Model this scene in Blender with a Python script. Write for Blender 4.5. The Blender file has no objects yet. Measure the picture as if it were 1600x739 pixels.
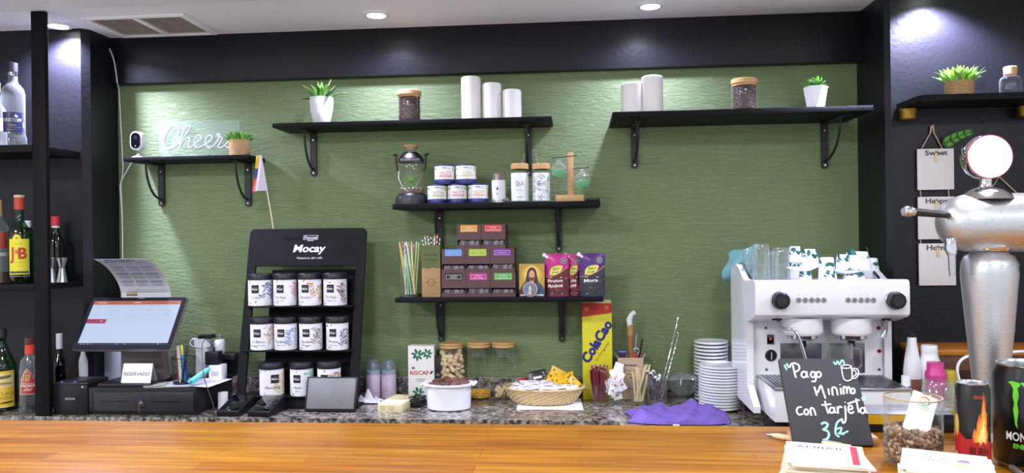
import bpy, bmesh, math, random
from mathutils import Vector, Matrix, geometry
random.seed(7)
SC = bpy.context.scene
COL = SC.collection
PI = math.pi
# ------------------------------------------------------------------ camera, world, lights, exposure
F = 1200.0; YAW = .085; ROLL = .0125; EYE = 1.475
_f = Vector((-math.sin(YAW), math.cos(YAW), 0)); _r = Vector((math.cos(YAW), math.sin(YAW), 0)); _u = Vector((0, 0, 1))
_X = math.cos(ROLL)*_r - math.sin(ROLL)*_u; _Y = math.sin(ROLL)*_r + math.cos(ROLL)*_u
cam_d = bpy.data.cameras.new('camera'); cam_d.sensor_width = 36; cam_d.lens = 36*F/1600; cam_d.clip_start = .05
cam = bpy.data.objects.new('camera', cam_d); COL.objects.link(cam)
cam.matrix_world = Matrix(((_X.x, _Y.x, -_f.x, 0), (_X.y, _Y.y, -_f.y, 0), (_X.z, _Y.z, -_f.z, EYE), (0, 0, 0, 1)))
SC.camera = cam
cam_d.dof.use_dof = True; cam_d.dof.focus_distance = 2.85; cam_d.dof.aperture_fstop = 16
SC.view_settings.view_transform = 'Standard'; SC.view_settings.look = 'None'
SC.view_settings.gamma = 1; SC.view_settings.use_curve_mapping = False
SC.view_settings.exposure = 0.0
try:
    SC.cycles.transparent_max_bounces = 32; SC.cycles.max_bounces = 8
    SC.cycles.sample_clamp_indirect = 6
except Exception: pass

WORLD = 1.12; SPOT = 36; ROOM = 13
W = bpy.data.worlds.new('room_light'); SC.world = W; W.use_nodes = True
W.node_tree.nodes['Background'].inputs[0].default_value = (.95, .985, 1.08, 1)
W.node_tree.nodes['Background'].inputs[1].default_value = WORLD

CEIL = 2.325; WALL = 3.10; ZC = .837; ZB = 1.135       # heights: ceiling, back counter, bar top
def add_light(name, kind, loc, energy, col=(1, 1, 1), size=.06, rot=(0, 0, 0), parent=None, spot=None):
    d = bpy.data.lights.new(name, kind); d.energy = energy; d.color = col
    if kind == 'AREA': d.size = size; d.shape = 'DISK'
    else: d.shadow_soft_size = size
    if spot: d.spot_size, d.spot_blend = spot
    o = bpy.data.objects.new(name, d); COL.objects.link(o); o.location = loc; o.rotation_euler = rot
    if parent: o.parent = parent
    return o
for x, k_ in ((-2.2, 1.6), (-.8, 1.15), (.7, .8), (2.0, .7)):            # unseen ceiling lamps added over bar and customers, weighted to brighten the fronts
    add_light('fill_lamp', 'AREA', (x, 1.3, CEIL-.03), ROOM*1.25*k_, (.95, .985, 1.08), .3)
    add_light('fill_lamp', 'AREA', (x, -.2, CEIL-.03), ROOM*1.4*k_, (.95, .985, 1.08), .3)

# ------------------------------------------------------------------ pixel -> point in the room
def ray(px, py): return _f + (px-800)/F*_X + (369.5-py)/F*_Y
def P(px, py, Y):
    d = ray(px, py); t = Y/d.y
    return Vector((d.x*t, Y, EYE+d.z*t))
def Zp(px, py, z):
    d = ray(px, py); t = (z-EYE)/d.z
    return Vector((d.x*t, d.y*t, z))
def C(px, Y, dz=0): return Vector((P(px, 630, Y).x, Y, ZC+dz))
def B(px, Y, dz=0): return Vector((P(px, 700, Y).x, Y, ZB+dz))
def s(n, Y): return n*Y/F
def sr(n, Y, px):                       # radius of a round thing that shows n pixels wide either side of its axis
    u = (px-800)/F; return n*Y/ray(px, 450).y/F/math.sqrt(1+u*u)

# ------------------------------------------------------------------ materials
MATS = {}
def lin(c): return tuple(((v/12.92) if v <= .04045 else ((v+.055)/1.055)**2.4) for v in c)
def rgb(h):
    h = h.lstrip('#'); return lin(tuple(int(h[i:i+2], 16)/255 for i in (0, 2, 4)))
def nd(t, kind, **kw):
    n = t.nodes.new(kind)
    for k, v in kw.items():
        if hasattr(n, k): setattr(n, k, v)
    return n
def mat(name, h, rough=.5, metal=0., var=.06, scale=25, bump=0., bscale=90, stretch=(1, 1, 1), emit=0., coat=0., spec=.5, trans=0.):
    m = bpy.data.materials.new(name); m.use_nodes = True; t = m.node_tree
    b = t.nodes['Principled BSDF']; c = rgb(h)
    b.inputs['Roughness'].default_value = rough; b.inputs['Metallic'].default_value = metal
    b.inputs['Coat Weight'].default_value = coat; b.inputs['Specular IOR Level'].default_value = spec
    tc = nd(t, 'ShaderNodeTexCoord'); mp = nd(t, 'ShaderNodeMapping'); mp.inputs['Scale'].default_value = stretch
    t.links.new(tc.outputs['Object'], mp.inputs[0])
    n = nd(t, 'ShaderNodeTexNoise'); n.inputs['Scale'].default_value = scale; n.inputs['Detail'].default_value = 4
    t.links.new(mp.outputs[0], n.inputs['Vector'])
    mx = nd(t, 'ShaderNodeMix', data_type='RGBA')
    mx.inputs[6].default_value = tuple(max(0, v*(1-var)) for v in c)+(1,); mx.inputs[7].default_value = tuple(min(1, v*(1+var)) for v in c)+(1,)
    t.links.new(n.outputs['Fac'], mx.inputs[0]); t.links.new(mx.outputs[2], b.inputs['Base Color'])
    if bump:
        n2 = nd(t, 'ShaderNodeTexNoise'); n2.inputs['Scale'].default_value = bscale; n2.inputs['Detail'].default_value = 5
        t.links.new(mp.outputs[0], n2.inputs['Vector'])
        bp = nd(t, 'ShaderNodeBump'); bp.inputs['Strength'].default_value = min(1, bump); bp.inputs['Distance'].default_value = .004
        t.links.new(n2.outputs['Fac'], bp.inputs['Height']); t.links.new(bp.outputs[0], b.inputs['Normal'])
    if emit:
        t.links.new(mx.outputs[2], b.inputs['Emission Color']); b.inputs['Emission Strength'].default_value = emit
    MATS[name] = m
    return m
def glassmat(name, tint=(1, 1, 1), refl=1.0, rough=.02, haze=0., hz='#ffffff', rim=.22):
    m = bpy.data.materials.new(name); m.use_nodes = True; t = m.node_tree
    t.nodes.remove(t.nodes['Principled BSDF']); out = t.nodes['Material Output']
    tr = nd(t, 'ShaderNodeBsdfTransparent'); tr.inputs[0].default_value = tuple(tint)+(1,)
    gl = nd(t, 'ShaderNodeBsdfGlossy'); gl.inputs['Roughness'].default_value = rough
    fr = nd(t, 'ShaderNodeLayerWeight'); fr.inputs[0].default_value = .5
    pw = nd(t, 'ShaderNodeMath', operation='POWER'); pw.inputs[1].default_value = 4; t.links.new(fr.outputs['Facing'], pw.inputs[0])
    mm = nd(t, 'ShaderNodeMath', operation='MULTIPLY_ADD', use_clamp=True); mm.inputs[1].default_value = .6*refl; mm.inputs[2].default_value = .045*refl
    t.links.new(pw.outputs[0], mm.inputs[0])
    mx = nd(t, 'ShaderNodeMixShader'); t.links.new(mm.outputs[0], mx.inputs[0])
    a = tr
    if haze:
        df = nd(t, 'ShaderNodeBsdfDiffuse'); df.inputs[0].default_value = rgb(hz)+(1,)
        m2 = nd(t, 'ShaderNodeMixShader'); m2.inputs[0].default_value = haze
        t.links.new(tr.outputs[0], m2.inputs[1]); t.links.new(df.outputs[0], m2.inputs[2]); a = m2
    if rim:  # pale diffuse edge painted in for the bright outline of glass
        dr = nd(t, 'ShaderNodeBsdfDiffuse'); dr.inputs[0].default_value = tuple(.9*v for v in tint)+(1,)
        p3 = nd(t, 'ShaderNodeMath', operation='POWER'); p3.inputs[1].default_value = 3; t.links.new(fr.outputs['Facing'], p3.inputs[0])
        m3 = nd(t, 'ShaderNodeMath', operation='MULTIPLY'); m3.inputs[1].default_value = rim; t.links.new(p3.outputs[0], m3.inputs[0])
        m4 = nd(t, 'ShaderNodeMixShader'); t.links.new(m3.outputs[0], m4.inputs[0]); t.links.new(a.outputs[0], m4.inputs[1]); t.links.new(dr.outputs[0], m4.inputs[2]); a = m4
    t.links.new(a.outputs[0], mx.inputs[1]); t.links.new(gl.outputs[0], mx.inputs[2]); t.links.new(mx.outputs[0], out.inputs[0])
    MATS[name] = m
def K(h, rough=.55, **kw):
    """plain coloured stock (card, print, plastic), one material per colour"""
    n = 'stock_%s_%d' % (h.lstrip('#'), int(rough*100))
    if n not in MATS: mat(n, h, rough, var=.04, **kw)
    return n

mat('black_paint', '#15151b', .42, spec=.3, var=.12, scale=14, bump=.25, bscale=60)
mat('black_board', '#0d0d10', .5, spec=.14, var=.15, scale=20, stretch=(1, 8, 8), bump=.3, bscale=120)
mat('black_iron', '#141416', .5, var=.2, scale=40, bump=.3, bscale=150)
mat('black_plastic', '#17171b', .38, spec=.35, var=.1)
mat('charcoal_plastic', '#222227', .4, var=.1)
mat('white_paint', '#f3f3f3', .75, var=.02, scale=6)
mat('white_enamel', '#eeeef0', .22, var=.015, scale=5, coat=.4)
mat('white_plastic', '#eceef2', .35, var=.02)
mat('white_china', '#eceef1', .15, var=.02, coat=.5)
mat('white_card', '#eeedeb', .7, var=.03)
mat('white_candle', '#f1f0ee', .5, var=.02)
mat('chrome', '#d0d2d6', .12, 1., var=.03)
mat('steel', '#b9bcc0', .28, 1., var=.08, stretch=(1, 1, 12))
mat('dark_steel', '#77767a', .35, 1., var=.1)
mat('brass', '#8a6a2a', .4, 1., var=.15)
mat('cork', '#b58a5c', .8, var=.25, scale=90, bump=.3)
mat('bamboo', '#c9a06a', .5, var=.15, scale=18, stretch=(1, 1, 14))
mat('pale_wood', '#c4976a', .55, var=.22, scale=16, stretch=(1, 3, 12))
mat('stick_wood', '#e0c89c', .7, var=.18, scale=30, stretch=(6, 6, 1))
mat('wicker', '#d9bf8e', .75, var=.25, scale=60, bump=.8, bscale=150, stretch=(1, 1, 3))
mat('seagrass', '#b99a6a', .85, var=.35, scale=60, bump=.8, bscale=120, stretch=(1, 1, 4))
mat('coffee_beans', '#3a2620', .5, var=.4, scale=60)
mat('leaf_green', '#6fae3a', .5, var=.3, scale=30)
mat('leaf_fresh', '#9fd46a', .5, var=.25, scale=30)
mat('leaf_dark', '#2f6b35', .5, var=.3, scale=30)
mat('peanut_shell', '#e0c9a2', .85, var=.22, scale=60, bump=.8, bscale=120)
mat('corn', '#d9a53a', .6, var=.25, scale=80)
mat('raisin', '#6e5240', .6, var=.55, scale=45)
mat('chocolate', '#5a3a2c', .5, var=.25, scale=50)
mat('purple_cloth', '#7860b4', .95, var=.14, scale=40, bump=.9, bscale=260)
mat('teal_cloth', '#7fb4bd', .95, var=.1, scale=40, bump=.6, bscale=200)
mat('kraft', '#b08d62', .8, var=.08, scale=40)
mat('brown_card', '#5b3f40', .6, var=.06)
mat('chalk_slate', '#36373b', .8, var=.14, scale=9)
mat('chalk_white', '#e6e6ea', .9, var=.06); mat('chalk_mint', '#a4e0dc', .9, var=.06)
mat('neon_tube_white', '#cdd0e4', .7, var=.02)
mat('paper', '#e8e8ea', .8, var=.03)
mat('sugar_paper', '#efeff0', .7, var=.05, scale=60, bump=.4, bscale=60)
mat('stone_pot', '#dedfe4', .75, var=.06, scale=12, bump=.6, bscale=40)
mat('rope', '#b9a684', .9, var=.2, scale=90)
mat('orange_wood', '#b5701f', .35, var=.25, scale=9, stretch=(1, 6, 8))
mat('brown_wood', '#5b341c', .45, var=.25, scale=9, stretch=(1, 6, 8))
mat('lamp_glow', '#ffffff', .4, emit=22, var=0)
mat('medallion_glow', '#fff7fb', .4, emit=5, var=0)
mat('led_blue', '#4a60ff', .4, emit=6, var=0); mat('led_red', '#ff3020', .4, emit=3, var=0)
mat('screen_light', '#c3d3f0', .3, emit=.27, var=.02, scale=3)
mat('screen_line', '#9aa2bd', .3, emit=.3, var=0)
mat('screen_orange', '#b5654c', .3, emit=.25, var=0); mat('screen_red', '#a12c50', .3, emit=.25, var=0)
mat('screen_navy', '#22223c', .25, emit=.3, var=0); mat('screen_white', '#f2f2f6', .3, emit=.8, var=0)
mat('glossy_black', '#08080b', .08, var=0, coat=.6)
mat('dusty_glass', '#6f7072', .42, var=.18, scale=30)
mat('brushed_tap', '#c4c6c9', .40, 1., var=.05, scale=12, bump=.12, bscale=420)
glassmat('glass', (.97, .985, .975), 1.0)
glassmat('glass_thick', (.90, .93, .925), 1.5, haze=.05, hz='#e8f0f0', rim=.4)
glassmat('glass_tint', (.80, .86, .83), 1.1, haze=.04, hz='#d0e0d8')
glassmat('glass_green', (.12, .42, .2), 1.4, rim=.05)
glassmat('glass_dark', (.10, .05, .035), 1.2, rim=.05)
glassmat('acrylic', (.93, .96, .96), .0, haze=.07, hz='#dff0e8', rim=0)
glassmat('frosted_cap', (.75, .82, .86), 1., rough=.2, haze=.16, hz='#b9c8d2')
glassmat('cellophane', (.8, .8, .8), 1.6, rough=.12, haze=.15, hz='#d8d8dc')
glassmat('spirit_clear', (.93, .95, .96), .4)
glassmat('spirit_amber', (.55, .22, .05), .5, haze=.15, hz='#8a4a18')
glassmat('water_mint', (.62, .92, .72), .6, haze=.28, hz='#9be6b0', rim=.1)
glassmat('flask_glass', (.95, .985, .965), 1.8, haze=.04, hz='#ffffff', rim=.75)
glassmat('smoke_lid', (.22, .22, .25), 1., rough=.1)

for n_ in ('screen_light', 'screen_line', 'screen_orange', 'screen_red', 'screen_navy', 'screen_white'):     # a lit screen: its colour is its own light
    b_ = MATS[n_].node_tree.nodes['Principled BSDF']; MATS[n_].node_tree.links.remove(b_.inputs['Base Color'].links[0])
    b_.inputs['Base Color'].default_value = (.012, .012, .015, 1); b_.inputs['Emission Strength'].default_value = .92
def wall_mat():
    m = mat('green_wall', '#788b5f', .62, var=.05, scale=5); t = m.node_tree; b = t.nodes['Principled BSDF']
    tc = nd(t, 'ShaderNodeTexCoord'); mp = nd(t, 'ShaderNodeMapping'); mp.inputs['Scale'].default_value = (1, 1, 3.6)
    t.links.new(tc.outputs['Object'], mp.inputs[0])
    n1 = nd(t, 'ShaderNodeTexNoise'); n1.inputs['Scale'].default_value = 17; n1.inputs['Detail'].default_value = 6; n1.inputs['Roughness'].default_value = .62
    n1.inputs['Distortion'].default_value = .6
    v = nd(t, 'ShaderNodeTexVoronoi', feature='DISTANCE_TO_EDGE'); v.inputs['Scale'].default_value = 19
    t.links.new(mp.outputs[0], n1.inputs['Vector'])
    ad = nd(t, 'ShaderNodeMix', data_type='VECTOR'); ad.inputs[0].default_value = .12
    t.links.new(mp.outputs[0], ad.inputs[4]); t.links.new(n1.outputs['Color'], ad.inputs[5]); t.links.new(ad.outputs[1], v.inputs['Vector'])
    mn = nd(t, 'ShaderNodeMath', operation='MINIMUM'); mn.inputs[1].default_value = .22; t.links.new(v.outputs[0], mn.inputs[0])
    ma = nd(t, 'ShaderNodeMath', operation='MULTIPLY_ADD'); ma.inputs[1].default_value = .9
    t.links.new(mn.outputs[0], ma.inputs[0]); t.links.new(n1.outputs['Fac'], ma.inputs[2])
    bp = nd(t, 'ShaderNodeBump'); bp.inputs['Strength'].default_value = .55; bp.inputs['Distance'].default_value = .012
    t.links.new(ma.outputs[0], bp.inputs['Height']); t.links.new(bp.outputs[0], b.inputs['Normal'])
wall_mat()
def granite_mat():
    m = mat('granite', '#6a625a', .16, var=0, coat=.3); t = m.node_tree; b = t.nodes['Principled BSDF']
    tc = nd(t, 'ShaderNodeTexCoord')
    n = nd(t, 'ShaderNodeTexNoise'); n.inputs['Scale'].default_value = 58; n.inputs['Detail'].default_value = 6; n.inputs['Roughness'].default_value = .7
    v = nd(t, 'ShaderNodeTexVoronoi'); v.inputs['Scale'].default_value = 75
    t.links.new(tc.outputs['Object'], n.inputs['Vector']); t.links.new(tc.outputs['Object'], v.inputs['Vector'])
    r = nd(t, 'ShaderNodeValToRGB'); e = r.color_ramp.elements
    e[0].position = .36; e[0].color = rgb('#201f20')+(1,); e[1].position = .72; e[1].color = rgb('#cfc6b4')+(1,)
    for p, c in ((.45, '#524e49'), (.52, '#857d72'), (.6, '#a89d8a')):
        q = e.new(p); q.color = rgb(c)+(1,)
    t.links.new(n.outputs['Fac'], r.inputs[0])
    mx = nd(t, 'ShaderNodeMix', data_type='RGBA', blend_type='MULTIPLY'); mx.inputs[0].default_value = .2
    t.links.new(r.outputs[0], mx.inputs[6]); t.links.new(v.outputs['Color'], mx.inputs[7]); 
    hs = nd(t, 'ShaderNodeHueSaturation'); hs.inputs['Saturation'].default_value = .9; hs.inputs['Value'].default_value = 1.0
    t.links.new(mx.outputs[2], hs.inputs['Color']); t.links.new(hs.outputs[0], b.inputs['Base Color'])
granite_mat()
def bar_mat():
    m = mat('bar_wood', '#b5722a', .3, var=0, coat=.14, spec=.2); t = m.node_tree; b = t.nodes['Principled BSDF']
    b.inputs['Coat Roughness'].default_value = .18
    tc = nd(t, 'ShaderNodeTexCoord'); mp = nd(t, 'ShaderNodeMapping'); mp.inputs['Scale'].default_value = (1, 1, 1)
    t.links.new(tc.outputs['Object'], mp.inputs[0])
    br = nd(t, 'ShaderNodeTexBrick'); br.offset = .37; br.inputs['Scale'].default_value = 1
    br.inputs['Brick Width'].default_value = .42; br.inputs['Row Height'].default_value = .042; br.inputs['Mortar Size'].default_value = .0006
    br.inputs['Color1'].default_value = rgb('#ae7820')+(1,); br.inputs['Color2'].default_value = rgb('#995f15')+(1,); br.inputs['Mortar'].default_value = rgb('#824c15')+(1,)
    t.links.new(mp.outputs[0], br.inputs['Vector'])
    m2 = nd(t, 'ShaderNodeMapping'); m2.inputs['Scale'].default_value = (1.6, 30, 30); t.links.new(tc.outputs['Object'], m2.inputs[0])
    n = nd(t, 'ShaderNodeTexNoise'); n.inputs['Scale'].default_value = 3; n.inputs['Detail'].default_value = 6; t.links.new(m2.outputs[0], n.inputs['Vector'])
    r = nd(t, 'ShaderNodeValToRGB'); r.color_ramp.elements[0].position = .38; r.color_ramp.elements[0].color = (.72, .63, .50, 1)
    r.color_ramp.elements[1].position = .64; r.color_ramp.elements[1].color = (1.16, 1.13, .95, 1)
    t.links.new(n.outputs['Fac'], r.inputs[0])
    mx = nd(t, 'ShaderNodeMix', data_type='RGBA', blend_type='MULTIPLY'); mx.inputs[0].default_value = 1.0
    t.links.new(br.outputs[0], mx.inputs[6]); t.links.new(r.outputs[0], mx.inputs[7]); t.links.new(mx.outputs[2], b.inputs['Base Color'])
bar_mat()

# ------------------------------------------------------------------ mesh builder
def T(x=0, y=0, z=0): return Matrix.Translation((x, y, z))
def RX(a): return Matrix.Rotation(a, 4, 'X')
def RY(a): return Matrix.Rotation(a, 4, 'Y')
def RZ(a): return Matrix.Rotation(a, 4, 'Z')
class G:
    """collects shapes and links them as ONE mesh object"""
    def __init__(q): q.v = []; q.f = []; q.m = []; q.names = []
    def mi(q, n):
        if n not in q.names: q.names.append(n)
        return q.names.index(n)
    def add(q, vs, fs, m, M=None):
        o = len(q.v); k = q.mi(m)
        for v in vs:
            v = Vector(v); q.v.append(M @ v if M else v)
        for f in fs: q.f.append(tuple(i+o for i in f)); q.m.append(k)
        return q
    def box(q, x0, x1, y0, y1, z0, z1, m, bev=0., M=None, seg=2):
        bm = bmesh.new(); bmesh.ops.create_cube(bm, size=1)
        for v in bm.verts: v.co = Vector((x0+(v.co.x+.5)*(x1-x0), y0+(v.co.y+.5)*(y1-y0), z0+(v.co.z+.5)*(z1-z0)))
        if bev: bmesh.ops.bevel(bm, geom=bm.edges[:], offset=bev, segments=seg, affect='EDGES', profile=.5)
        bm.verts.index_update()
        q.add([v.co.copy() for v in bm.verts], [[v.index for v in f.verts] for f in bm.faces], m, M); bm.free()
        return q
    def lathe(q, prof, m, seg=32, M=None, sx=1., sy=1., a0=0.):
        vs = []; fs = []; rings = []
        for r, z in prof:
            if abs(r) < 1e-7: rings.append([len(vs)]); vs.append((0, 0, z))
            else:
                rings.append(list(range(len(vs), len(vs)+seg)))
                vs += [(sx*r*math.cos(a0+2*PI*i/seg), sy*r*math.sin(a0+2*PI*i/seg), z) for i in range(seg)]
        for a, b in zip(rings, rings[1:]):
            for i in range(seg):
                j = (i+1) % seg
                if len(a) == 1 and len(b) == 1: continue
                if len(a) == 1: fs.append((a[0], b[j], b[i]))
                elif len(b) == 1: fs.append((a[i], a[j], b[0]))
                else: fs.append((a[i], a[j], b[j], b[i]))
        return q.add(vs, fs, m, M)
    def cyl(q, r, z0, z1, m, seg=28, M=None, bev=.0, r1=None):
        r1 = r if r1 is None else r1; b = bev
        pr = [(0, z0), (r-b, z0), (r, z0+b), (r1, z1-b), (r1-b, z1), (0, z1)] if b else [(0, z0), (r, z0), (r1, z1), (0, z1)]
        return q.lathe(pr, m, seg, M)
    def ball(q, r, m, M=None, seg=16, n=9, sz=1.):
        return q.lathe([(r*math.sin(PI*i/n), -r*sz*math.cos(PI*i/n)) if 0 < i < n else (0, -r*sz if i == 0 else r*sz) for i in range(n+1)], m, seg, M)
    def tube(q, pts, r, m, seg=8, M=None, flat=1., closed=False):
        pts = [Vector(p) for p in pts]; n = len(pts); vs = []; fs = []
        rr = r if isinstance(r, (list, tuple)) else [r]*n
        up = None
        for i, p in enumerate(pts):
            a = pts[(i-1) % n] if closed else pts[max(i-1, 0)]; b = pts[(i+1) % n] if closed else pts[min(i+1, n-1)]
            d = (b-a); d = d.normalized() if d.length > 1e-9 else Vector((0, 0, 1))
            if up is None:
                up = Vector((0, 0, 1)) if abs(d.z) < .9 else Vector((0, 1, 0))
            x = d.cross(up); x = x.normalized() if x.length > 1e-6 else Vector((1, 0, 0)); y = x.cross(d).normalized(); up = y
            vs += [p + rr[i]*(math.cos(2*PI*k/seg)*x + flat*math.sin(2*PI*k/seg)*y) for k in range(seg)]
        for i in range(n if closed else n-1):
            i2 = (i+1) % n
            for k in range(seg):
                j = (k+1) % seg; fs.append((i*seg+k, i2*seg+k, i2*seg+j, i*seg+j))
        if not closed: fs.append(tuple(range(seg))); fs.append(tuple((n-1)*seg+k for k in reversed(range(seg))))
        return q.add(vs, fs, m, M)
    def prism(q, loops, y0, y1, m, M=None):
        """outline (and holes) in x,z, extruded from y0 (front) to y1"""
        if not isinstance(loops[0][0], (list, tuple, Vector)): loops = [loops]
        flat = [p for l in loops for p in l]; n = len(flat)
        tri = geometry.tessellate_polygon([[Vector((p[0], p[1], 0)) for p in l] for l in loops])
        vs = [(p[0], y0, p[1]) for p in flat]+[(p[0], y1, p[1]) for p in flat]; fs = []
        for a, b, c in tri: fs.append((a, b, c)); fs.append((c+n, b+n, a+n))
        o = 0
        for l in loops:
            k = len(l)
            for i in range(k): fs.append((o+i, o+(i+1) % k, n+o+(i+1) % k, n+o+i))
            o += k
        return q.add(vs, fs, m, M)
    def sheet(q, fn, nu, nv, th, m, M=None):
        """a sheet fn(u,v) with real thickness th"""
        g = [[Vector(fn(i/nu, j/nv)) for j in range(nv+1)] for i in range(nu+1)]; vs = []; fs = []
        N = (nu+1)*(nv+1); bk = []
        for i in range(nu+1):
            for j in range(nv+1):
                du = g[min(i+1, nu)][j]-g[max(i-1, 0)][j]; dv = g[i][min(j+1, nv)]-g[i][max(j-1, 0)]
                nn = du.cross(dv); nn = nn.normalized() if nn.length > 1e-12 else Vector((0, 0, 1))
                vs.append(g[i][j]); bk.append(g[i][j]-nn*th)
        vs += bk; I = lambda i, j: i*(nv+1)+j
        for i in range(nu):
            for j in range(nv):
                a, b, c, d = I(i, j), I(i+1, j), I(i+1, j+1), I(i, j+1); fs.append((a, b, c, d)); fs.append((N+d, N+c, N+b, N+a))
        rim = [I(i, 0) for i in range(nu)]+[I(nu, j) for j in range(nv)]+[I(i, nv) for i in range(nu, 0, -1)]+[I(0, j) for j in range(nv, 0, -1)]
        for a, b in zip(rim, rim[1:]+rim[:1]): fs.append((b, a, N+a, N+b))
        return q.add(vs, fs, m, M)
    def build(q, name, parent=None, loc=None, ang=40, rot=None):
        me = bpy.data.meshes.new(name); me.from_pydata([tuple(v) for v in q.v], [], q.f)
        for n in q.names: me.materials.append(MATS[n])
        me.polygons.foreach_set('material_index', q.m)
        bm = bmesh.new(); bm.from_mesh(me); bmesh.ops.recalc_face_normals(bm, faces=bm.faces[:]); bm.to_mesh(me); bm.free()
        me.polygons.foreach_set('use_smooth', [True]*len(me.polygons)); me.set_sharp_from_angle(angle=math.radians(ang)); me.update()
        o = bpy.data.objects.new(name, me); COL.objects.link(o)
        if parent: o.parent = parent
        if loc is not None: o.location = loc
        if rot: o.rotation_euler = rot
        return o
def tag(o, label=None, cat=None, group=None, kind=None):
    if label: o['label'] = label
    if cat: o['category'] = cat
    if group: o['group'] = group
    if kind: o['kind'] = kind
    return o
def thing(name, label, cat, loc=(0, 0, 0), rz=0, group=None):
    o = bpy.data.objects.new(name, None); COL.objects.link(o); o.empty_display_size = .02
    o.location = loc; o.rotation_euler = (0, 0, rz)
    return tag(o, label, cat, group)
def copy_thing(root, loc, rz, label, group=None):
    r = root.copy(); COL.objects.link(r); r.location = loc; r.rotation_euler = (0, 0, rz); r['label'] = label
    if group: r['group'] = group
    for ch in list(root.children):
        c = ch.copy(); COL.objects.link(c); c.parent = r
        for g in list(ch.children):
            d = g.copy(); COL.objects.link(d); d.parent = c
    return r

# ------------------------------------------------------------------ flat art (print, lettering, label pictures)
_TX = {}
def text_geo(txt, bold=0.):
    k = (txt, bold)
    if k not in _TX:
        cu = bpy.data.curves.new('lettering', 'FONT'); cu.body = txt; cu.resolution_u = 3; cu.offset = bold
        ob = bpy.data.objects.new('lettering', cu); me = bpy.data.meshes.new_from_object(ob)
        vs = [(v.co.x, v.co.y) for v in me.vertices]; fs = [tuple(p.vertices) for p in me.polygons]
        bpy.data.objects.remove(ob); bpy.data.meshes.remove(me); bpy.data.curves.remove(cu)
        _TX[k] = (vs, fs)
    return _TX[k]
def spline(pts, n=5):
    if len(pts) < 3: return list(pts)
    out = []
    for i in range(len(pts)-1):
        p0 = pts[max(i-1, 0)]; p1 = pts[i]; p2 = pts[i+1]; p3 = pts[min(i+2, len(pts)-1)]
        for k in range(n):
            t = k/n
            out.append(tuple(.5*(2*b+(c-a)*t+(2*a-5*b+4*c-d)*t*t+(3*b-a-3*c+d)*t**3) for a, b, c, d in zip(p0, p1, p2, p3)))
    return out+[pts[-1]]
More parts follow.
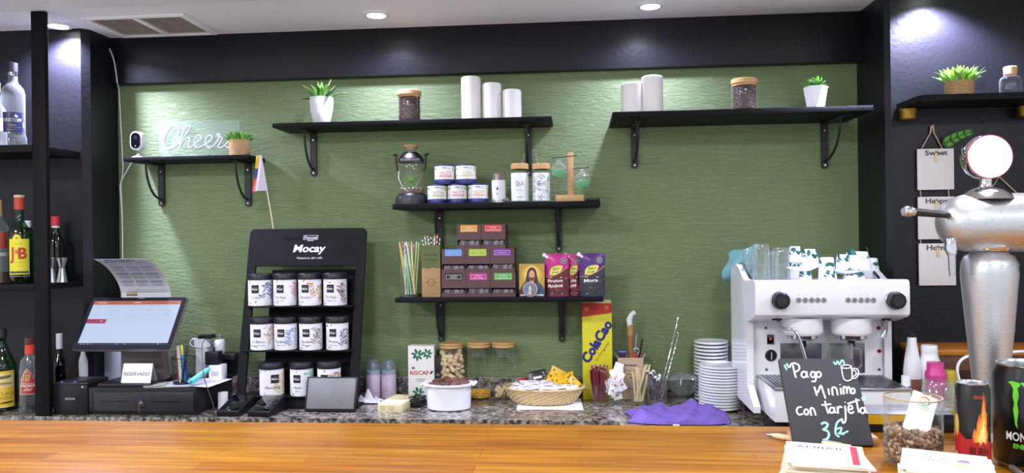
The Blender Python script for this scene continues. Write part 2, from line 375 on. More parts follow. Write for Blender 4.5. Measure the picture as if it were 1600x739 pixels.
class Art:
    def __init__(q): q.items = []
    def raw(q, vs, fs, m): q.items.append((vs, fs, m)); return q
    def rect(q, cx, cz, w, h, m, n=1):
        vs = []; fs = []
        for i in range(n+1):
            x = cx-w/2+w*i/n; vs += [(x, cz-h/2), (x, cz+h/2)]
        for i in range(n): fs.append((2*i, 2*i+2, 2*i+3, 2*i+1))
        return q.raw(vs, fs, m)
    def poly(q, pts, m):
        return q.raw(list(pts), [tuple(t) for t in geometry.tessellate_polygon([[Vector((x, z, 0)) for x, z in pts]])], m)
    def ell(q, cx, cz, a, b, m, n=20): return q.poly([(cx+a*math.cos(2*PI*i/n), cz+b*math.sin(2*PI*i/n)) for i in range(n)], m)
    def ring(q, cx, cz, a, w, m, n=24, b=None, t0=0, t1=2*PI):
        b = b or a; return q.stroke([(cx+a*math.cos(t0+(t1-t0)*i/n), cz+b*math.sin(t0+(t1-t0)*i/n)) for i in range(n+1)], w, m)
    def frame(q, cx, cz, w, h, t, m):
        q.rect(cx, cz+h/2, w+t, t, m); q.rect(cx, cz-h/2, w+t, t, m); q.rect(cx-w/2, cz, t, h, m); return q.rect(cx+w/2, cz, t, h, m)
    def leaf(q, x, z, L, w, a, m, curve=0.):
        up = []; dn = []; n = 7
        for i in range(n+1):
            t = i/n; ww = w/2*math.sin(PI*t)**.8; cx, cz = L*t, curve*L*t*t
            up.append((cx, cz+ww)); dn.append((cx, cz-ww))
        pts = up+dn[-2:0:-1]; ca, sa = math.cos(a), math.sin(a)
        return q.poly([(x+u*ca-v*sa, z+u*sa+v*ca) for u, v in pts], m)
    def stroke(q, pts, w, m):
        vs = []; fs = []; n = len(pts)
        for i, p in enumerate(pts):
            a = pts[max(i-1, 0)]; b = pts[min(i+1, n-1)]; dx, dz = b[0]-a[0], b[1]-a[1]; L = math.hypot(dx, dz) or 1
            nx, nz = -dz/L*w/2, dx/L*w/2; vs += [(p[0]+nx, p[1]+nz), (p[0]-nx, p[1]-nz)]
        for i in range(n-1): fs.append((2*i, 2*i+1, 2*i+3, 2*i+2))
        return q.raw(vs, fs, m)
    def text(q, txt, cx, cz, size, m, width=None, shear=0., rot=0., bold=0., align='c'):
        """size = letter height; width fits the line"""
        vs, fs = text_geo(txt, bold)
        if not vs: return q
        x0 = min(v[0] for v in vs); x1 = max(v[0] for v in vs); k = size/.7; kx = (width/(x1-x0)) if width else k
        off = {'c': (x0+x1)/2, 'l': x0, 'r': x1}[align]; ca, sa = math.cos(rot), math.sin(rot); o = []
        for x, y in vs:
            X = (x-off)*kx; Y = (y-.35)*k; X += shear*Y; o.append((cx+X*ca-Y*sa, cz+X*sa+Y*ca))
        return q.raw(o, fs, m)
    def put(q, g, mp, eps=.00035):
        for i, (vs, fs, m) in enumerate(q.items): g.add([mp(x, z, eps+i*.00003) for x, z in vs], fs, m)
        return g
    def flat(q, name, parent, M=None, eps=.0002):
        g = G(); M = M or Matrix(); q.put(g, lambda x, z, e: M @ Vector((x, -e, z)), eps); return q._b(g, name, parent)
    def wrap(q, name, parent, R, z0=0., eps=.0003, a0=0.):
        """round a cylinder of radius R (or R(z)); x = 0 faces the room"""
        g = G(); rf = R if callable(R) else (lambda z: R)
        n0 = rf(z0+.01)*.16
        for k, (vs, fs, m) in enumerate(q.items):          # split long triangles so they follow the curve
            vs = list(vs); todo = [tuple(f) for f in fs]; out = []
            todo = [(f[0], f[i], f[i+1]) for f in todo for i in range(1, len(f)-1)]
            while todo:
                f = todo.pop(); L, a, b, c = max((abs(vs[f[i]][0]-vs[f[(i+1) % 3]][0]), f[i], f[(i+1) % 3], f[(i+2) % 3]) for i in range(3))
                if L > n0 and len(vs) < 6000:
                    vs.append(((vs[a][0]+vs[b][0])/2, (vs[a][1]+vs[b][1])/2)); d = len(vs)-1; todo += [(a, d, c), (d, b, c)]
                else: out.append(f)
            q.items[k] = (vs, out, m)
        def mp(x, z, e):
            r = rf(z+z0)+e; a = x/rf(z+z0)+a0; return Vector((r*math.sin(a), -r*math.cos(a), z+z0))
        q.put(g, mp, eps); return q._b(g, name, parent)
    def _b(q, g, name, parent):
        me = bpy.data.meshes.new(name); me.from_pydata([tuple(v) for v in g.v], [], g.f)
        for n in g.names: me.materials.append(MATS[n])
        me.polygons.foreach_set('material_index', g.m); me.update()
        o = bpy.data.objects.new(name, me); COL.objects.link(o); o.parent = parent
        return o
# ================================================================== THE SETTING
def plan(g, pts, z0, z1, m):
    g.prism(pts, z0, z1, m, Matrix(((1, 0, 0, 0), (0, 0, 1, 0), (0, 1, 0, 0), (0, 0, 0, 1)))); return g
def struct(name, g, parent=None): return tag(g.build(name, parent), kind='structure')
struct('floor', G().box(-3.4, 3.4, -2.2, 3.25, -.06, 0, K('#b5aea4', .5)))
struct('ceiling', G().box(-3.4, 3.4, -2.2, 3.25, CEIL, CEIL+.08, 'white_paint'))
yst = Zp(150, 6, CEIL).y
struct('trim_2', G().box(-3.4, 3.4, -2.2, yst, CEIL-.016, CEIL+.01, 'white_paint', .004))
struct('wall_back', G().box(-2.2, 1.5, WALL, WALL+.12, 0, CEIL, 'green_wall'))
xl = P(128, 250, 2.90).x; xg = P(186, 300, WALL).x
g = G(); plan(g, [(-3.4, 2.90), (xl, 2.90), (P(143, 250, 2.925).x, 2.925), (xg, WALL+.01), (xg, WALL+.1), (-3.4, WALL+.1)], 0, CEIL, 'black_paint')
struct('wall_left', g, None)
xr = P(1341, 300, WALL).x; xr2 = P(1384, 300, 2.845).x
g = G(); plan(g, [(xr, WALL+.1), (xr, WALL+.01), (xr2, 2.845), (P(1394, 300, 2.83).x, 2.83), (3.4, 2.83), (3.4, WALL+.1)], 0, CEIL, 'black_paint')
struct('wall_right', g, None)
struct('trim_1', G().box(xg-.02, xr+.06, 3.055, WALL+.01, P(760, 117, WALL).z, CEIL+.001, 'black_paint', .003))
struct('wall_far_left', G().box(-3.5, -3.4, .3, 3.25, 0, CEIL, 'white_paint')); struct('wall_far_right', G().box(3.4, 3.5, .3, 3.25, 0, CEIL, 'white_paint'))
# loose white cable in the recess corner
g = G()
for k, pts in enumerate(([(171, 76), (178, 95), (183, 128), (186, 180), (189, 240), (190, 268), (187, 290), (189, 330), (190, 410), (191, 600)],
                         [(206, 248), (199, 262), (190, 278), (186, 290), (187, 310), (189, 350), (189.5, 410), (189, 600)])):
    g.tube([P(a+2, b, WALL-.006-.004*k) if b > 130 else P(a, b, 3.049-.004*k) for a, b in spline(pts, 4)], .0028, 'white_plastic', 6)
tag(g.build('wall_cable'), 'thin white cable running down the dark corner left of the green wall', 'cable')

# ceiling downlights
def downlight(px, py, label, k=1., cone=152, bl=.95, Y=None):
    c = Zp(px, py, CEIL) if Y is None else Vector((P(px, 20, Y).x, Y, CEIL)); t = thing('ceiling_downlight', label, 'ceiling light', c, 0, 'recessed spotlights in the ceiling')
    G().lathe([(.052, -.001), (.052, -.006), (.047, -.010), (.036, -.010), (.034, -.004), (.034, -.001)], 'white_plastic', 40).build('trim_ring', t)
    G().lathe([(.034, -.004), (.022, -.011), (0, -.013)], 'lamp_glow', 32).build('lamp', t)
    add_light('lamp_beam', 'SPOT', (0, 0, -.03), SPOT*k, (.76, .76, 1.15), .03, (0, 0, 0), t, (math.radians(cone), bl))
downlight(588, 21, 'glowing round downlight in the ceiling above the long left shelf')
downlight(1016, 7, 'glowing round downlight in the ceiling above the right-hand shelf')
downlight(91, 38, 'glowing round downlight next to the black post, by the ceiling vent', 3.6, 150, .7)
downlight(1472, -12, 'ceiling downlight above the dark right-hand shelf', 3.2, 136, .5, 2.735)
# ceiling air vent
a, b_, d_ = Zp(128, 27, CEIL), Zp(284, 18, CEIL), Zp(182, 57, CEIL)
vx0, vx1, vy0, vy1 = a.x, b_.x, (a.y+b_.y)/2, d_.y-.01
t = thing('air_vent', 'off-white louvred air vent with two panels in the ceiling', 'air vent', ((vx0+vx1)/2, (vy0+vy1)/2, CEIL))
w, d = (vx1-vx0)/2, (vy1-vy0)/2; fr = .022
print('vent', w, d)
g = G()
g.box(-w, w, -d, -d+fr, -.012, 0, 'white_paint', .003); g.box(-w, w, d-fr, d, -.012, 0, 'white_paint', .003)
for x in (-w, -fr/2, w-fr): g.box(x, x+fr, -d+fr-.002, d-fr+.002, -.012, 0, 'white_paint', .002)
g.build('frame', t)
for q in (-1, 1):
    g = G(); x0, x1 = (-w+fr-.003, -fr/2+.003) if q < 0 else (fr/2-.003, w-fr+.003)
    n = 13
    for i in range(n):
        y = -d+fr+(2*d-2*fr)*(i+.5)/n
        g.box(x0, x1, -.0048, .0048, -.0008, .0008, K('#d3c9ba', .7), M=T(0, y, -.0075) @ RX(.35))
    g.build('louvres', t); G().box(x0, x1, -d+fr, d-fr, -.0022, -.0005, K('#3a332c', .8)).build('duct_shade', t)  # dark sheet put in for the shade between the louvres

# back counter: L-shaped granite worktop
t = thing('back_counter', 'speckled dark granite back counter below the green wall', 'counter', (0, 0, 0))
YF = 2.66; YF2 = 2.44; xs = P(966, 655, 2.62).x
g = G(); plan(g, [(-3.3, YF), (xs, YF), (xs+.03, YF2), (2.9, YF2), (2.9, 2.825), (xr2-.004, 2.835), (xr-.004, WALL-.004), (xg+.004, WALL-.004), (xl+.03, 2.895), (-3.3, 2.895)], ZC-.03, ZC, 'granite'); g.build('worktop', t)
struct('trim_3', G().box(xg+.004, xr-.01, WALL-.022, WALL-.003, ZC+.0003, ZC+.072, 'granite', .002))
G().box(-3.25, 2.85, YF+.06, 2.80, 0.0, ZC-.03, 'black_board').build('cabinet_front', t)
# bar in front
t = thing('bar_counter', 'varnished orange butcher-block bar top across the foreground', 'bar', (0, 0, 0))
YB = 1.388
G().box(-2.6, 2.6, .82, YB, ZB-.04, ZB, 'bar_wood', .004).build('bar_top', t)
G().box(-2.5, 2.5, .95, YB-.08, 0, ZB-.04, 'brown_wood').build('bar_front', t)

# ================================================================== LEFT BOTTLE RACK
YP = 2.66
t = thing('bottle_rack', 'black open bottle rack with square post at far left', 'bottle rack', (0, 0, 0))
px0, px1 = P(51, 320, YP).x, P(73, 320, YP).x
G().box(px0, px1, YP, YP+.02, ZC, CEIL-.001, 'black_board', .003).build('post', t)
ZS1 = P(25, 226, YP).z; ZS2 = P(25, 444.5, YP).z
G().box(-2.9, px0+.002, YP-.002, 2.897, ZS1-.028, ZS1, 'black_board', .002).box(px0, xl-.004, YP+.012, 2.897, ZS1-.03, ZS1-.001, 'black_board', .002).build('shelf', t)
G().box(-2.9, px0+.002, YP-.002, 2.897, ZS2-.022, ZS2, 'black_board', .002).box(px0, xl-.004, YP+.05, 2.897, ZS2-.022, ZS2-.001, 'black_board', .002).build('shelf', t)

# ================================================================== WALL SHELVES
def wall_shelf(label, l, r, Yf, th, brs, low, group='black shelves on the green wall', arm=.12, bw=.026, Ym=None):
    A, Bp = P(*l, Yf), P(*r, Yf); zt = (A.z+Bp.z)/2
    t = thing('wall_shelf', label, 'shelf', ((A.x+Bp.x)/2, Yf, zt), 0, group); hw = (Bp.x-A.x)/2; D = WALL-.004-Yf
    G().box(-hw, hw, 0, D, -th, 0, 'black_board', .002).build('board', t)
    for b in brs:
        x = P(b, (l[1]+low)/2, WALL).x-t.location.x; zl = P(b, low, WALL).z-zt
        br = G()
        pts = [(-bw/2, -th), (bw/2, -th), (bw/2, zl+bw/2)]+[(bw/2*math.cos(a), zl+bw/2+bw/2*math.sin(a)) for a in [-.3, -.8, -1.57, -2.3, -2.84]]+[(-bw/2, zl+bw/2)]
        br.prism(pts, D-.009, D, 'black_iron', T(x)); br.box(-bw/2, bw/2, D-arm, D, -th-.007, -th, 'black_iron', .001, T(x))
        for zz in (zl+.014, -th-.03): br.cyl(.0035, 0, .002, 'steel', 10, T(x, D-.0088, zz) @ RX(PI/2))
        bo = br.build('bracket', t)
        h = zl+.03; arc = [(x, D-.008-(arm-.018)*math.sin(k*PI/16)**1.0*1.0, h+(-th-.006-h)*(1-math.cos(k*PI/16))) for k in range(9)]
        G().tube(arc, .0048, 'black_iron', 8).build('brace', bo)
    return t, zt
SH = {}
SH['ul'] = wall_shelf('long black wall shelf at upper left holding a spiky plant and three white pillars', (425, 190), (862, 184), 2.915, .017, (491, 826), 276)[1]
SH['ur'] = wall_shelf('long black wall shelf at upper right holding two white pillars and a faceted pot', (957, 176), (1365, 163), 2.81, .02, (991, 1287), 264, arm=.2)[1]
SH['m1'] = wall_shelf('middle black shelf carrying the lantern, tins and flask stand', (613, 318.5), (938, 313.5), 2.87, .021, (688, 873), 394)[1]
SH['m2'] = wall_shelf('lowest black shelf carrying straws, tea boxes and fruit pouches', (617, 466.5), (943, 463), 2.87, .018, (690, 878), 534)[1]
SH['sl'] = wall_shelf('short black shelf at left holding the camera, neon word and grass basket', (192, 246), (388, 241), 2.93, .016, (254, 389), 323, arm=.13)[1]

# right-hand dark shelf with brass supports
YR = 2.64; zr = P(1515, 146, YR).z; x0 = P(1400, 163, 2.83).x; 
t = thing('dark_shelf', 'black rounded shelf on brass supports on the right-hand dark wall', 'shelf', (x0, YR, zr))
g = G(); cr = .03; D = 2.826-YR
pts = [(0, D)]+[(cr-cr*math.cos(a), cr*1.2-cr*1.2*math.sin(a)) for a in (0, .4, .8, 1.2, PI/2)]+[(1.1, 0), (1.1, D)]
plan(g, pts, -.020, 0, 'black_board'); g.build('board', t)
for px in (1419, 1603):
    xx = P(px, 172, 2.79).x-x0; yy = 2.79-YR
    G().cyl(.028, -.062, -.0205, 'brass', 28, T(xx, yy, 0), .004, .0305).build('support', t)
# ================================================================== generic builders
def scatter_cyl(g, m, n, r, z0, z1, fn, seed=1):
    rnd = random.Random(seed)
    for i in range(n):
        a = rnd.uniform(0, 2*PI); rr = r*math.sqrt(rnd.random()); fn(g, Vector((rr*math.cos(a), rr*math.sin(a), rnd.uniform(z0, z1))), rnd, m)
def blade(g, base, az, L, w, lift, droop, m, n=6, th=.0012):
    """one curved plant blade with thickness"""
    d = Vector((math.cos(az), math.sin(az), 0)); sd = Vector((-d.y, d.x, 0))
    def fn(u, v):
        c = base+d*(L*u*math.cos(lift))+Vector((0, 0, L*(u*math.sin(lift)-droop*u*u)))
        ww = w*(math.sin(PI*min(1, .25+.75*u))**.8)*(1 if u < .98 else .15)
        return c+sd*((v-.5)*ww)+Vector((0, 0, abs(v-.5)*ww*.5))
    g.sheet(fn, n, 2, th, m)
def candle(Y, px, py0, wpx, zt, label):
    r = s(wpx/2, Y); p = P(px, 180, Y); h = P(px, py0, Y).z-zt
    g = G().lathe([(0, 0), (r-.002, 0), (r, .002), (r, h-.004), (r-.004, h), (r-.010, h), (r-.012, h-.004), (0, h-.005)], 'white_candle', 40)
    tag(g.build('pillar_candle', None, (p.x, Y, zt)), label, 'candle', 'white pillar candles on the top shelves')
candle(2.97, 736.5, 121, 31, SH['ul'], 'tallest white pillar candle on the upper left shelf')
candle(2.97, 769, 131, 30, SH['ul'], 'middle-height white pillar candle on the upper left shelf')
candle(2.97, 800, 141, 30, SH['ul'], 'shortest white pillar candle at right end of the upper left shelf')
candle(2.87, 987, 131, 32, SH['ur'], 'shorter white pillar candle at the left end of upper right shelf')
candle(2.87, 1019.5, 120, 33, SH['ur'], 'taller white pillar candle on the upper right shelf')

def bean_jar(Y, px, py0, wpx, zt, label):
    r = s(wpx/2, Y); p = P(px, 180, Y); h = P(px, py0, Y).z-zt; lid = h*.17
    t = thing('coffee_bean_jar', label, 'jar', (p.x, Y, zt), 0, 'wood-lidded coffee bean jars')
    G().lathe([(0, .002), (r-.003, .002), (r-.001, .006), (r-.001, h-lid), (r*.97, h-lid*.9)], 'glass', 40).build('glass_body', t)
    G().cyl(r+.001, h-lid, h, 'bamboo', 40, None, .003).cyl(r-.003, h-lid-.006, h-lid, 'bamboo', 40).build('lid', t)
    g = G(); rr = r-.005; g.cyl(rr-.002, .004, (h-lid)*.95, 'coffee_beans', 32); rnd = random.Random(px)
    for i in range(520):
        a = rnd.uniform(0, 2*PI); z = rnd.uniform(.006, (h-lid)*.95); b = rr-.0025
        g.ball(.0034, K(rnd.choice(['#3a2620', '#57392d', '#2b1b17', '#6f4c3c']), .45), T(b*math.cos(a), b*math.sin(a), z) @ RZ(a) @ RX(rnd.uniform(0, 3)) @ Matrix.Diagonal((.5, .75, 1.2, 1)), 6, 4)
    tag(g.build('coffee_beans', t), kind='stuff')
bean_jar(2.97, 640, 142, 38, SH['ul'], 'jar of dark coffee beans on the upper left shelf')
bean_jar(2.87, 1163.5, 124, 39, SH['ur'], 'jar of dark coffee beans on the upper right shelf')

# spiky plant in white textured pot
Y = 2.98; p = P(502.5, 180, Y); r = s(19, Y); h = P(502, 153, Y).z-SH['ul']
t = thing('potted_succulent', 'spiky green plant in a rough white round pot, upper left shelf', 'plant', (p.x, Y, SH['ul']))
G().lathe([(0, 0), (r*.62, 0), (r*.72, h*.08), (r*.92, h*.5), (r, h*.85), (r*.97, h), (r*.88, h), (r*.86, h*.85), (0, h*.82)], 'stone_pot', 40).build('pot', t)
g = G(); rnd = random.Random(5)
for i in range(26):
    az = i*2.4+rnd.uniform(-.2, .2); k = i/26
    blade(g, Vector((.004*math.cos(az), .004*math.sin(az), h*.82)), az, .082+.034*rnd.random(), .017, 1.45-1.15*(1-k) if i > 3 else 1.4, .10+.25*rnd.random(), rnd.choice(['leaf_green', 'leaf_green', 'leaf_fresh', 'leaf_dark']))
g.build('leaves', t)
# faceted pot
Y = 2.87; p = P(1274.5, 170, Y); r = s(17.5, Y); h = P(1274, 136, Y).z-SH['ur']
t = thing('potted_succulent', 'small succulent in a faceted geometric white pot, upper right shelf', 'plant', (p.x, Y, SH['ur']))
g = G(); n = 6; vs = []; fs = []
for k, (z, rr, o) in enumerate(((0, .78*r, 0), (h, r, .5))):
    vs += [(rr*math.cos(2*PI*(i+o)/n+.3), rr*math.sin(2*PI*(i+o)/n+.3), z) for i in range(n)]
for i in range(n): j = (i+1) % n; fs += [(i, j, n+i), (j, n+j, n+i)]
fs += [tuple(reversed(range(n)))]; vs += [(.85*v[0], .85*v[1], h) for v in vs[n:2*n]]; vs += [(.85*v[0], .85*v[1], h*.9) for v in vs[n:2*n]]
for i in range(n): j = (i+1) % n; fs += [(n+i, n+j, 2*n+j, 2*n+i), (2*n+i, 2*n+j, 3*n+j, 3*n+i)]
fs += [tuple(range(3*n, 4*n))]
g.add(vs, fs, 'white_plastic').build('pot', t, None, 10)
g = G(); rnd = random.Random(8)
for i in range(24):
    az = i*2.4; k = i/24
    blade(g, Vector((.003*math.cos(az), .003*math.sin(az), h*.88)), az, .045+.018*rnd.random(), .018, .35+1.0*k, .18, rnd.choice(['leaf_green', 'leaf_dark', 'leaf_green']))
g.build('leaves', t)

def grass_basket(Y, px, py0, pyt, wpx, zt, label, name='grass_basket', flower=False, taper=.92, frill=1.0):
    r = s(wpx/2, Y); p = P(px, py0, Y); h = P(px, py0, Y).z-zt; H = P(px, pyt, Y).z-zt
    t = thing(name, label, 'plant', (p.x, Y, zt)); g = G(); n = 9
    for i in range(n):
        z = h*(i+.5)/n; rr = r*(taper+(1-taper)*i/n)-.003
        g.tube([(rr*math.cos(2*PI*k/32), rr*math.sin(2*PI*k/32), z+.0006*math.sin(k*2.7)) for k in range(32)], h/n*.56, 'seagrass', 6, closed=True)
    g.cyl(r*taper-.004, .001, h*.9, 'seagrass', 28, None, 0, r-.006); g.build('basket', t)
    g = G(); rnd = random.Random(int(px))
    for i in range(620 if not flower else 260):
        az = rnd.uniform(0, 2*PI); q = rnd.random()**.6; b = Vector((r*.8*q*math.cos(az), r*.8*q*math.sin(az), h*.85))
        blade(g, b, az+rnd.uniform(-.8, .8), (H-h*.85)*rnd.uniform(.55, 1.15)*frill, .0042 if not flower else .013, 1.45-.85*q*rnd.random(), .14, rnd.choice(['leaf_green', 'leaf_fresh', 'leaf_dark'] if not flower else ['leaf_green', 'leaf_fresh', 'leaf_fresh']), 4, .0008)
    tag(g.build('grass', t), kind='stuff')
grass_basket(2.99, 374.5, 219, 204, 35, SH['sl'], 'bushy green grass in a woven basket beside the neon word')
grass_basket(2.72, 1498.5, 128, 105, 41, zr, 'leafy bright green plant in a small woven basket on the dark shelf', flower=True, frill=1.1)
# corked glass bottle on dark shelf
Y = 2.72; p = P(1579, 140, Y); r = s(14.5, Y); h = P(1579, 104, Y).z-zr
t = thing('corked_bottle', 'empty clear glass bottle with a pale wood stopper on the dark shelf', 'bottle', (p.x, Y, zr))
G().lathe([(0, .001), (r-.002, .001), (r, .004), (r, h*.52), (r*.9, h*.62), (r*.62, h*.68), (r*.6, h*.72)], 'glass', 36).build('glass_body', t)
G().cyl(r*.6, h*.70, h, 'bamboo', 28, None, .004, r*.64).build('stopper', t)

# ---------------------------------------------------------------- small left shelf: camera, neon word, flag
Y = 2.985; p = P(216, 240, Y); zt = SH['sl']
t = thing('security_camera', 'white security camera with black oval face on the short shelf', 'camera', (p.x, Y, zt))
G().lathe([(0, 0), (s(11, Y), 0), (s(11, Y), .003), (s(7, Y), .008), (.006, .012), (.005, .02), (0, .02)], 'white_plastic', 28).build('foot', t)
def capsule(hw, hh, r): 
    o = []
    for cx, cz, a0 in ((hw-r, hh-r, 0), (-hw+r, hh-r, PI/2), (-hw+r, -hh+r, PI), (hw-r, -hh+r, 1.5*PI)):
        o += [(cx+r*math.cos(a0+k*PI/12), cz+r*math.sin(a0+k*PI/12)) for k in range(7)]
    return o
zc_ = P(216, 220.5, Y).z-zt; hw, hh = s(10.3, Y), s(15.5, Y)
g = G(); g.prism(capsule(hw, hh, hw*.98), -.014, .014, 'white_plastic', T(0, 0, zc_)); g.prism(capsule(hw*.9, hh*.93, hw*.88), -.018, .017, 'white_plastic', T(0, 0, zc_)); h0 = g.build('housing', t)
G().prism(capsule(hw*.78, hh*.84, hw*.76), -.0195, -.0175, 'glossy_black', T(0, 0, zc_)).build('lens_face', t)
g = G(); g.cyl(.008, 0, .001, K('#1d2030', .15), 20, T(0, -.0193, zc_+.012) @ RX(PI/2)); g.cyl(.0014, 0, .0012, 'chrome', 10, T(.006, -.0195, zc_+.011) @ RX(PI/2)); g.build('lens', t)
G().cyl(.0022, 0, .001, 'led_blue', 12, T(0, -.0195, zc_-.022) @ RX(PI/2)).build('status_light', t)
# neon word
Y = 3.02; a, b_ = P(248, 243, Y), P(374, 188, Y)
t = thing('neon_sign', 'white neon tube word Cheers on a clear plate, unlit', 'sign', ((a.x+b_.x)/2, Y, zt)); wx = (b_.x-a.x)/2
G().box(-wx, wx, .0, .004, .002, P(311, 189, Y).z-zt, 'acrylic', .0005).build('backing_plate', t)
def zn(x, y): q = P(180+x/4.62, 180+y/4.62, Y); return (q.x-t.location.x, -.006, q.z-zt)
path = [(462, 148), (466, 108), (440, 82), (402, 98), (366, 170), (368, 232), (405, 248), (450, 222), (505, 160), (550, 100), (540, 78), (512, 95), (490, 160), (474, 236), (490, 200), (522, 168), (546, 178), (534, 222), (552, 236), (590, 205), (622, 182), (628, 156), (606, 148), (580, 180), (588, 228), (620, 234), (664, 208), (700, 182), (706, 156), (684, 148), (660, 180), (668, 226), (700, 234), (736, 200), (762, 150), (748, 138), (745, 150), (780, 168), (752, 226), (775, 236), (812, 205), (836, 170), (850, 190), (862, 220), (830, 236), (800, 226)]
G().tube([zn(*q) for q in spline(path, 5)], .0034, 'neon_tube_white', 8).build('neon_tube', t)
G().tube([(wx*.98, -.004, .03), (wx*.98, -.004, P(372, 186, Y).z-zt)], .005, 'acrylic', 8).build('plate_edge_post', t)
# small flag on a stick
t = thing('hand_flag', 'small flag with yellow, blue and red edge on a thin wooden stick', 'flag', (0, 0, 0)); Y = 2.915
G().tube([P(427, 357, Y+.04), P(422, 325, Y+.03), P(417, 298, Y+.02), P(409, 260, Y+.005), P(404, 243, Y)], .0022, 'stick_wood', 8).build('stick', t)
def flag(u, v):
    a = P(401, 243, Y-.004).lerp(P(393.5, 299, Y-.004), v); b = P(411, 243, Y-.004).lerp(P(418, 298, Y+.016), v)
    q = a.lerp(b, u); q.y += .008*math.sin(u*5+v*2)-.004; return q
for k, (v0, v1, u1, c) in enumerate(((0, .36, .42, '#d8c02c'), (.36, .64, .4, '#3a4aa0'), (.64, 1, .3, '#c8544c'))):
    G().sheet(lambda u, v, v0=v0, v1=v1, u1=u1: flag(u*(u1-.12*v*(v1-v0)), v0+(v1-v0)*v), 6, 6, .0006, K(c, .8)).build('stripe', t)
G().sheet(lambda u, v: flag(.40-.14*v+u*(.6+.14*v), v), 8, 8, .0006, K('#b9b4bd', .8)).build('cloth', t)
# ================================================================== MIDDLE SHELF
z1 = SH['m1']; Y = 2.965
# lantern terrarium
p = P(643, 312, Y); t = thing('lantern_terrarium', 'glass milk-churn lantern with plants inside and cork top on middle shelf', 'terrarium', (p.x, Y, z1))
hh = lambda py: P(643, py, Y).z-z1
R = lambda n: s(n, Y)
G().lathe([(0, 0), (R(25), 0), (R(25), hh(310)), (R(24), hh(307)), (R(22), hh(305)), (R(21), hh(303)), (R(20), hh(302.5)), (0, hh(302.5))], 'charcoal_plastic', 40).build('base', t)
G().lathe([(R(19), hh(302.3)), (R(19.6), hh(298)), (R(19.6), hh(256)), (R(19.2), hh(252))], 'glass', 40).build('glass_cylinder', t)
G().lathe([(R(20.4), hh(254)), (R(21), hh(253)), (R(21), hh(250.5)), (R(19), hh(247)), (R(14), hh(241)), (R(10.5), hh(239)), (R(10), hh(238)), (R(9), hh(239)), (R(13), hh(243)), (R(18), hh(248)), (R(19.3), hh(253))], 'dark_steel', 40).build('shoulder', t)
G().lathe([(R(9.2), hh(239)), (R(9.4), hh(231)), (R(9.8), hh(229))], 'glass_thick', 32).build('neck', t)
G().cyl(R(12), hh(231), hh(226.5), 'cork', 32, None, .001).cyl(R(9), hh(234), hh(231), 'cork', 28).build('cork', t)
for sgn in (-1, 1):
    g = G(); x = sgn*R(21.6)
    g.tube([(sgn*R(20.2), 0, hh(268)), (x+sgn*R(1), 0, hh(263)), (x+sgn*R(2.4), 0, hh(252)), (x+sgn*R(2.2), 0, hh(243))], .0038, 'black_iron', 8, flat=.5)
    g.tube([(x+sgn*R(.2), 0, hh(242.5)), (x+sgn*R(5), 0, hh(241.5))], .004, 'black_iron', 8); g.ball(.005, 'black_iron', T(x+sgn*R(5.2), 0, hh(241.5)), 10, 6)
    g.build('handle_ear', t)
    G().tube([(sgn*R(20), -R(2), hh(266)), (sgn*R(17.5), -R(12), hh(280)), (sgn*R(9), -R(19), hh(295)), (0, -R(20.6), hh(300))], .0010, 'steel', 6).build('wire', t)
g = G(); g.cyl(R(18.4), hh(302), hh(296), K('#6d5a46', .9), 32); rnd = random.Random(3)
for i in range(170):
    a = rnd.uniform(0, 2*PI); q = R(18)*math.sqrt(rnd.random()); g.ball(rnd.uniform(.003, .0055), K(rnd.choice(['#8b7458', '#b09a7c', '#5e4a3a', '#cfc4b4', '#7c6a44']), .9), T(q*math.cos(a), q*math.sin(a), hh(296)+rnd.uniform(-.003, .005)) @ RX(rnd.random()*3), 6, 4, .7)
tag(g.build('gravel', t), kind='stuff')
g = G()
for i in range(46):
    a = rnd.uniform(0, 2*PI); q = R(7)*rnd.random(); b = Vector((q*math.cos(a), q*math.sin(a), hh(297)+rnd.uniform(0, .05)))
    blade(g, b, a+rnd.uniform(-1, 1), rnd.uniform(.016, .032), .009, rnd.uniform(.2, 1.2), .25, rnd.choice(['leaf_fresh', 'leaf_green', 'leaf_fresh']), 4, .0008)
for i in range(5): g.tube([(0, 0, hh(297)), (.008*math.cos(i*1.3), .008*math.sin(i*1.3), hh(285)), (.014*math.cos(i*1.3), .014*math.sin(i*1.3), hh(274))], .0012, 'leaf_green', 6)
tag(g.build('plants', t), kind='stuff')

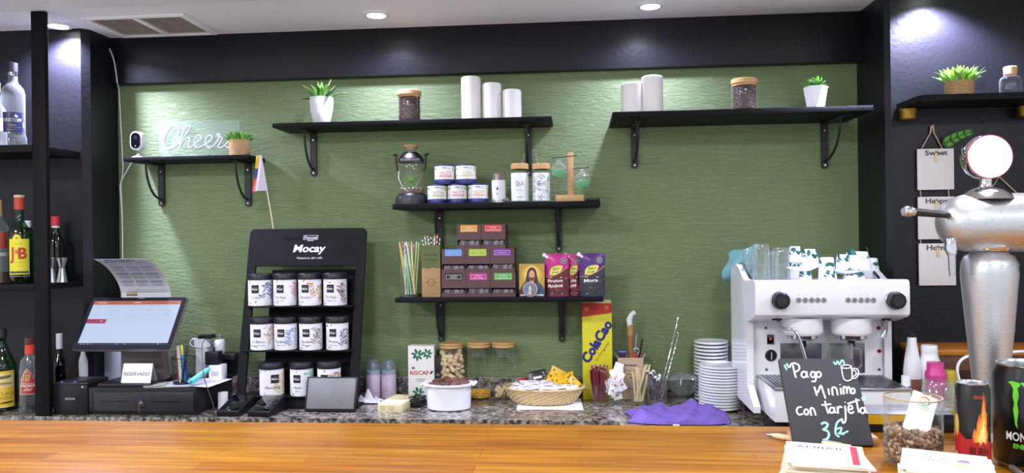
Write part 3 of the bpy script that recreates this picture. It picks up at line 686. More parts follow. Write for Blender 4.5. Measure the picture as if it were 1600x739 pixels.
def latte_tin(px, py0, py1, wpx, word, col, zb, label, fruit=None, Y=2.95):
    p = P(px, py1, Y); r = s(wpx/2, Y); h = P(px, py0, Y).z-P(px, py1, Y).z
    t = thing('latte_powder_tin', label, 'tin', (p.x, Y, zb), -math.atan2(p.x, Y)*.9, 'latte powder tins on the middle shelf'); navy = K('#2a2a6e', .35)
    G().cyl(r*.985, h*.12, h*.95, 'white_card', 40).build('body', t)
    G().lathe([(0, 0), (r*.94, 0), (r*.94, h*.035), (r*.99, h*.04), (r, h*.06), (r, h*.235), (r*.985, h*.245), (0, h*.245)], navy, 40).build('base_cap', t)
    G().lathe([(r*.98, h*.93), (r, h*.94), (r, h*.985), (r*.97, h), (r*.93, h), (r*.93, h*.975), (0, h*.97)], navy, 40).build('rim', t)
    A = Art(); zc = h*.59; hw = r*1.45
    A.rect(0, zc, 2*hw, h*.68, K('#f0f0ec', .6), 24)
    A.stroke(spline([(-r*.25, h*.80), (-r*.1, h*.86), (0, h*.80), (r*.12, h*.86), (r*.2, h*.79)], 4), .0022, K('#20242c'))
    A.rect(r*.48, h*.85, r*.34, .0012, K('#6a6e76')); A.rect(r*.48, h*.80, r*.34, .0012, K('#6a6e76')); A.rect(r*.44, h*.75, r*.25, .0012, K('#8a8e96'))
    A.ring(r*.98, h*.80, .0075, .0018, K('#5f9a46'), 16); A.ell(r*.98, h*.80, .0052, .0052, K('#b6d49a'))
    A.text(word, r*.12, h*.565, h*.17, K(col, .6), width=min(r*1.25, .0085*len(word)))
    A.rect(r*.1, h*.415, r*1.2, h*.075, K(col, .6), 8); A.rect(r*.1, h*.415, r*.9, h*.018, K('#f2f2ee', .6), 6)
    A.rect(r*.1, h*.32, r*1.1, h*.05, K('#e8e4d8', .6), 8)
    A.leaf(-r*1.1, h*.7, .014, .006, .9, K('#7aa64a')); A.leaf(-r*1.1, h*.72, .012, .005, 2.2, K('#d0506a')); A.leaf(-r*1.1, h*.36, .012, .004, 1.2, K('#6a7a8a'))
    A.leaf(r*1.28, h*.32, .024, .016, 1.5, K(fruit or '#c8a05a')); A.leaf(r*1.2, h*.62, .016, .006, 1.0, K('#5a8a3a'))
    A.wrap('label', t, r*.99)
    return h
yb = 285; hb = latte_tin(683.5, 285, 315, 31, 'MATCHA', '#a9bd4a', z1, 'white and navy tin with green print, bottom left of the tin pyramid', '#7a9a4a')
latte_tin(715, 285, 315, 31, 'PINK LATTE', '#d2457e', z1, 'white and navy tin with pink print, middle of the bottom row of tins', '#c8b08a', 2.951)
latte_tin(747.5, 285, 315, 31.5, 'CHAI LATTE', '#d8a24a', z1, 'white and navy tin with orange print, bottom right of the tin pyramid', '#b08a4a')
latte_tin(695, 254, 284, 32, 'PINK LATTE', '#e0607e', z1+hb+.0005, 'white and navy tin with pink print on the upper row of tins', '#b0c46a')
latte_tin(728.5, 254, 284, 32.5, 'CHAI', '#a8c060', z1+hb+.0005, 'white and navy tin with green lettering and orange leaf on upper row', '#d88a3a')

# glass with wrapped cork piece + crumpled foil
Y = 2.95; p = P(779.5, 312, Y); r = s(11, Y); h = P(779, 282, Y).z-z1
t = thing('paper_wrapped_glass', 'small glass in a white paper sleeve with brown cork pieces on top', 'glass', (p.x, Y, z1)); H = P(779, 271, Y).z-z1
G().cyl(r, .001, h, 'paper', 32).build('paper_sleeve', t)
G().lathe([(r*.86, h-.002), (r*.84, H)], 'glass_thick', 28).build('glass_body', t)
g = G(); 
for i in range(7): a = i*.9; g.cyl(.0045, h, H-.002*(i % 3), K(['#7a4a3a', '#c9b7a6', '#a08672'][i % 3], .8), 10, T(.009*math.cos(a), .009*math.sin(a)))
g.build('cork_pieces', t)
Art().rect(-r*.1, h*.62, .006, .010, K('#3a3a3e')).rect(-r*.1, h*.40, .004, .005, K('#3a3a3e')).wrap('mark', t, r)
Y = 2.93; p = P(782, 312, Y); g = G(); rnd = random.Random(9)
for i in range(16): g.ball(rnd.uniform(.006, .011), 'cellophane', T((i/15-.5)*.055, rnd.uniform(-.005, .005), .0085+rnd.uniform(-.001, .003)) @ RX(rnd.random()*3) @ RZ(rnd.random()*3), 5, 3, .7)
tag(g.build('crumpled_wrapper', None, (p.x, Y, z1)), 'crumpled clear wrapper lying in front of the paper-sleeved glass', 'wrapper')

# lidded glass tumblers with straws
def tumbler(px, label, col, tilt, spots):
    Y = 2.95; p = P(px, 312, Y); r = s(14, Y); h = P(px, 264, Y).z-z1; H = P(px, 256, Y).z-z1
    t = thing('straw_tumbler', label, 'tumbler', (p.x, Y, z1), -math.atan2(p.x, Y), 'printed tumblers with bamboo lids')
    G().lathe([(0, .002), (r*.9, .002), (r, .005), (r, h*.8), (r*.95, h*.88), (r*.78, h*.95), (r*.8, h)], 'glass', 36).build('glass_body', t)
    G().cyl(r*1.0, h*.985, H, 'bamboo', 32, None, .002).cyl(r*1.04, h*.985, h*.985+.004, 'bamboo', 32).build('lid', t)
    G().tube([(0, 0, .01), (tilt*.6, 0, h), (tilt*1.6, 0, P(px, 240, Y).z-z1)], .0027, 'glass_thick', 8).build('straw', t)
    A = Art(); A.rect(0, h*.46, r*2.6, h*.82, K('#eaf1ee', .6), 24); rnd = random.Random(px)
    for i in range(spots):
        x, z = rnd.uniform(-r*1.25, r*1.25), rnd.uniform(h*.08, h*.84); A.leaf(x, z, .005, .003, rnd.uniform(0, 6), K(rnd.choice(col), .7))
    ink = K('#4a4858')
    for dx, pts in ((-.012, [(.004, .008), (0, .010), (-.003, 0), (.001, -.009), (.005, -.006)]), (-.003, [(-.003, .010), (-.003, -.009), (-.003, 0), (.003, 0), (.003, -.008)]), (.007, [(0, .006), (0, -.006)]), (.012, [(.004, .010), (0, .004), (.003, -.008)])):
        A.stroke([(x+dx, z+h*.55) for x, z in spline(pts, 3)], .0016, ink)
    A.rect(0, h*.16, r*.8, .0014, ink); A.rect(0, h*.36, r*.9, .0012, K('#8a8a96'))
    A.wrap('printed_wrap', t, r)
tumbler(812.5, 'white printed tumbler with bamboo lid, straw leaning right, left one', ['#cfe0da', '#b9cfd0', '#d8e6e0'], .012, 40)
tumbler(846, 'dark-speckled printed tumbler with bamboo lid, right one of two', ['#55506a', '#7a7690', '#9a8ea6', '#4a7a70'], -.012, 90)

# flask stand
Y = 2.96; p = P(893, 311, Y); t = thing('flask_stand', 'wooden stand holding two round glass flasks of green water', 'vase stand', (p.x, Y, z1))
zz = lambda px, py: P(px, py, Y).z-z1; xx = lambda px: P(px, 290, Y).x-p.x
G().box(xx(868), xx(912), -.02, .03, 0, zz(893, 305), 'bamboo', .002).build('base', t)
G().box(xx(887), xx(896.5), 0, .022, zz(893, 305), zz(893, 238), 'pale_wood', .001).build('upright', t)
for fx, fy, rr, ay, x0, x1, yy in ((873.5, 267, 12.2, 245, 864.5, 901, -.018), (910, 283.5, 13.2, 263.5, 883, 919.5, -.012)):
    G().tube([(xx(x0), yy+.02, zz(880, ay+1.5)), (xx(x1), yy, zz(893, ay-1))], .0016, 'black_iron', 6).ball(.003, 'black_iron', T(xx(x0), yy+.02, zz(880, ay+1.5)), 8, 5).ball(.003, 'black_iron', T(xx(x1), yy, zz(893, ay-1)), 8, 5).build('holder_rod', t)
    r = s(rr, Y); cz = zz(fx, fy); M_ = T(xx(fx), yy-.012 if fx > 890 else yy, cz)
    pr = [(0, -r)]+[(r*math.sin(a), -r*math.cos(a)) for a in (.3, .6, .9, 1.2, 1.57, 1.9, 2.2, 2.5)]+[(s(4.2, Y), r*1.0), (s(4, Y), r*1.35), (s(5.5, Y), r*1.45)]
    f = G().lathe(pr, 'flask_glass', 32, M_).build('flask', t)
    q = r*.96; a1 = 1.62
    G().lathe([(0, -q)]+[(q*math.sin(a), -q*math.cos(a)) for a in (.3, .6, .9, 1.2, a1)]+[(0, -q*math.cos(a1))], 'water_mint', 32, M_).build('water', f)
# black remote
Y = 2.90; p = P(928, 311, Y); g = G(); g.box(-s(11, Y), s(11, Y), -.012, .012, 0, .011, 'black_plastic', .004); g.box(-s(3, Y), s(9, Y), -.008, .008, .010, .013, 'glossy_black', .001)
tag(g.build('remote_control', None, (P(926, 311, Y).x, Y+.01, z1), rot=(0, 0, .15)), 'small black remote at the right end of the middle shelf', 'remote')

# ================================================================== LOWEST SHELF
z2 = SH['m2']; Y = 2.94
p = P(641, 463, Y); r = s(15.5, Y); h = P(641, 415, Y).z-z2
t = thing('straw_glass', 'clear tumbler standing at the left end of lowest shelf', 'glass', (p.x, Y, z2))
G().lathe([(0, .003), (r*.78, .003), (r*.82, .006), (r, h)], 'glass', 36).lathe([(0, .0005), (r*.8, .0005), (r*.84, .006), (r*1.01, h)], 'glass', 36).build('glass_body', t)
cols = ['#e0a9cf', '#c9a4d8', '#a5dca0', '#e6e08a', '#e6c37a', '#8fd4b4', '#f0f0e6', '#b7e27a', '#d88fae', '#7fc98a']
rnd = random.Random(11)
for i in range(26):
    a = rnd.uniform(0, 2*PI); q = r*.62*math.sqrt(rnd.random()); tx = rnd.uniform(-.9, .55); L = rnd.uniform(.92, 1.02)*(P(641, 378, Y).z-z2)
    b = Vector((q*math.cos(a)*.9, q*math.sin(a)*.9, .008)); e = Vector((b.x*.6+tx*r*1.25, b.y*.6+rnd.uniform(-.3, .3)*r, L))
    c = cols[i % len(cols)]; g = G(); g.tube([b, e], .0026, K(c, .45), 8)
    dk = i in (4, 9, 15, 21)
    if dk:
        for k in range(6): g.tube([b.lerp(e, .8+k*.033), b.lerp(e, .816+k*.033)], .0028, K(['#e8e8ea', '#3a4a9a', '#b8303a'][k % 3] if i % 2 else ['#e8e8ea', '#2a2a30'][k % 2], .6), 8)
    tag(g.build('drinking_straw', None, (p.x, Y, z2)), 'long pastel plastic straw standing in the tumbler on lowest shelf' if not dk else 'straw with dark striped tip standing among pastel straws in tumbler', 'straw', 'pastel straws in the tumbler' if not dk else 'stripe-tipped straws in the tumbler')
# paper-straw box
x0, x1 = P(659, 425, Y-.03).x, P(688, 425, Y-.03).x; h = P(675, 383, Y-.03).z-z2
t = thing('paper_straw_box', 'tall green and kraft box lettered PAPER STRAW', 'box', ((x0+x1)/2, Y, z2)); w = x1-x0
G().box(-w/2, w/2, -.03, .03, 0, h, 'kraft', .0008).build('carton', t)
A = Art(); gr = K('#5e6a3c', .7); dk = K('#23271c', .7); A.poly([(-w/2, h*.55)]+[(-w/2+w*i/10, h*(.55+.012*math.sin(i*1.3)+.015*i/10)) for i in range(11)]+[(w/2, h), (-w/2, h)], gr)
A.text('PAPER', 0, h*.81, .010, dk, w*.72); A.text('STRAW', 0, h*.715, .010, dk, w*.72); A.rect(0, h*.655, w*.42, .001, dk)
A.ring(0, h*.28, .0145, .0012, K('#6a5232', .7)); A.ring(0, h*.28, .0115, .0008, K('#6a5232', .7)); A.text('STRAW', 0, h*.28, .004, K('#6a5232', .7), w*.6); A.rect(0, .012, w*.9, .0008, K('#8a6a44', .7))
A.flat('front_print', t, T(0, -.0302, 0)); G().box(w/2, w/2+.0006, -.03, .03, h*.56, h, gr).build('green_side', t)
for i in range(9):
    g = G(); b = Vector((-w*.36+w*.085*i, .012*(i % 3-1), h-.03)); e = b+Vector((-.012+.0022*i, .002, .03+.028+.004*(i*7 % 5)))
    for k in range(8): g.tube([b.lerp(e, k/8), b.lerp(e, (k+1)/8)], .0029, K(['#ececec', ['#2e5fa0', '#d8c438', '#b0303e', '#2f7a4a', '#33333a'][i % 5]][k % 2], .6), 8)
    tag(g.build('paper_straw', None, (t.location.x, Y, z2)), ['white and blue', 'white and yellow', 'white and red', 'white and green', 'black and white'][i % 5]+' striped paper straw poking from the kraft box', 'straw', ['blue', 'yellow', 'red', 'green', 'black'][i % 5]+' striped paper straws')
# infusion boxes
def tea_box(px0, px1, py0, py1, zb, col, txt, label, filler, tx=0):
    Yf = 2.905; a, b = P(px0, py1, Yf), P(px1, py1, Yf); h = P(px0, py0, Yf).z-P(px0, py1, Yf).z; w = (b.x-a.x)-.0012; d = .115
    t = thing('infusion_box', label, 'box', ((a.x+b.x)/2, Yf, zb), 0, 'brown infusion dispenser boxes')
    m = 'brown_card'; g = G(); zo, zt_ = h*.16, h*.37
    g.box(-w/2, w/2, 0, .0012, 0, zo, m); g.box(-w/2, w/2, 0, .0012, zt_, h, m)              # front below and above the opening
    g.box(-w/2, -w/2+.0012, .0012, d, 0, h, m); g.box(w/2-.0012, w/2, .0012, d, 0, h, m); g.box(-w/2, w/2, d, d+.0012, 0, h, m)
    g.box(-w/2, w/2, .0012, d, 0, .0012, m); g.box(-w/2, w/2, .0012, d, h-.0012, h, m); g.build('carton', t)
    g = G(); rnd = random.Random(px0+py0)
    n = 7
    for i in range(n):
        x = -w*.44+w*.88*i/(n-1); g.sheet(lambda u, v, x=x: (x*.8+(u-.5)*.017+rnd.uniform(-.0007, .0007), .004+.010*abs(u-.5)+.004*(i % 2), zo-.006+(zt_-zo)*1.0*v*(.75+.3*math.sin(PI*u))+.006*u*filler), 4, 3, .0006, ['cellophane', K('#8e8a92', .35), K('#5a565e', .4)][i % 3])
    tag(g.build('sachets', t), kind='stuff')
    A = Art(); lw, lh = w*.72, h*.27; c = K(col, .5)
    A.rect(tx, h*.845, lw, lh*1.08, c); wh = K('#f0ece8', .6); A.frame(tx, h*.83, lw*.86, lh*.62, .0009, wh)
    ls = txt.split('|')
    for i, l in enumerate(ls): A.text(l, tx, h*.83+(len(ls)-1)*.0035-.007*i, .0042, wh, min(lw*.7, .0038*len(l)))
    A.flat('label', t, T(0, -.0002, 0))
    return h
kb = [(690, 728.5, '#1d1b1e', 'TE NEGRO|ENGLISH', 'brown infusion box with black label, bottom row left', 0),
      (728.5, 767, '#b8288e', 'TE ROJO|DEL YUNNAN', 'brown infusion box with magenta label, bottom row middle', 1), (767, 806, '#5aa94c', 'TE VERDE|HIERBABUENA', 'brown infusion box with leaf green label, bottom row right', 0)]
for a, b, c, tx_, l, f in kb: hb1 = tea_box(a, b, 427.5, 465, z2, c, tx_, l, f)
for a, b, c, tx_, l, f in [(690, 727.5, '#4f8fd6', 'HIERBA BUENA', 'brown infusion box with blue label, middle row left', 0), (727.5, 766, '#a5c02c', 'TILA', 'brown infusion box with lime label, middle row centre', 0), (766, 804, '#7a2a9c', 'MANZANILLA', 'brown infusion box with purple label, middle row right', 1)]:
    hb2 = tea_box(a, b, 390, 427.5, z2+hb1+.0004, c, tx_, l, f)
for a, b, c, tx_, l, f in [(714.5, 751.5, '#d9962e', 'ROOIBOS|CON NARANJA', 'brown infusion box with orange label on the very top', 1), (751.5, 790, '#c8303c', 'FRUTOS|ROJOS DEL BOSQUE', 'brown infusion box with red label on the very top', 1)]:
    tea_box(a, b, 352, 389.5, z2+hb1+hb2+.0008, c, tx_, l, f)
# devotional picture card
Yf = 2.90; a, b = P(811.5, 463, Yf), P(851, 463, Yf); w = b.x-a.x; h = P(830, 412, Yf).z-z2
t = thing('portrait_card', 'card picture of a long-haired haloed figure beside the tea boxes', 'picture', ((a.x+b.x)/2, Yf, z2)); t.rotation_euler.x = -.06
G().box(-w/2, w/2, 0, .004, 0, h, K('#8a7444', .5), .001).build('card', t)
A = Art(); A.rect(0, h/2, w, h, K('#b3913c', .5)); A.ell(0, h*.66, w*.40, h*.30, K('#d0a93e', .5)); A.ell(0, h*.68, w*.30, h*.25, K('#e3c768', .5))
A.poly([(-w*.5, 0), (-w*.5, h*.2), (-w*.3, h*.42), (0, h*.46), (w*.3, h*.42), (w*.5, h*.25), (w*.5, 0)], K('#5a2f2c', .6))
A.poly([(w*.08, h*.42), (w*.3, h*.42), (w*.5, h*.25), (w*.5, 0), (w*.2, 0)], K('#3f5066', .6))
A.ell(0, h*.66, w*.20, h*.23, K('#4e3020', .6)); A.poly([(-w*.2, h*.68), (-w*.27, h*.4), (-w*.1, h*.42), (w*.1, h*.42), (w*.27, h*.4), (w*.2, h*.68)], K('#4e3020', .6))
A.poly([(-w*.08, h*.4), (w*.08, h*.4), (w*.07, h*.55), (-w*.07, h*.55)], K('#c99a78', .6)); A.ell(0, h*.65, w*.115, h*.15, K('#d3a584', .6)); A.poly([(-w*.1, h*.62), (-w*.05, h*.5), (0, h*.47), (w*.05, h*.5), (w*.1, h*.62), (w*.04, h*.58), (-w*.04, h*.58)], K('#5e3a26', .6))
for q in (-1, 1): A.rect(q*w*.045, h*.675, w*.04, h*.012, K('#3a2a22', .6))
A.rect(0, h*.56, w*.05, h*.01, K('#9a5a50', .6)); A.rect(-w*.30, h*.05, w*.3, h*.035, K('#e8e4da', .6)); A.rect(w*.28, h*.05, w*.36, h*.035, K('#e8e4da', .6))
A.flat('printed_picture', t, T(0, -.0002, 0))
Yf = 2.885; p = P(828.5, 463, Yf); r = s(11.7, Yf)
t = thing('round_medallion', 'small round grey medallion leaning on the haloed portrait card', 'medallion', (p.x, Yf, z2))
G().cyl(r, 0, .004, K('#b9a9a4', .35), 36, T(0, .004, r) @ RX(PI/2), .001).build('disc', t)
A = Art(); A.ell(0, r, r*.88, r*.88, K('#76828e', .4), 28); A.poly([(-r*.22, r*.35), (r*.22, r*.35), (r*.12, r*1.4), (-r*.12, r*1.4)], K('#dcd6cc', .5)); A.ell(0, r*1.5, r*.1, r*.13, K('#c39a7a', .5)); A.poly([(0, r*1.1), (r*.5, r*.3), (r*.2, r*.3)], K('#c0483c', .5)); A.poly([(0, r*1.1), (-r*.5, r*.3), (-r*.2, r*.3)], K('#8fa6c4', .5)); A.flat('relief_print', t, T(0, -.0002, 0))
# fruit pouches
def pouch(px0, px1, py0, Yf, c_top, fruit, words, label, mark=True, seal=True):
    a, b = P(px0, 462, Yf), P(px1, 462, Yf); w = b.x-a.x; h = P(px0, py0, Yf).z-z2
    t = thing('fruit_pouch', label, 'pouch', ((a.x+b.x)/2, Yf, z2), 0, 'spouted fruit pouches on the lowest shelf')
    bulge = lambda x, z: .016*max(0, math.cos(PI*x/w))**.7*max(0, 1-(z/h))**.5+.0012
    oc = .1*w
    def edge(u, v):
        x = (u-.5)*w; z = v*h
        return x, z
    def front(u, v): x, z = edge(u, v); return (x, -bulge(x, z), z)
    def back(u, v): x, z = edge(1-u, v); return (x, bulge(x, z)*.8, z)
    g = G(); g.sheet(front, 16, 14, .0004, K(c_top, .25)); g.sheet(back, 16, 14, .0004, K(c_top, .25)); g.build('bag', t)
    sp = G(); M_ = T(-w/2+.006, 0, h-.010) @ RY(-.95); sp.cyl(.0055, -.008, .006, 'white_plastic', 16, M_); sp.cyl(.008, .005, .017, 'white_plastic', 20, M_, .0015); sp.build('spout_cap', t)
    A = Art(); ph = []
    rnd = random.Random(px0)
    base = fruit[0]; n = 10
    gv, gf = [], []                                            # printed fruit ground, gridded so it follows the bulge
    for i in range(17):
        zt_ = h*(.45+.25*(i/16)**2)
        for j in range(13): gv.append((-w*.49+w*.98*i/16, .002+(zt_-.002)*j/12))
    for i in range(16):
        for j in range(12): gf.append((i*13+j, i*13+13+j, i*13+14+j, i*13+j+1))
    A.raw(gv, gf, K(base, .3))
    for i in range(42):
        x, z = rnd.uniform(-w*.44, w*.44), rnd.uniform(h*.05, h*.44); q = rnd.uniform(.0035, .0065); A.ell(x, z, q, q*.85, K(rnd.choice(fruit), .3), 9)
    A.stroke([(w*.49-w*.98*i/n, h*(.45+.25*(1-i/n)**2)+.001) for i in range(n+1)], .0022, K('#e0a552', .4))
    A.poly(spline([(-w*.30, h*.50), (-w*.26, h*.64), (-w*.05, h*.72), (w*.24, h*.72), (w*.18, h*.60), (w*.02, h*.52), (-w*.30, h*.50)], 4)[:-1], K('#e3dc6a', .4))
    gd = K('#2e4a22', .5); A.text('San', -w*.01, h*.655, .0075, gd, w*.30, .25, .12); A.text('Jorge', -w*.05, h*.575, .0075, gd, w*.30, .25, .12)
    wh = K('#f2eef2', .5)
    A.rect(-w*.02, h*.445, w*.5, .0018, wh)
    for i, l in enumerate(words): A.text(l, -w*.06, h*(.37-.115*i), .0115, wh, w*min(.62, .135*len(l)), .1, .06, .02)
    A.rect(0, h*.06, w*.5, .0016, wh)
    if mark:
        o = [(w*.28+.0115*math.cos(PI/8+k*PI/4), h*.84+.0115*math.sin(PI/8+k*PI/4)) for k in range(8)]; A.poly(o, wh); A.poly([(w*.28+(x-w*.28)*.9, h*.84+(z-h*.84)*.9) for x, z in o], K('#17171a', .5))
        for k in (-1, 0, 1): A.rect(w*.28, h*.84-k*.004, .012, .0013, wh)
    for k in range(3): A.stroke([(-w*.28+k*.007, h*(.93-.02*k)), (-w*.22+k*.006, h*(.88-.03*k))], .0012, K('#e6a6d6', .3))
    g = G(); A.put(g, lambda x, z, e: Vector((x, -bulge(x, z)-e-.0006, z)), .00015); A._b(g, 'front_print', t)
pouch(886, 909, 397, 2.952, '#c03a7e', ['#5a2226', '#8e2f34', '#a3443c', '#43201f', '#c4604a'], ['jos', 'jos'], 'second magenta red-fruit pouch, half hidden behind the first')
pouch(852, 889, 397, 2.925, '#bc1f80', ['#5a2226', '#8e2f34', '#b04440', '#43201f', '#c8685a'], ['Frutos', 'Rojos'], 'magenta fruit pouch lettered Frutos Rojos, in front')
pouch(906, 946, 396, 2.925, '#4f1c74', ['#2e2c36', '#3c3a46', '#4b4956', '#24222a'], ['Mora'], 'purple fruit pouch lettered Mora at the right end')
# ================================================================== BOTTLES IN THE RACK
def bottle(px, Y, zb, r, prof, label, glass, cap, name='liquor_bottle', group=None, liquid=None, art=None, capname='cap', rz=0):
    """prof: (radius factor, height) for the glass; cap: list of (radius factor, z0, z1, material)"""
    p = P(px, 400, Y); t = thing(name, label, 'bottle', (p.x, Y, zb), -math.atan2(p.x, Y)*.92, group)
    G().lathe([(0, .002)]+[(r*a, z) for a, z in prof], glass, 36).build('glass_body', t)
    g = G()
    for a, z0, z1, m in cap: g.cyl(r*a, z0, z1, m, 28, None, .001)
    g.build(capname, t)
    if liquid:
        m, top = liquid; pr = [(0, .005)]; 
        for (a, z) in prof:
            if z < top: pr.append((r*a*.94, max(z, .005)))
        pr += [(pr[-1][0], top), (0, top)]
        G().lathe(pr, m, 32).build('liquor', t)
    if art: art.wrap('label', t, r*1.0, 0, .0004)
    return t
hz = lambda py, Y, zb, px=20: P(px, py, Y).z-zb
# vodka on the top rack shelf
Y = 2.77; zb = ZS1; r = sr(20.5, Y, 23); H = lambda py: hz(py, Y, zb)
A = Art(); nv = K('#23264c', .4); A.rect(-.001, H(193), r*1.65, H(178)-H(209), nv, 16); A.text('ERISTOFF', 0, H(189.5), .0125, K('#c9ccd8', .4), r*1.45, 0, 0, .01)
A.poly([(.004, H(184)), (.012, H(179)), (.010, H(182)), (.018, H(183)), (.014, H(186))], K('#c9ccd8', .4)); A.rect(0, H(197.5), r*.5, .0022, K('#a9acc0', .4)); A.rect(r*.2, H(201), r*.9, .0012, K('#777a96', .4)); A.rect(-r*.1, H(204.5), r*.9, .0012, K('#777a96', .4)); A.rect(r*.9, H(196), r*.10, .02, K('#b9bdd0', .4))
bottle(23.5, Y, zb, r, [(1.02, .004), (1.06, .01), (1.06, H(216)), (.97, H(212)), (.95, H(208)), (.95, H(148)), (.86, H(140)), (.62, H(134)), (.42, H(130)), (.36, H(126)), (.36, H(115))], 'clear vodka bottle with navy label on the top rack shelf', 'glass_thick',
       [(.40, H(119), H(113), 'chrome'), (.40, H(113), H(98.5), K('#26222c', .3))], art=A)
Y = 2.84; p = P(-4, 400, Y)
r = sr(17, Y, 0); H = lambda py: hz(py, Y, zb); A = Art(); A.rect(0, H(195), r*1.6, .05, K('#c9d0cc', .5), 12)
bottle(-3, Y, zb, r, [(1, .004), (1, H(175)), (.8, H(168)), (.4, H(160)), (.36, H(140))], 'pale clear bottle half out of frame at left edge, top rack shelf', 'glass_thick', [(.4, H(142), H(128), 'white_plastic')], art=A)
# middle rack shelf
zb = ZS2; Y = 2.75; r = sr(18.5, Y, 31); H = lambda py: hz(py, Y, zb)
A = Art(); ye = K('#d9cf2e', .5); rd = K('#b3392a', .5)
A.poly([(-r*.92, H(428)), (r*.98, H(428)), (r*.98, H(373)), (r*.25, H(373)), (0, H(367)), (-r*.3, H(366.5)), (-r*.55, H(370)), (-r*.7, H(374)), (-r*.92, H(375))], ye)
A = Art(); A.rect(.0, H(401), r*1.95, H(373.5)-H(428.5), ye, 20); A.ell(-r*.2, H(374), r*.38, H(367)-H(374.5), ye, 16)
A.ell(-r*.2, H(372), .004, .004, K('#8a7a2a')); A.text('RARE', -r*.1, H(381), .0035, K('#8a7420'), r*.8)
A.text('J', -r*.66, H(395.5), .044, rd, r*.42, 0, 0, .035); A.text('B', r*.3, H(395.5), .040, rd, r*.8, 0, 0, .04); A.text('&', -r*.22, H(393), .016, rd, r*.32, 0, 0, .03)
A.text('BLENDED SCOTCH', 0, H(410), .0034, K('#a08a20'), r*1.5); A.text('WHISKY', 0, H(414.5), .0034, K('#a08a20'), r*.7); A.frame(.002, H(428), r*1.85, .016, .001, K('#c9c9c0')); A.rect(0, H(425), r*1.8, .008, K('#3a4a34'), 12)
bottle(31, Y, zb, r, [(.98, .003), (1, .008), (1, H(370)), (.98, H(362)), (.72, H(354)), (.5, H(347)), (.44, H(344)), (.40, H(330)), (.42, H(327))], 'green whisky bottle with yellow red-lettered label and red cap on middle shelf', 'glass_green',
       [(.46, H(328), H(306), rd), (.47, H(309), H(305), K('#c9b9a0'))], art=A, liquid=('glass_green', H(400)))
A = Art()
Y = 2.84; r = sr(14, Y, 43); H = lambda py: hz(py, Y, zb)
bottle(43, Y, zb, r, [(1, .003), (1, H(378)), (.85, H(366)), (.5, H(358)), (.42, H(352))], 'green bottle with white cap, behind the yellow-labelled one', 'glass_green', [(.46, H(356), H(345), 'white_plastic')])
Y = 2.74; r = sr(16, Y, 0); H = lambda py: hz(py, Y, zb); A = Art(); A.rect(0, H(375), r*1.9, H(361)-H(387), K('#8f3325', .5), 16); A.rect(0, H(397), r*1.95, .014, K('#9a9a92', .5), 16)
bottle(-1, Y, zb, r, [(1, .003), (1, H(362)), (.85, H(350)), (.5, H(343)), (.36, H(338)), (.34, H(325))], 'clear bottle with red label and amber rest, cut by left frame edge', 'glass_tint', [(.40, H(338), H(325), K('#9a8a5a')), (.36, H(325), H(312), 'cork')], art=A, liquid=('spirit_amber', H(425)))
Y = 2.84; r = sr(14, Y, 90); H = lambda py: hz(py, Y, zb, 90); A = Art()
bottle(87, Y, zb, r, [(1, .003), (1, H(382)), (.88, H(374)), (.55, H(366)), (.45, H(360)), (.42, H(352))], 'dark red-brown bottle with bright red cap right of the post', 'glass_dark', [(.46, H(356), H(352), K('#c9d4d8')), (.5, H(353), H(338), K('#c01f35', .35))], liquid=('glass_dark', H(390)))
def jigger(px, Y, label):
    p = P(px, 440, Y); r = sr(9.5, Y, 90); h = P(px, 403, Y).z-ZS2
    t = thing('jigger', label, 'measure', (p.x, Y, ZS2), 0)
    G().lathe([(0, h*.01), (r*.9, 0), (r*.94, .001), (r*.5, h*.58), (r*.5, h*.63), (r*.98, h), (r*.93, h), (r*.45, h*.66), (0, h*.66)], 'steel', 32).build('cups', t)
    G().lathe([(r*.52, h*.585), (r*.55, h*.605), (r*.52, h*.625)], 'dark_steel', 28).build('waist_band', t)
jigger(97, 2.78, 'steel double-cone jigger on middle rack shelf right of the post'); jigger(80.5, 2.775, 'second steel jigger, half hidden behind the black post')
# bottles on the counter in the rack
zb = ZC; Y = 2.76; r = sr(24, Y, 3); H = lambda py: hz(py, Y, zb); A = Art(); og = K('#d8b43a', .55)
A.rect(0, H(605), r*1.9, H(577)-H(632), og, 20); A.rect(0, H(592), r*1.8, H(581)-H(603), K('#d6c894', .6), 16); A.ell(r*.25, H(587), .02, .006, K('#4a4234', .6)); A.ell(r*.2, H(597), .028, .005, K('#8a7a4a', .6)); A.leaf(-.01, H(590), .05, .008, .3, K('#6a5a34'))
dk = K('#5a3f16', .6); A.text("'S JACK", r*.42, H(612.5), .0105, dk, r*.95); A.text('WHISKY', r*.25, H(619), .0105, dk, r*.95); A.leaf(-.01, H(627), .055, .008, .06, K('#4a3a1c')); A.rect(0, H(633), r*1.9, .003, K('#e6d27a'))
bottle(1, Y, zb, r, [(.98, .003), (1, .008), (1, H(577)), (.92, H(567)), (.62, H(552)), (.36, H(540)), (.30, H(530)), (.32, H(526))], "green whisky bottle with yellow picture label at bottom left", 'glass_green', [(.34, H(527), H(513), K('#24241f', .4))], art=A, liquid=('glass_green', H(585)))
Y = 2.73; r = sr(18, Y, 45); H = lambda py: hz(py, Y, zb, 45); A = Art(); rd = K('#9a2a30', .5)
A.rect(r*.9, H(590), r*.7, .06, K('#9aa69c', .5), 8)
arch = [(-r*.95, H(613)), (r*.55, H(613)), (r*.55, H(606)), (r*.40, H(592)), (r*.1, H(580)), (-r*.2, H(574)), (-r*.5, H(580)), (-r*.8, H(592)), (-r*.95, H(606))]
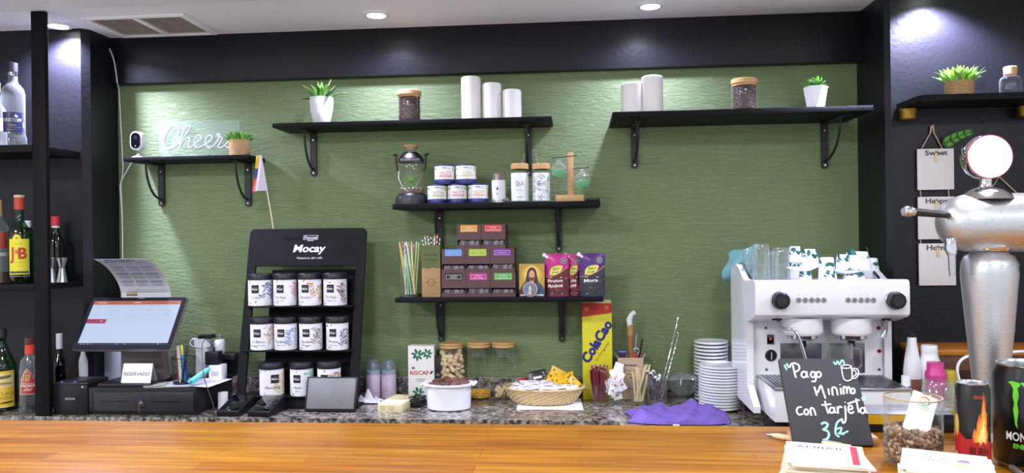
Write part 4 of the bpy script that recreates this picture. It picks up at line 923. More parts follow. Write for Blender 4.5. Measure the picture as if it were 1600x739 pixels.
A.poly([(x*1.04-.0006, z+(.002 if z > H(600) else -.0015)) for x, z in arch], K('#d8cfae', .5)); A.poly(arch, rd); A.ell(-r*.2, H(587), .008, .010, K('#b9a24a', .5)); A.ell(-r*.2, H(587), .005, .006, K('#4f7a3a', .5))
A.text('CACIQUE', -r*.2, H(600), .0085, K('#efe9dd'), r*1.3, 0, 0, .01); A.rect(-r*.2, H(596.5), r*1.2, .001, K('#efe9dd')); A.text('AÑEJO', -r*.2, H(606), .0065, K('#efe9dd'), r*.7)
bottle(45, Y, zb, r, [(.96, .003), (.98, .01), (.96, H(618)), (.98, H(612)), (.95, H(575)), (.86, H(562)), (.45, H(555)), (.36, H(551)), (.38, H(549))], 'clear rum bottle with red arched label beside the post', 'glass_thick', [(.48, H(553), H(538), K('#c8422e', .4)), (.5, H(538), H(527), K('#4a2a2a', .35))], art=A, liquid=('glass_dark', H(630)))
Y = 2.82; r = sr(12.5, Y, 90); H = lambda py: hz(py, Y, zb, 90)
bottle(91, Y, zb, r, [(1, .003), (1, H(572)), (.9, H(563)), (.45, H(553)), (.38, H(545))], 'brown bottle with pale wrapped neck behind the receipt printer', 'glass_dark', [(.42, H(545), H(521), K('#c9c9d2'))], liquid=('glass_dark', H(566)))

# ================================================================== TILL AREA
Yd = 2.685
# receipt printer
a, b = P(83, 640, Yd), P(137, 640, Yd); w = (b.x-a.x); h = P(110, 598, Yd).z-ZC
t = thing('receipt_printer', 'black cube receipt printer with blue lights beside the post', 'printer', ((a.x+b.x)/2, Yd, ZC))
G().box(-w/2, w/2, 0, .13, 0, h*.93, 'black_plastic', .004).build('body', t)
G().box(-w/2, w/2, .002, .13, h*.92, h, 'charcoal_plastic', .003).build('lid', t)
g = G()
for dx in (-.30, .08): g.cyl(.0024, 0, .001, 'led_blue', 12, T(dx*w, .012, h+.0002))
g.build('status_lights', t); G().cyl(.0035, 0, .001, K('#c9c9cf', .4), 16, T(w*.36, -.0005, h*.87) @ RX(PI/2)).build('button', t)
Art().text('EPSON', 0, h*.5, .0075, K('#b9bac2', .4), w*.27, 0, 0, .01).flat('lettering', t, T(0, -.0008, 0))
# cash drawer
a, b = P(138, 640, Yd), P(306, 640, Yd); w = b.x-a.x; h = P(225, 606, Yd).z-ZC; D = .30
t = thing('cash_drawer', 'wide black metal cash drawer with a key, under the till screen', 'cash drawer', ((a.x+b.x)/2, Yd, ZC)); zd = ZC+h; xd = t.location.x
G().box(-w/2, w/2, .002, D, .006, h, 'black_plastic', .003).box(-w/2+.01, w/2-.01, .01, D-.01, 0, .007, 'black_iron').build('case', t)
g = G(); g.box(-w*.44, w*.485, -.004, .004, h*.15, h*.85, 'charcoal_plastic', .002); dr = g.build('drawer_front', t)
g = G()
for x in (-.26, .24): g.box(w*x-w*.13, w*x+w*.13, -.0045, -.0035, h*.49, h*.53, K('#0a0a0c', .3))
g.build('slot', dr)
G().cyl(.011, 0, .006, 'chrome', 24, T(w*.0, -.004, h*.44) @ RX(PI/2), .001).cyl(.006, .006, .010, 'steel', 16, T(0, -.004, h*.44) @ RX(PI/2)).build('lock', dr)
g = G(); g.lathe([(.0075, -.001), (.010, -.001), (.010, .001), (.0075, .001)], 'chrome', 20, T(.003, -.016, h*.50) @ RX(PI/2)); g.box(-.0022, .0022, -.017, -.0155, h*.12, h*.42, 'brass'); g.box(-.003, .003, -.0165, -.013, h*.38, h*.44, 'steel'); g.build('key', t)
# till screen on a stand
Yb, Yt = 2.69, 2.82; bl, br, tl, tr = P(109, 546.5, Yb), P(264, 546, Yb), P(147, 465, Yt), P(294, 465, Yt)
t = thing('till_screen', 'tilted touch-screen till monitor showing a pale page on the drawer', 'monitor', (P(222, 600, 2.80).x, 2.80, zd)); o = Vector(t.location)
cx = (bl.x+br.x+tl.x+tr.x)/4-o.x; mid = Vector((cx, (Yb+Yt)/2-o.y, (bl.z+tl.z)/2-o.z)); hh_ = math.hypot(Yt-Yb, tl.z-bl.z); an = math.atan2(Yt-Yb, tl.z-bl.z); ww = (br.x-bl.x+tr.x-tl.x)/2
M_ = T(*mid) @ RX(-an)
G().box(-ww/2, ww/2, .001, .018, -hh_/2, hh_/2, K('#6c6660', .35), .004, M_).build('housing', t)
G().prism([capsule(ww/2-.0015, hh_/2-.0015, .006)], -.0015, .006, K('#12131f', .2), M_).build('bezel', t)
A = Art(); sw, sh = ww*.915, hh_*.835; sz = hh_*.005
A.rect(0, sz, sw, sh, 'screen_light'); A.rect(0, sz+sh*.46, sw, sh*.09, 'screen_orange'); A.rect(0, sz-sh*.485, sw, sh*.05, 'screen_navy'); A.rect(-sw*.39, sz+sh*.03, sw*.22, sh*.10, 'screen_red')
A.rect(-sw*.40, sz+sh*.46, sw*.1, .0016, 'screen_white'); A.rect(0, sz+sh*.46, sw*.09, .0022, 'screen_white'); A.rect(sw*.47, sz+sh*.46, .004, .003, 'screen_white')
for r_ in range(3):
    for c_ in range(5): A.rect(-sw*.42+c_*sw*.2, sz+sh*(.385-.105*r_), sw*.045, .0012, 'screen_line')
for k in range(4): A.rect(-sw*.46+k*.012, sz-sh*.485, .004, .0022, 'screen_white')
A.rect(-sw*.06, sz-sh*.485, .003, .003, 'screen_white'); A.rect(sw*.03, sz-sh*.485, .003, .003, 'screen_white'); A.rect(sw*.4, sz-sh*.485, .003, .003, 'screen_white'); A.rect(-sw*.33, sz+sh*.03, .010, .0022, 'screen_white')
A.rect(.01, hh_*.475, .026, .0026, K('#8a8a94', .4))
A.flat('display', t, M_ @ T(0, -.0017, 0))
x0, x1 = P(157, 600, 2.72).x-o.x, P(240, 600, 2.72).x-o.x
G().box(x0, x1, 2.70-o.y, 2.86-o.y, 0, .012, 'charcoal_plastic', .004).build('foot_plate', t)
x0, x1 = P(190, 570, 2.79).x-o.x, P(257, 570, 2.79).x-o.x
zt_ = P(220, 535, 2.78).z-o.z
G().prism([(x0+.012, .012), (x1, .012), (x1-.012, zt_), (x0-.004, zt_)], -.012, .03, K('#5b524d', .35)).box(x0, x1-.01, -.02, .06, zt_-.03, zt_+.02, K('#3a3634', .4), .004).build('neck', t)
# RESERVADO tent card
Yt_ = 2.715; a, b = P(188, 592, Yt_), P(234, 592, Yt_); w = b.x-a.x; zf = zd+.012; h = P(212, 567.5, 2.735).z-zf
t = thing('reserved_sign', 'white folded tent card lettered RESERVADO below the till screen', 'sign', ((a.x+b.x)/2+.002, Yt_, zf+.0003))
lean = .020
G().sheet(lambda u, v: ((u-.5)*w, lean*v, h*v), 4, 4, .001, K('#eef1f6', .5)).build('front_panel', t)
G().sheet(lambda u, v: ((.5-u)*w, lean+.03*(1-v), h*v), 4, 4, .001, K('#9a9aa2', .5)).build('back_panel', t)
Art().text('RESERVADO', 0, h*.47, .0125, K('#4a4c52', .6), w*.88, .2, 0, .01).flat('lettering', t, RX(-math.atan2(lean, h)) @ T(0, -.0004, 0))
# calendar sheet curling behind the screen
t = thing('calendar_sheet', 'curling printed calendar sheet with blue-grey month blocks behind the till screen', 'calendar', (0, 0, 0))
prof_ = [(P(192, 470, 2.945), P(271, 470, 2.945)), (P(190, 455, 2.94), P(269, 455, 2.94)), (P(185, 444, 2.925), P(264, 444, 2.925)), (P(177, 431, 2.895), P(256, 431, 2.895)), (P(166, 419, 2.855), P(245, 419, 2.855)), (P(156, 411, 2.815), P(235, 411, 2.815)), (P(146, 405, 2.77), P(225, 404.5, 2.77))]
prof_ = [(P(194, 590, 2.950), P(272, 590, 2.950))]+prof_; prof_[0][0].z = prof_[0][1].z = zd+.001
n_ = len(prof_)-1
xl_ = sum(q[0].x for q in prof_)/len(prof_); xr_ = sum(q[1].x for q in prof_)/len(prof_)
prof_ = [(Vector((xl_, a.y, (a.z+b.z)/2)), Vector((xr_, b.y, (a.z+b.z)/2))) for a, b in prof_]
def cal(u, v):
    f_ = v*n_; i = min(int(f_), n_-1); k = f_-i
    p0, p1, p2, p3 = [prof_[min(max(i+d, 0), n_)] for d in (-1, 0, 1, 2)]
    cr = lambda a, b, c, d: .5*(2*b+(c-a)*k+(2*a-5*b+4*c-d)*k*k+(3*b-a-3*c+d)*k**3)
    return cr(p0[0], p1[0], p2[0], p3[0]).lerp(cr(p0[1], p1[1], p2[1], p3[1]), u)
G().sheet(cal, 6, 28, .0005, K('#c8c8ce', .7)).build('sheet', t)
A = Art(); v0 = 1/n_; U = lambda f: v0+(1-v0)*f     # f 0..1 over the visible stretch
blu, gry, nav = K('#8a97b8', .7), K('#9a9ca6', .7), K('#3c4470', .7)
for rr_, f in enumerate((.865, .70, .545, .395)):
    for c_ in range(3):
        A.rect(.19+.29*c_+.02, U(f), .235, .028, blu, 4)
        for k in range(3): A.rect(.19+.29*c_+.02, U(f-.045-.022*k), .22, .006, gry, 3)
for k in range(3): A.rect(.55, U(.21-.04*k), .75, .008, gry, 4)
for k in range(5): A.rect(.22, U(.125-.022*k), .22, .012, K(['#5a5640', '#d8a63a'][k % 2], .7), 2)
sc = [(.22, .93), (.235, .985), (.28, .995), (.285, .965), (.24, .955)], [(.30, .955), (.33, .972), (.315, .975), (.305, .945), (.345, .945)], [(.37, .968), (.375, .942), (.40, .968), (.41, .942)], [(.47, .965), (.44, .965), (.435, .945), (.465, .945), (.475, .967), (.48, .943)], [(.54, .962), (.515, .968), (.505, .945), (.545, .943)], [(.565, .955), (.60, .965), (.58, .972), (.57, .945), (.61, .945)], [(.63, .966), (.635, .943), (.645, .96), (.68, .966)]
for q in sc: A.stroke([(x*1.25-.1, U(.935+(z-.955)*2.0)) for x, z in spline(q, 4)], .012, nav)
g = G(); A.put(g, lambda x, v, e: cal(x, v)+Vector((0, -.75*e, -.65*e)), .0004); A._b(g, 'printing', t)
# white items behind the screen foot
Y = 2.90; t = thing('spray_bottle', 'slim white bottle behind the receipt printer', 'bottle', tuple(C(131, Y))); h = P(131, 520, Y).z-ZC; r = s(6.8, Y)
G().lathe([(0, 0), (r, 0), (r, h*.55), (r*.9, h*.62), (r*.5, h*.70), (r*.5, h*.74), (0, h*.74)], 'white_plastic', 28).build('body', t); G().cyl(r*.55, h*.74, h, K('#d0d4dc', .5), 20).build('cap', t)
def carton(px0, px1, py, Y, d, m, label, name='carton_box', zb=ZC):
    a, b = P(px0, 580, Y), P(px1, 580, Y); t = thing(name, label, 'box', ((a.x+b.x)/2, Y, zb)); w = b.x-a.x; h = P((px0+px1)/2, py, Y).z-zb
    G().box(-w/2, w/2, 0, d, 0, h, m, .001).build('carton', t); G().box(-w*.5, w*.5, -.0006, 0, h*.93, h, K('#d9dade', .6)).build('flap', t); return t
carton(137.5, 158, 535, 2.985, .06, K('#f0efee', .6), 'white carton standing behind the receipt printer, left one')
carton(159, 189, 532, 2.99, .07, K('#c3cade', .6), 'pale bluish carton standing behind the till screen foot')
# papers, pen cup, gadgets on the drawer
g = G()
for k, (x0, x1, y0, y1, rz) in enumerate(((236, 302, 2.69, 2.80, .12), (255, 340, 2.70, 2.86, -.12), (232, 262, 2.688, 2.76, .3))):
    a, b = P(x0, 595, 2.74).x, P(x1, 595, 2.74).x
    M_ = T((a+b)/2, (y0+y1)/2, zd+.0012+.0016*k) @ RZ(rz)
    gg = G(); gg.sheet(lambda u, v, w=b-a, d=y1-y0: ((u-.5)*w, (v-.5)*d, .0025*abs(math.sin(u*3+v))*u), 6, 6, .0006, K(['#c9c9d0', '#d9d6ea', '#b9b9ae'][k], .7), M_)
    tag(gg.build('paper_sheet'), ['loose grey-white slip on the cash drawer in front of pen cup', 'lilac-white paper sheet under the pen cup and teal tool', 'small folded grey paper beside the reserved card'][k], 'paper')
zp = zd+.0062; Y = 2.755; p = P(287, 590, Y); r0, r1 = s(15.5, Y), s(18.5, Y); h = P(287, 558, Y).z-zp
t = thing('pen_cup', 'black wire-mesh pen cup on the cash drawer', 'pen cup', (p.x, Y, zp))
g = G(); n = 22
for i in range(n):
    for sg in (-1, 1):
        g.tube([((r0+(r1-r0)*k/5)*math.cos(2*PI*i/n+sg*k*.22), (r0+(r1-r0)*k/5)*math.sin(2*PI*i/n+sg*k*.22), h*k/5) for k in range(6)], .0006, 'black_iron', 4)
g.cyl(r0, 0, .002, 'black_iron', 24); g.build('mesh_wall', t)
g = G(); g.tube([(r1*math.cos(2*PI*k/28), r1*math.sin(2*PI*k/28), h) for k in range(28)], .0016, 'black_iron', 6, closed=True); g.tube([(r0*math.cos(2*PI*k/28), r0*math.sin(2*PI*k/28), .002) for k in range(28)], .0016, 'black_iron', 6, closed=True); g.build('rim', t)
for nm, m, dx, tx, rr_, py, lb in (('ruler', K('#d8dade', .4), -.008, -.022, 0, 538, 'white ruler leaning left in the mesh pen cup'), ('marker_pen', K('#3f9fd0', .4), .004, -.010, .005, 539, 'blue and yellow highlighter in the mesh pen cup'), ('ballpoint_pen', K('#2a3f9a', .4), .012, .004, .0035, 545, 'dark blue pen in the mesh pen cup'), ('ballpoint_pen', K('#1c1c22', .4), -.004, .016, .004, 541, 'black pen leaning right in the mesh pen cup'), ('ballpoint_pen', K('#8a3a34', .4), -.016, -.028, .003, 546, 'brown-red pen at the left rim of the pen cup')):
    e = Vector((tx, .004*(dx > 0), P(287, py, Y).z-zp)); b = Vector((dx, .012*(-1 if dx < 0 else 1)*.5, .003)); t = thing(nm, lb, 'pen' if nm != 'ruler' else 'ruler', (p.x, Y, zp))
    if rr_ == 0: G().tube([b, e], .006, m, 4, flat=.25).build('strip', t); G().tube([b.lerp(e, .97)+Vector((0, -.0015, 0)), e], .005, K('#222226'), 4, flat=.3).build('end_mark', t)
    else: G().tube([b, b.lerp(e, .72)], rr_, m, 10).build('barrel', t); G().tube([b.lerp(e, .72), e.lerp(b, .02), e], [rr_*1.08, rr_*1.08, rr_*.6], K('#d6d23a', .4) if nm == 'marker_pen' else m, 10).build('cap', t)
# teal handheld tool
Y = 2.70; t = thing('stapler', 'turquoise hand tool lying on papers right of the pen cup', 'stapler', (P(311, 590, Y).x, Y, zd+.0075)); o = Vector(t.location)
A0, A1 = P(297, 592, Y)-o, P(328, 575, Y+.05)-o; A0.z = .010
teal = K('#5fc4c0', .4)
G().tube([A0.lerp(A1, k) for k in (0, .08, .3, .7, .94, 1)], [.006, .0105, .0105, .0098, .008, .003], teal, 16).build('body', t)
g = G(); g.tube([A0+Vector((-.004, -.004, -.001)), A0.lerp(A1, .12)+Vector((0, -.004, .001))], .0085, K('#3f9a98', .4), 12); g.build('nose', t); g = G(); g.tube([A0+Vector((.008, -.006, -.0065)), A0.lerp(A1, .5)+Vector((.004, 0, -.006))], .004, K('#4fb0ae', .4), 8); g.build('lever', t)
# mug, charger, roll
zq = zd+.0002; Y = 2.90; cb = carton(306, 321, 544, Y, .05, K('#d6d6da', .6), 'small white box under the white mug on the cash drawer', zb=zq)
zz_ = zq+P(314, 544, Y).z-zq; Y2 = 2.925; p = P(318, 540, Y2); r = s(13, Y2); h = P(318, 529, Y2).z-zz_
t = thing('white_mug', 'white mug with side handle behind the pen cup', 'mug', (p.x-.004, Y2, zz_+.0003)); h = max(h, .035)
G().lathe([(0, 0), (r*.9, 0), (r, .003), (r, h), (r*.92, h), (r*.9, .004), (0, .004)], 'white_china', 32).build('body', t)
G().tube([(-r*.95-.022*math.sin(k*PI/8), 0, h*.5+h*.45*math.cos(k*PI/8)) for k in range(9)], .0035, 'white_china', 8).build('handle', t)
t = thing('black_case', 'small black case lying on top of the white mug', 'case', (p.x+.012, Y2, zz_+h+.0006)); G().box(-.026, .03, -.02, .02, 0, .012, 'black_plastic', .002).build('body', t); G().box(-.024, .028, -.018, .018, .012, .016, 'charcoal_plastic', .002).build('lid', t)
Y = 2.83; a, b = P(326, 590, Y), P(346, 590, Y); w = b.x-a.x; h = P(336, 571, Y).z-zq
t = thing('power_adapter', 'white adapter block on the cash drawer by the turquoise tool', 'adapter', ((a.x+b.x)/2, Y, zq)); G().box(-w/2, w/2, 0, .05, 0, h, 'white_plastic', .003).build('body', t); G().box(-w*.3, w*.3, -.0006, 0, h*.3, h*.6, K('#c9ccd2')).build('plate', t)
za = zq+h; a, b = P(319, 560, Y), P(340, 560, Y); w = b.x-a.x; h = P(330, 550, Y).z-za; xc = (a.x+b.x)/2
t = thing('phone_charger', 'black charger block with a thin cable, on the white adapter', 'charger', (xc, Y+.004, za+.0003)); G().box(-w/2, w/2, 0, .04, 0, h, 'black_plastic', .003).build('block', t); G().cyl(.0035, h, h+.016, 'black_plastic', 12, T(w*.1, .012, 0)).build('plug', t)
o = Vector(t.location); pts = [Vector((w*.1, .012, h+.014))+o, P(326, 533, Y), P(320, 531, Y), P(316, 540, Y-.03), P(316, 565, 2.70), P(319, 590, 2.675), P(326, 612, 2.667), P(333, 632, 2.664), P(335, 648, 2.667)]
G().tube([Vector(q)-o for q in spline([tuple(q) for q in pts], 5)], .0017, K('#3a3a40', .5), 6).build('cable', t)
Y = 2.90; a, b = P(340, 580, Y), P(363, 580, Y); w = b.x-a.x; h = P(352, 553, Y).z-zq
t = thing('black_holder', 'black open holder at the back of cash drawer beneath the white roll', 'holder', ((a.x+b.x)/2, Y, zq)); g = G(); g.box(-w/2, w/2, 0, .06, 0, .01, 'black_plastic', .002); g.box(-w/2, w/2, .045, .06, 0, h-.0, 'black_plastic', .002); g.box(-w/2, -w/2+.01, 0, .06, 0, h, 'black_plastic', .002); g.build('body', t); G().box(-w/2, w/2+.012, 0, .06, h-.022, h, 'black_plastic', .003).build('top_tray', t)
t = thing('wrapped_roll', 'white plastic-wrapped roll with twisted tip on the black holder', 'roll', (P(343.5, 550, Y+.03).x, Y+.03, zq+h+.0003)); r = s(9, Y); h2 = P(343, 531, Y+.03).z-zq-h
G().lathe([(0, 0), (r*.9, 0), (r, .004), (r, h2*.85), (r*.8, h2), (0, h2)], K('#d9dce0', .4), 28).build('roll', t); G().tube([(0, 0, h2*.95), (.002, 0, h2+.010), (-.002, 0, h2+.022)], [.007, .003, .006], 'frosted_cap', 8).build('twisted_tip', t)
# paper roll and card terminals on the counter
Y = 2.80; h = P(348, 613, Y).z-ZC; r = s(7.8, Y)
t = thing('paper_roll', 'white till paper roll standing on the counter by the card terminals', 'paper roll', tuple(C(348.5, Y))); G().lathe([(.006, .0), (r, 0), (r, h), (.006, h), (.005, h-.002), (.005, .002)], 'paper', 32).build('paper', t); G().lathe([(.0045, .001), (.006, .001), (.006, h-.001), (.0045, h-.001)], K('#b9a88f')).build('core', t)
def terminal(px, Y, label, rz):
    w = s(37, Y); t = thing('card_terminal', label, 'card terminal', tuple(C(px, Y)), rz, 'card terminals by the display stand'); d = .135
    side = [(0, 0), (d, 0), (d, .052), (d-.012, .054), (0, .018)]
    g = G(); g.prism([(x, z) for x, z in side], -w/2, w/2, 'black_plastic', Matrix(((0, 1, 0, 0), (1, 0, 0, 0), (0, 0, 1, 0), (0, 0, 0, 1)))); g.build('body', t)
    an = math.atan2(.036, d-.012); M_ = T(0, 0, .0185) @ RX(an)
    G().box(-w*.44, w*.44, .012, d*.93, 0, .0015, 'glossy_black', .0006, M_).build('screen', t)
    G().box(-w*.46, w*.46, -.0012, .001, .004, .012, K('#08080a', .3)).build('card_slot', t)
terminal(355, 2.675, 'black card terminal beside the paper roll, left one', -.06); terminal(403, 2.672, 'black card terminal in front of the display stand, right one', -.10)
# tablet with grey screen
Yb, Yt = 2.755, 2.795; bl, br, tl, tr = P(474.6, 642.5, Yb), P(555, 643, Yb), P(481, 590, Yt), P(560.5, 591, Yt)
t = thing('tablet', 'black-framed tablet with dusty grey screen leaning before the display stand', 'tablet', ((bl.x+br.x)/2, Yb, ZC)); o = Vector(t.location); hh_ = math.hypot(Yt-Yb, tl.z-ZC); an = math.atan2(Yt-Yb, tl.z-ZC); w = br.x-bl.x
M_ = RX(-an) @ T(0, 0, .004)
G().box(-w/2, w/2, 0, .009, 0, hh_, 'black_plastic', .003, M_).build('case', t); G().box(-w*.46, w*.46, -.0008, .001, hh_*.07, hh_*.95, 'dusty_glass', .0004, M_).build('screen', t)
G().box(-w*.2, w*.2, .06, .064, .002, .075, 'black_plastic', .001, RX(.25) @ T(0, 0, 0)).box(-w*.2, w*.2, .005, .085, 0, .003, 'black_plastic').build('stand', t)

# ================================================================== TEA DISPLAY STAND
Yb, Yt = 2.81, 2.972
def PL(px, py):                         # point on the leaning front frame
    d = ray(px, py); zb0 = ZC; zt0 = P(480, 357, Yt).z; k = (Yt-Yb)/(zt0-zb0)
    tt = (Yb+k*(EYE-zb0))/(d.y-k*d.z); return Vector((d.x*tt, d.y*tt, EYE+d.z*tt))
zt0 = P(480, 357, Yt).z; hh_ = math.hypot(zt0-ZC, Yt-Yb); an = math.atan2(Yt-Yb, zt0-ZC)
xl0 = (PL(395, 358).x+PL(364, 620).x)/2; xr0 = (PL(576, 358).x+PL(556, 610).x)/2; xm = (xl0+xr0)/2; w = xr0-xl0
t = thing('tea_display_stand', 'tall black leaning display stand with white lettering and three shelves of tins', 'display stand', (xm, Yb, ZC))
M_ = RX(-an); loc = lambda px, py: ((PL(px, py).x-xm), (PL(px, py).z-ZC)/math.cos(an))
out = capsule(w/2, hh_/2, .02); out = [(x, z+hh_/2) for x, z in out]
out = [(x, z) if z > .05 else (math.copysign(w/2, x), 0) for x, z in out]; o2 = []
for q in out:
    if not o2 or q != o2[-1]: o2.append(q)
iw = w/2-loc(410, 430)[0]*0-.034; itop = loc(480, 415)[1]; 
inn = [(-iw, .05), (iw, .05), (iw, itop), (-iw, itop)]
G().prism([o2, inn], 0, .012, 'black_board', M_).build('front_frame', t)
G().box(-iw+.035, iw+.008, .085, .092, .0, itop, 'black_board', 0, M_).build('back_panel', t)
TZ = []
for k, py in enumerate((477.5, 546.5, 618)):
    z = PL(460, py).z-ZC; yf = z*math.tan(an); TZ.append((z, yf))
    G().box(-iw-.012, iw+.002, yf-.02, yf+.088, z-.006, z, 'black_board', .0012).build('tier', t)
G().box(-w/2, w/2, -.004, .10, 0, .008, 'black_board', .001).build('base', t)
wh = K('#d6d6de', .5); A = Art(); cx = loc(485, 380)[0]
q = loc(480, 371)[1]; A.frame(cx, q, .058, .016, .0014, wh); A.text('Pascual', cx, q, .0105, wh, .050, 0, 0, .015); A.rect(cx, q-.013, .026, .002, wh)
A.text('Mocay', cx-.001, loc(480, 388)[1], .029, wh, .128, .2, 0, .028); A.text('Maestros del café.', cx+.002, loc(480, 403)[1], .008, wh, .104)
A.flat('lettering', t, M_ @ T(0, -.0003, 0))
# tins
def tea_tin(row, px0, px1, py0, word, word2, col, style, label, hide=False):
    z, yf = TZ[row]; r0 = .5
    Y = Yb+yf+.022+.0; a, b = P(px0, 450, Y), P(px1, 450, Y); r = (b.x-a.x)/2; h = P((px0+px1)/2, py0, Y).z-ZC-z
    t = thing('tea_tin', label, 'tin', ((a.x+b.x)/2, Y, ZC+z+.0003), -math.atan2((a.x+b.x)/2, Y)*.8, 'loose tea tins on the display stand')
    G().lathe([(0, 0), (r*.93, 0), (r*.95, .001), (r*.95, h*.84), (0, h*.84)], K('#e4e4ea', .4), 40).build('body', t)
    G().lathe([(0, h*.81), (r, h*.81), (r, h*.97), (r*.97, h*.985), (r*.9, h*.985), (r*.88, h), (0, h)], 'black_plastic', 40).build('lid', t)
    A = Art(); rnd = random.Random(int(px0*7+row)); c1, c2 = K(col, .6), K(style, .6)
    A.rect(0, h*.42, r*2.9, h*.80, K('#e9e9ee', .6), 24)
    for k in range(3):
        bx, bz = rnd.uniform(r*.25, r*1.1), h*rnd.uniform(.05, .3)
        pts = spline([(bx, bz), (bx+rnd.uniform(-.006, .006), bz+.02), (bx+rnd.uniform(-.012, .012), bz+.045), (bx+rnd.uniform(-.014, .014), min(bz+.065, h*.78))], 4)
        pts = [(x, min(z, h*.78)) for x, z in pts]; A.stroke(pts, .0009, c2)
        for j, (x, zz0) in enumerate(pts[1:-1]):
            L = rnd.uniform(.013, .021)
            if j % 2 and rnd.random() < .45: continue
            A.leaf(x, min(zz0, h*.70), L, L*.36, PI/2+(.9 if j % 2 else -.9)+rnd.uniform(-.3, .3) if zz0 < h*.6 else rnd.choice([0, PI])+rnd.uniform(-.3, .3), c1 if rnd.random() < .65 else c2)
    for k in range(5):
        x, z0 = rnd.uniform(-r*1.2, -r*.3), rnd.choice([rnd.uniform(.05, .14), rnd.uniform(.68, .76)])*h; A.leaf(x, z0, rnd.uniform(.008, .014), .004, rnd.uniform(-.5, 3.4), c2)
    lx = -r*.36 if not hide else r*.3
    A.rect(lx, h*.53, r*.62, r*.66, K('#17171b', .5)); A.rect(lx, h*.575, r*.26, .0022, wh); A.text('Mocay', lx, h*.53, .006, wh, r*.5, .2, 0, .04); A.rect(lx, h*.49, r*.3, .001, wh)
    ink = K('#55565e', .6); A.text(word, -r*.30 if not hide else r*.15, h*.27, .0095, ink, min(r*1.35, .0058*len(word)))
    if word2.startswith('Bai'): A.text(word2, -r*.3 if not hide else r*.15, h*.155, .0052, K('#85868e', .6), min(r*1.1, .0036*len(word2)))
    elif word2: A.rect(-r*.3, h*.155, min(r, .0036*len(word2)), .002, K('#a5a6ae', .6))
    A.wrap('label', t, r*.955)
tea_tin(0, 388.5, 425, 427.5, 'Té Azul', 'Chai', '#8d84c4', '#6a6a94', 'white tea tin with violet leaves lettered Té Azul, top row far left')
tea_tin(0, 427.5, 463.5, 427, 'Té Rojo', 'Pu Erh', '#dcaeb4', '#c98f96', 'white tea tin with pink leaves lettered Té Rojo, second on top row')
tea_tin(0, 466.5, 502.5, 426.5, 'Rooibos', '', '#d2b27a', '#b99458', 'white tea tin with ochre sprigs lettered Rooibos on the top row')
tea_tin(0, 505.5, 542, 426, 'Té Rojo', 'del Yunnan', '#b79a9a', '#7a5f64', 'white tea tin with mauve-brown leaves lettered Té Rojo, top row far right')
tea_tin(1, 391, 427, 495.5, 'Té Blanco', 'Baileys Caramel', '#c9ad98', '#a58468', 'white tea tin with beige leaves lettered Té Blanco, middle row far left')
tea_tin(1, 428, 463.5, 495, 'Té Blanco', 'con limón', '#b5bedc', '#8f9ac0', 'white tea tin with pale blue leaves lettered Té Blanco, middle row')
tea_tin(1, 467, 503, 494.5, 'Rooibos', 'con fresa', '#b9b0a8', '#8a7f78', 'white tea tin with grey-brown star flowers lettered Rooibos, middle row')
tea_tin(1, 509, 544, 494, 'Frutas', 'del bosque', '#9a8fa4', '#6b5f78', 'white tea tin with small dark sprigs lettered Frutas, middle row far right')
tea_tin(2, 404.5, 442, 565.5, 'Manzanilla', '', '#e3cf8a', '#cbb46a', 'white tea tin with yellow flowers lettered Manzanilla on the bottom row', True)
tea_tin(2, 452, 488, 565, 'Menta', 'Poleo', '#9fcab4', '#6fa88c', 'white tea tin with mint green leaves lettered Menta Poleo, bottom row')
tea_tin(2, 494.5, 531, 564, '', '', '#c9a88a', '#a37f62', 'white tea tin with tan leaves half hidden behind the grey tablet')
# ================================================================== COUNTER, MIDDLE
# baby bottles
for px, py, lb in ((584, 562, 'lilac baby bottle with a clear dome cap, left of the pair'), (608, 563, 'lilac baby bottle with a clear dome cap, right of the pair')):
    Y = 3.035; r = s(12.2, Y); zc_ = ZC; H = lambda q: P(px, q, Y).z-ZC
    t = thing('baby_bottle', lb, 'bottle', tuple(C(px, Y)), 0, 'baby bottles on the counter'); li = K('#cdbcd2', .45)
    G().lathe([(0, .0), (r*.93, 0), (r*.97, .003), (r*.97, H(584)), (r*.9, H(582)), (0, H(582))], li, 32).build('body', t)
    G().lathe([(r*.99, H(584)), (r*.99, H(575)), (r*.85, H(567)), (r*.5, H(py)), (0, H(py)+.002)], 'frosted_cap', 32).build('dome_cap', t)
    G().cyl(r*.92, H(583), H(579), K('#d9dbe2', .4), 28).lathe([(r*.5, H(579)), (r*.42, H(576)), (r*.22, H(572)), (r*.18, H(567)), (0, H(566))], 'frosted_cap', 20).build('teat', t)
    A = Art(); A.rect(-r*.1, H(600), .0016, .05, K('#8f86a0')); A.leaf(r*.3, H(613), .012, .006, .4, K('#cf8fb0')); A.wrap('scale_print', t, r*.97)
# crumpled tissue
def tiss(u, v):
    x, y = (u-.5)*.086+.006*math.sin(v*9), (v-.5)*.06
    return (x, y, .004+.034*abs(math.sin(u*7.3+v*2.1))*(.55+.45*math.cos(v*9+u*3))*math.sin(PI*u)**.5*math.sin(PI*v)**.5+.012*math.exp(-((u-.35)**2+(v-.5)**2)*14)+.006*math.sin(u*17+v*11)*math.sin(PI*u)*math.sin(PI*v))
tag(G().sheet(tiss, 22, 18, .0012, 'paper').build('crumpled_tissue', None, C(578, 2.93), 20), 'crumpled white tissue in front of the baby bottles', 'tissue')
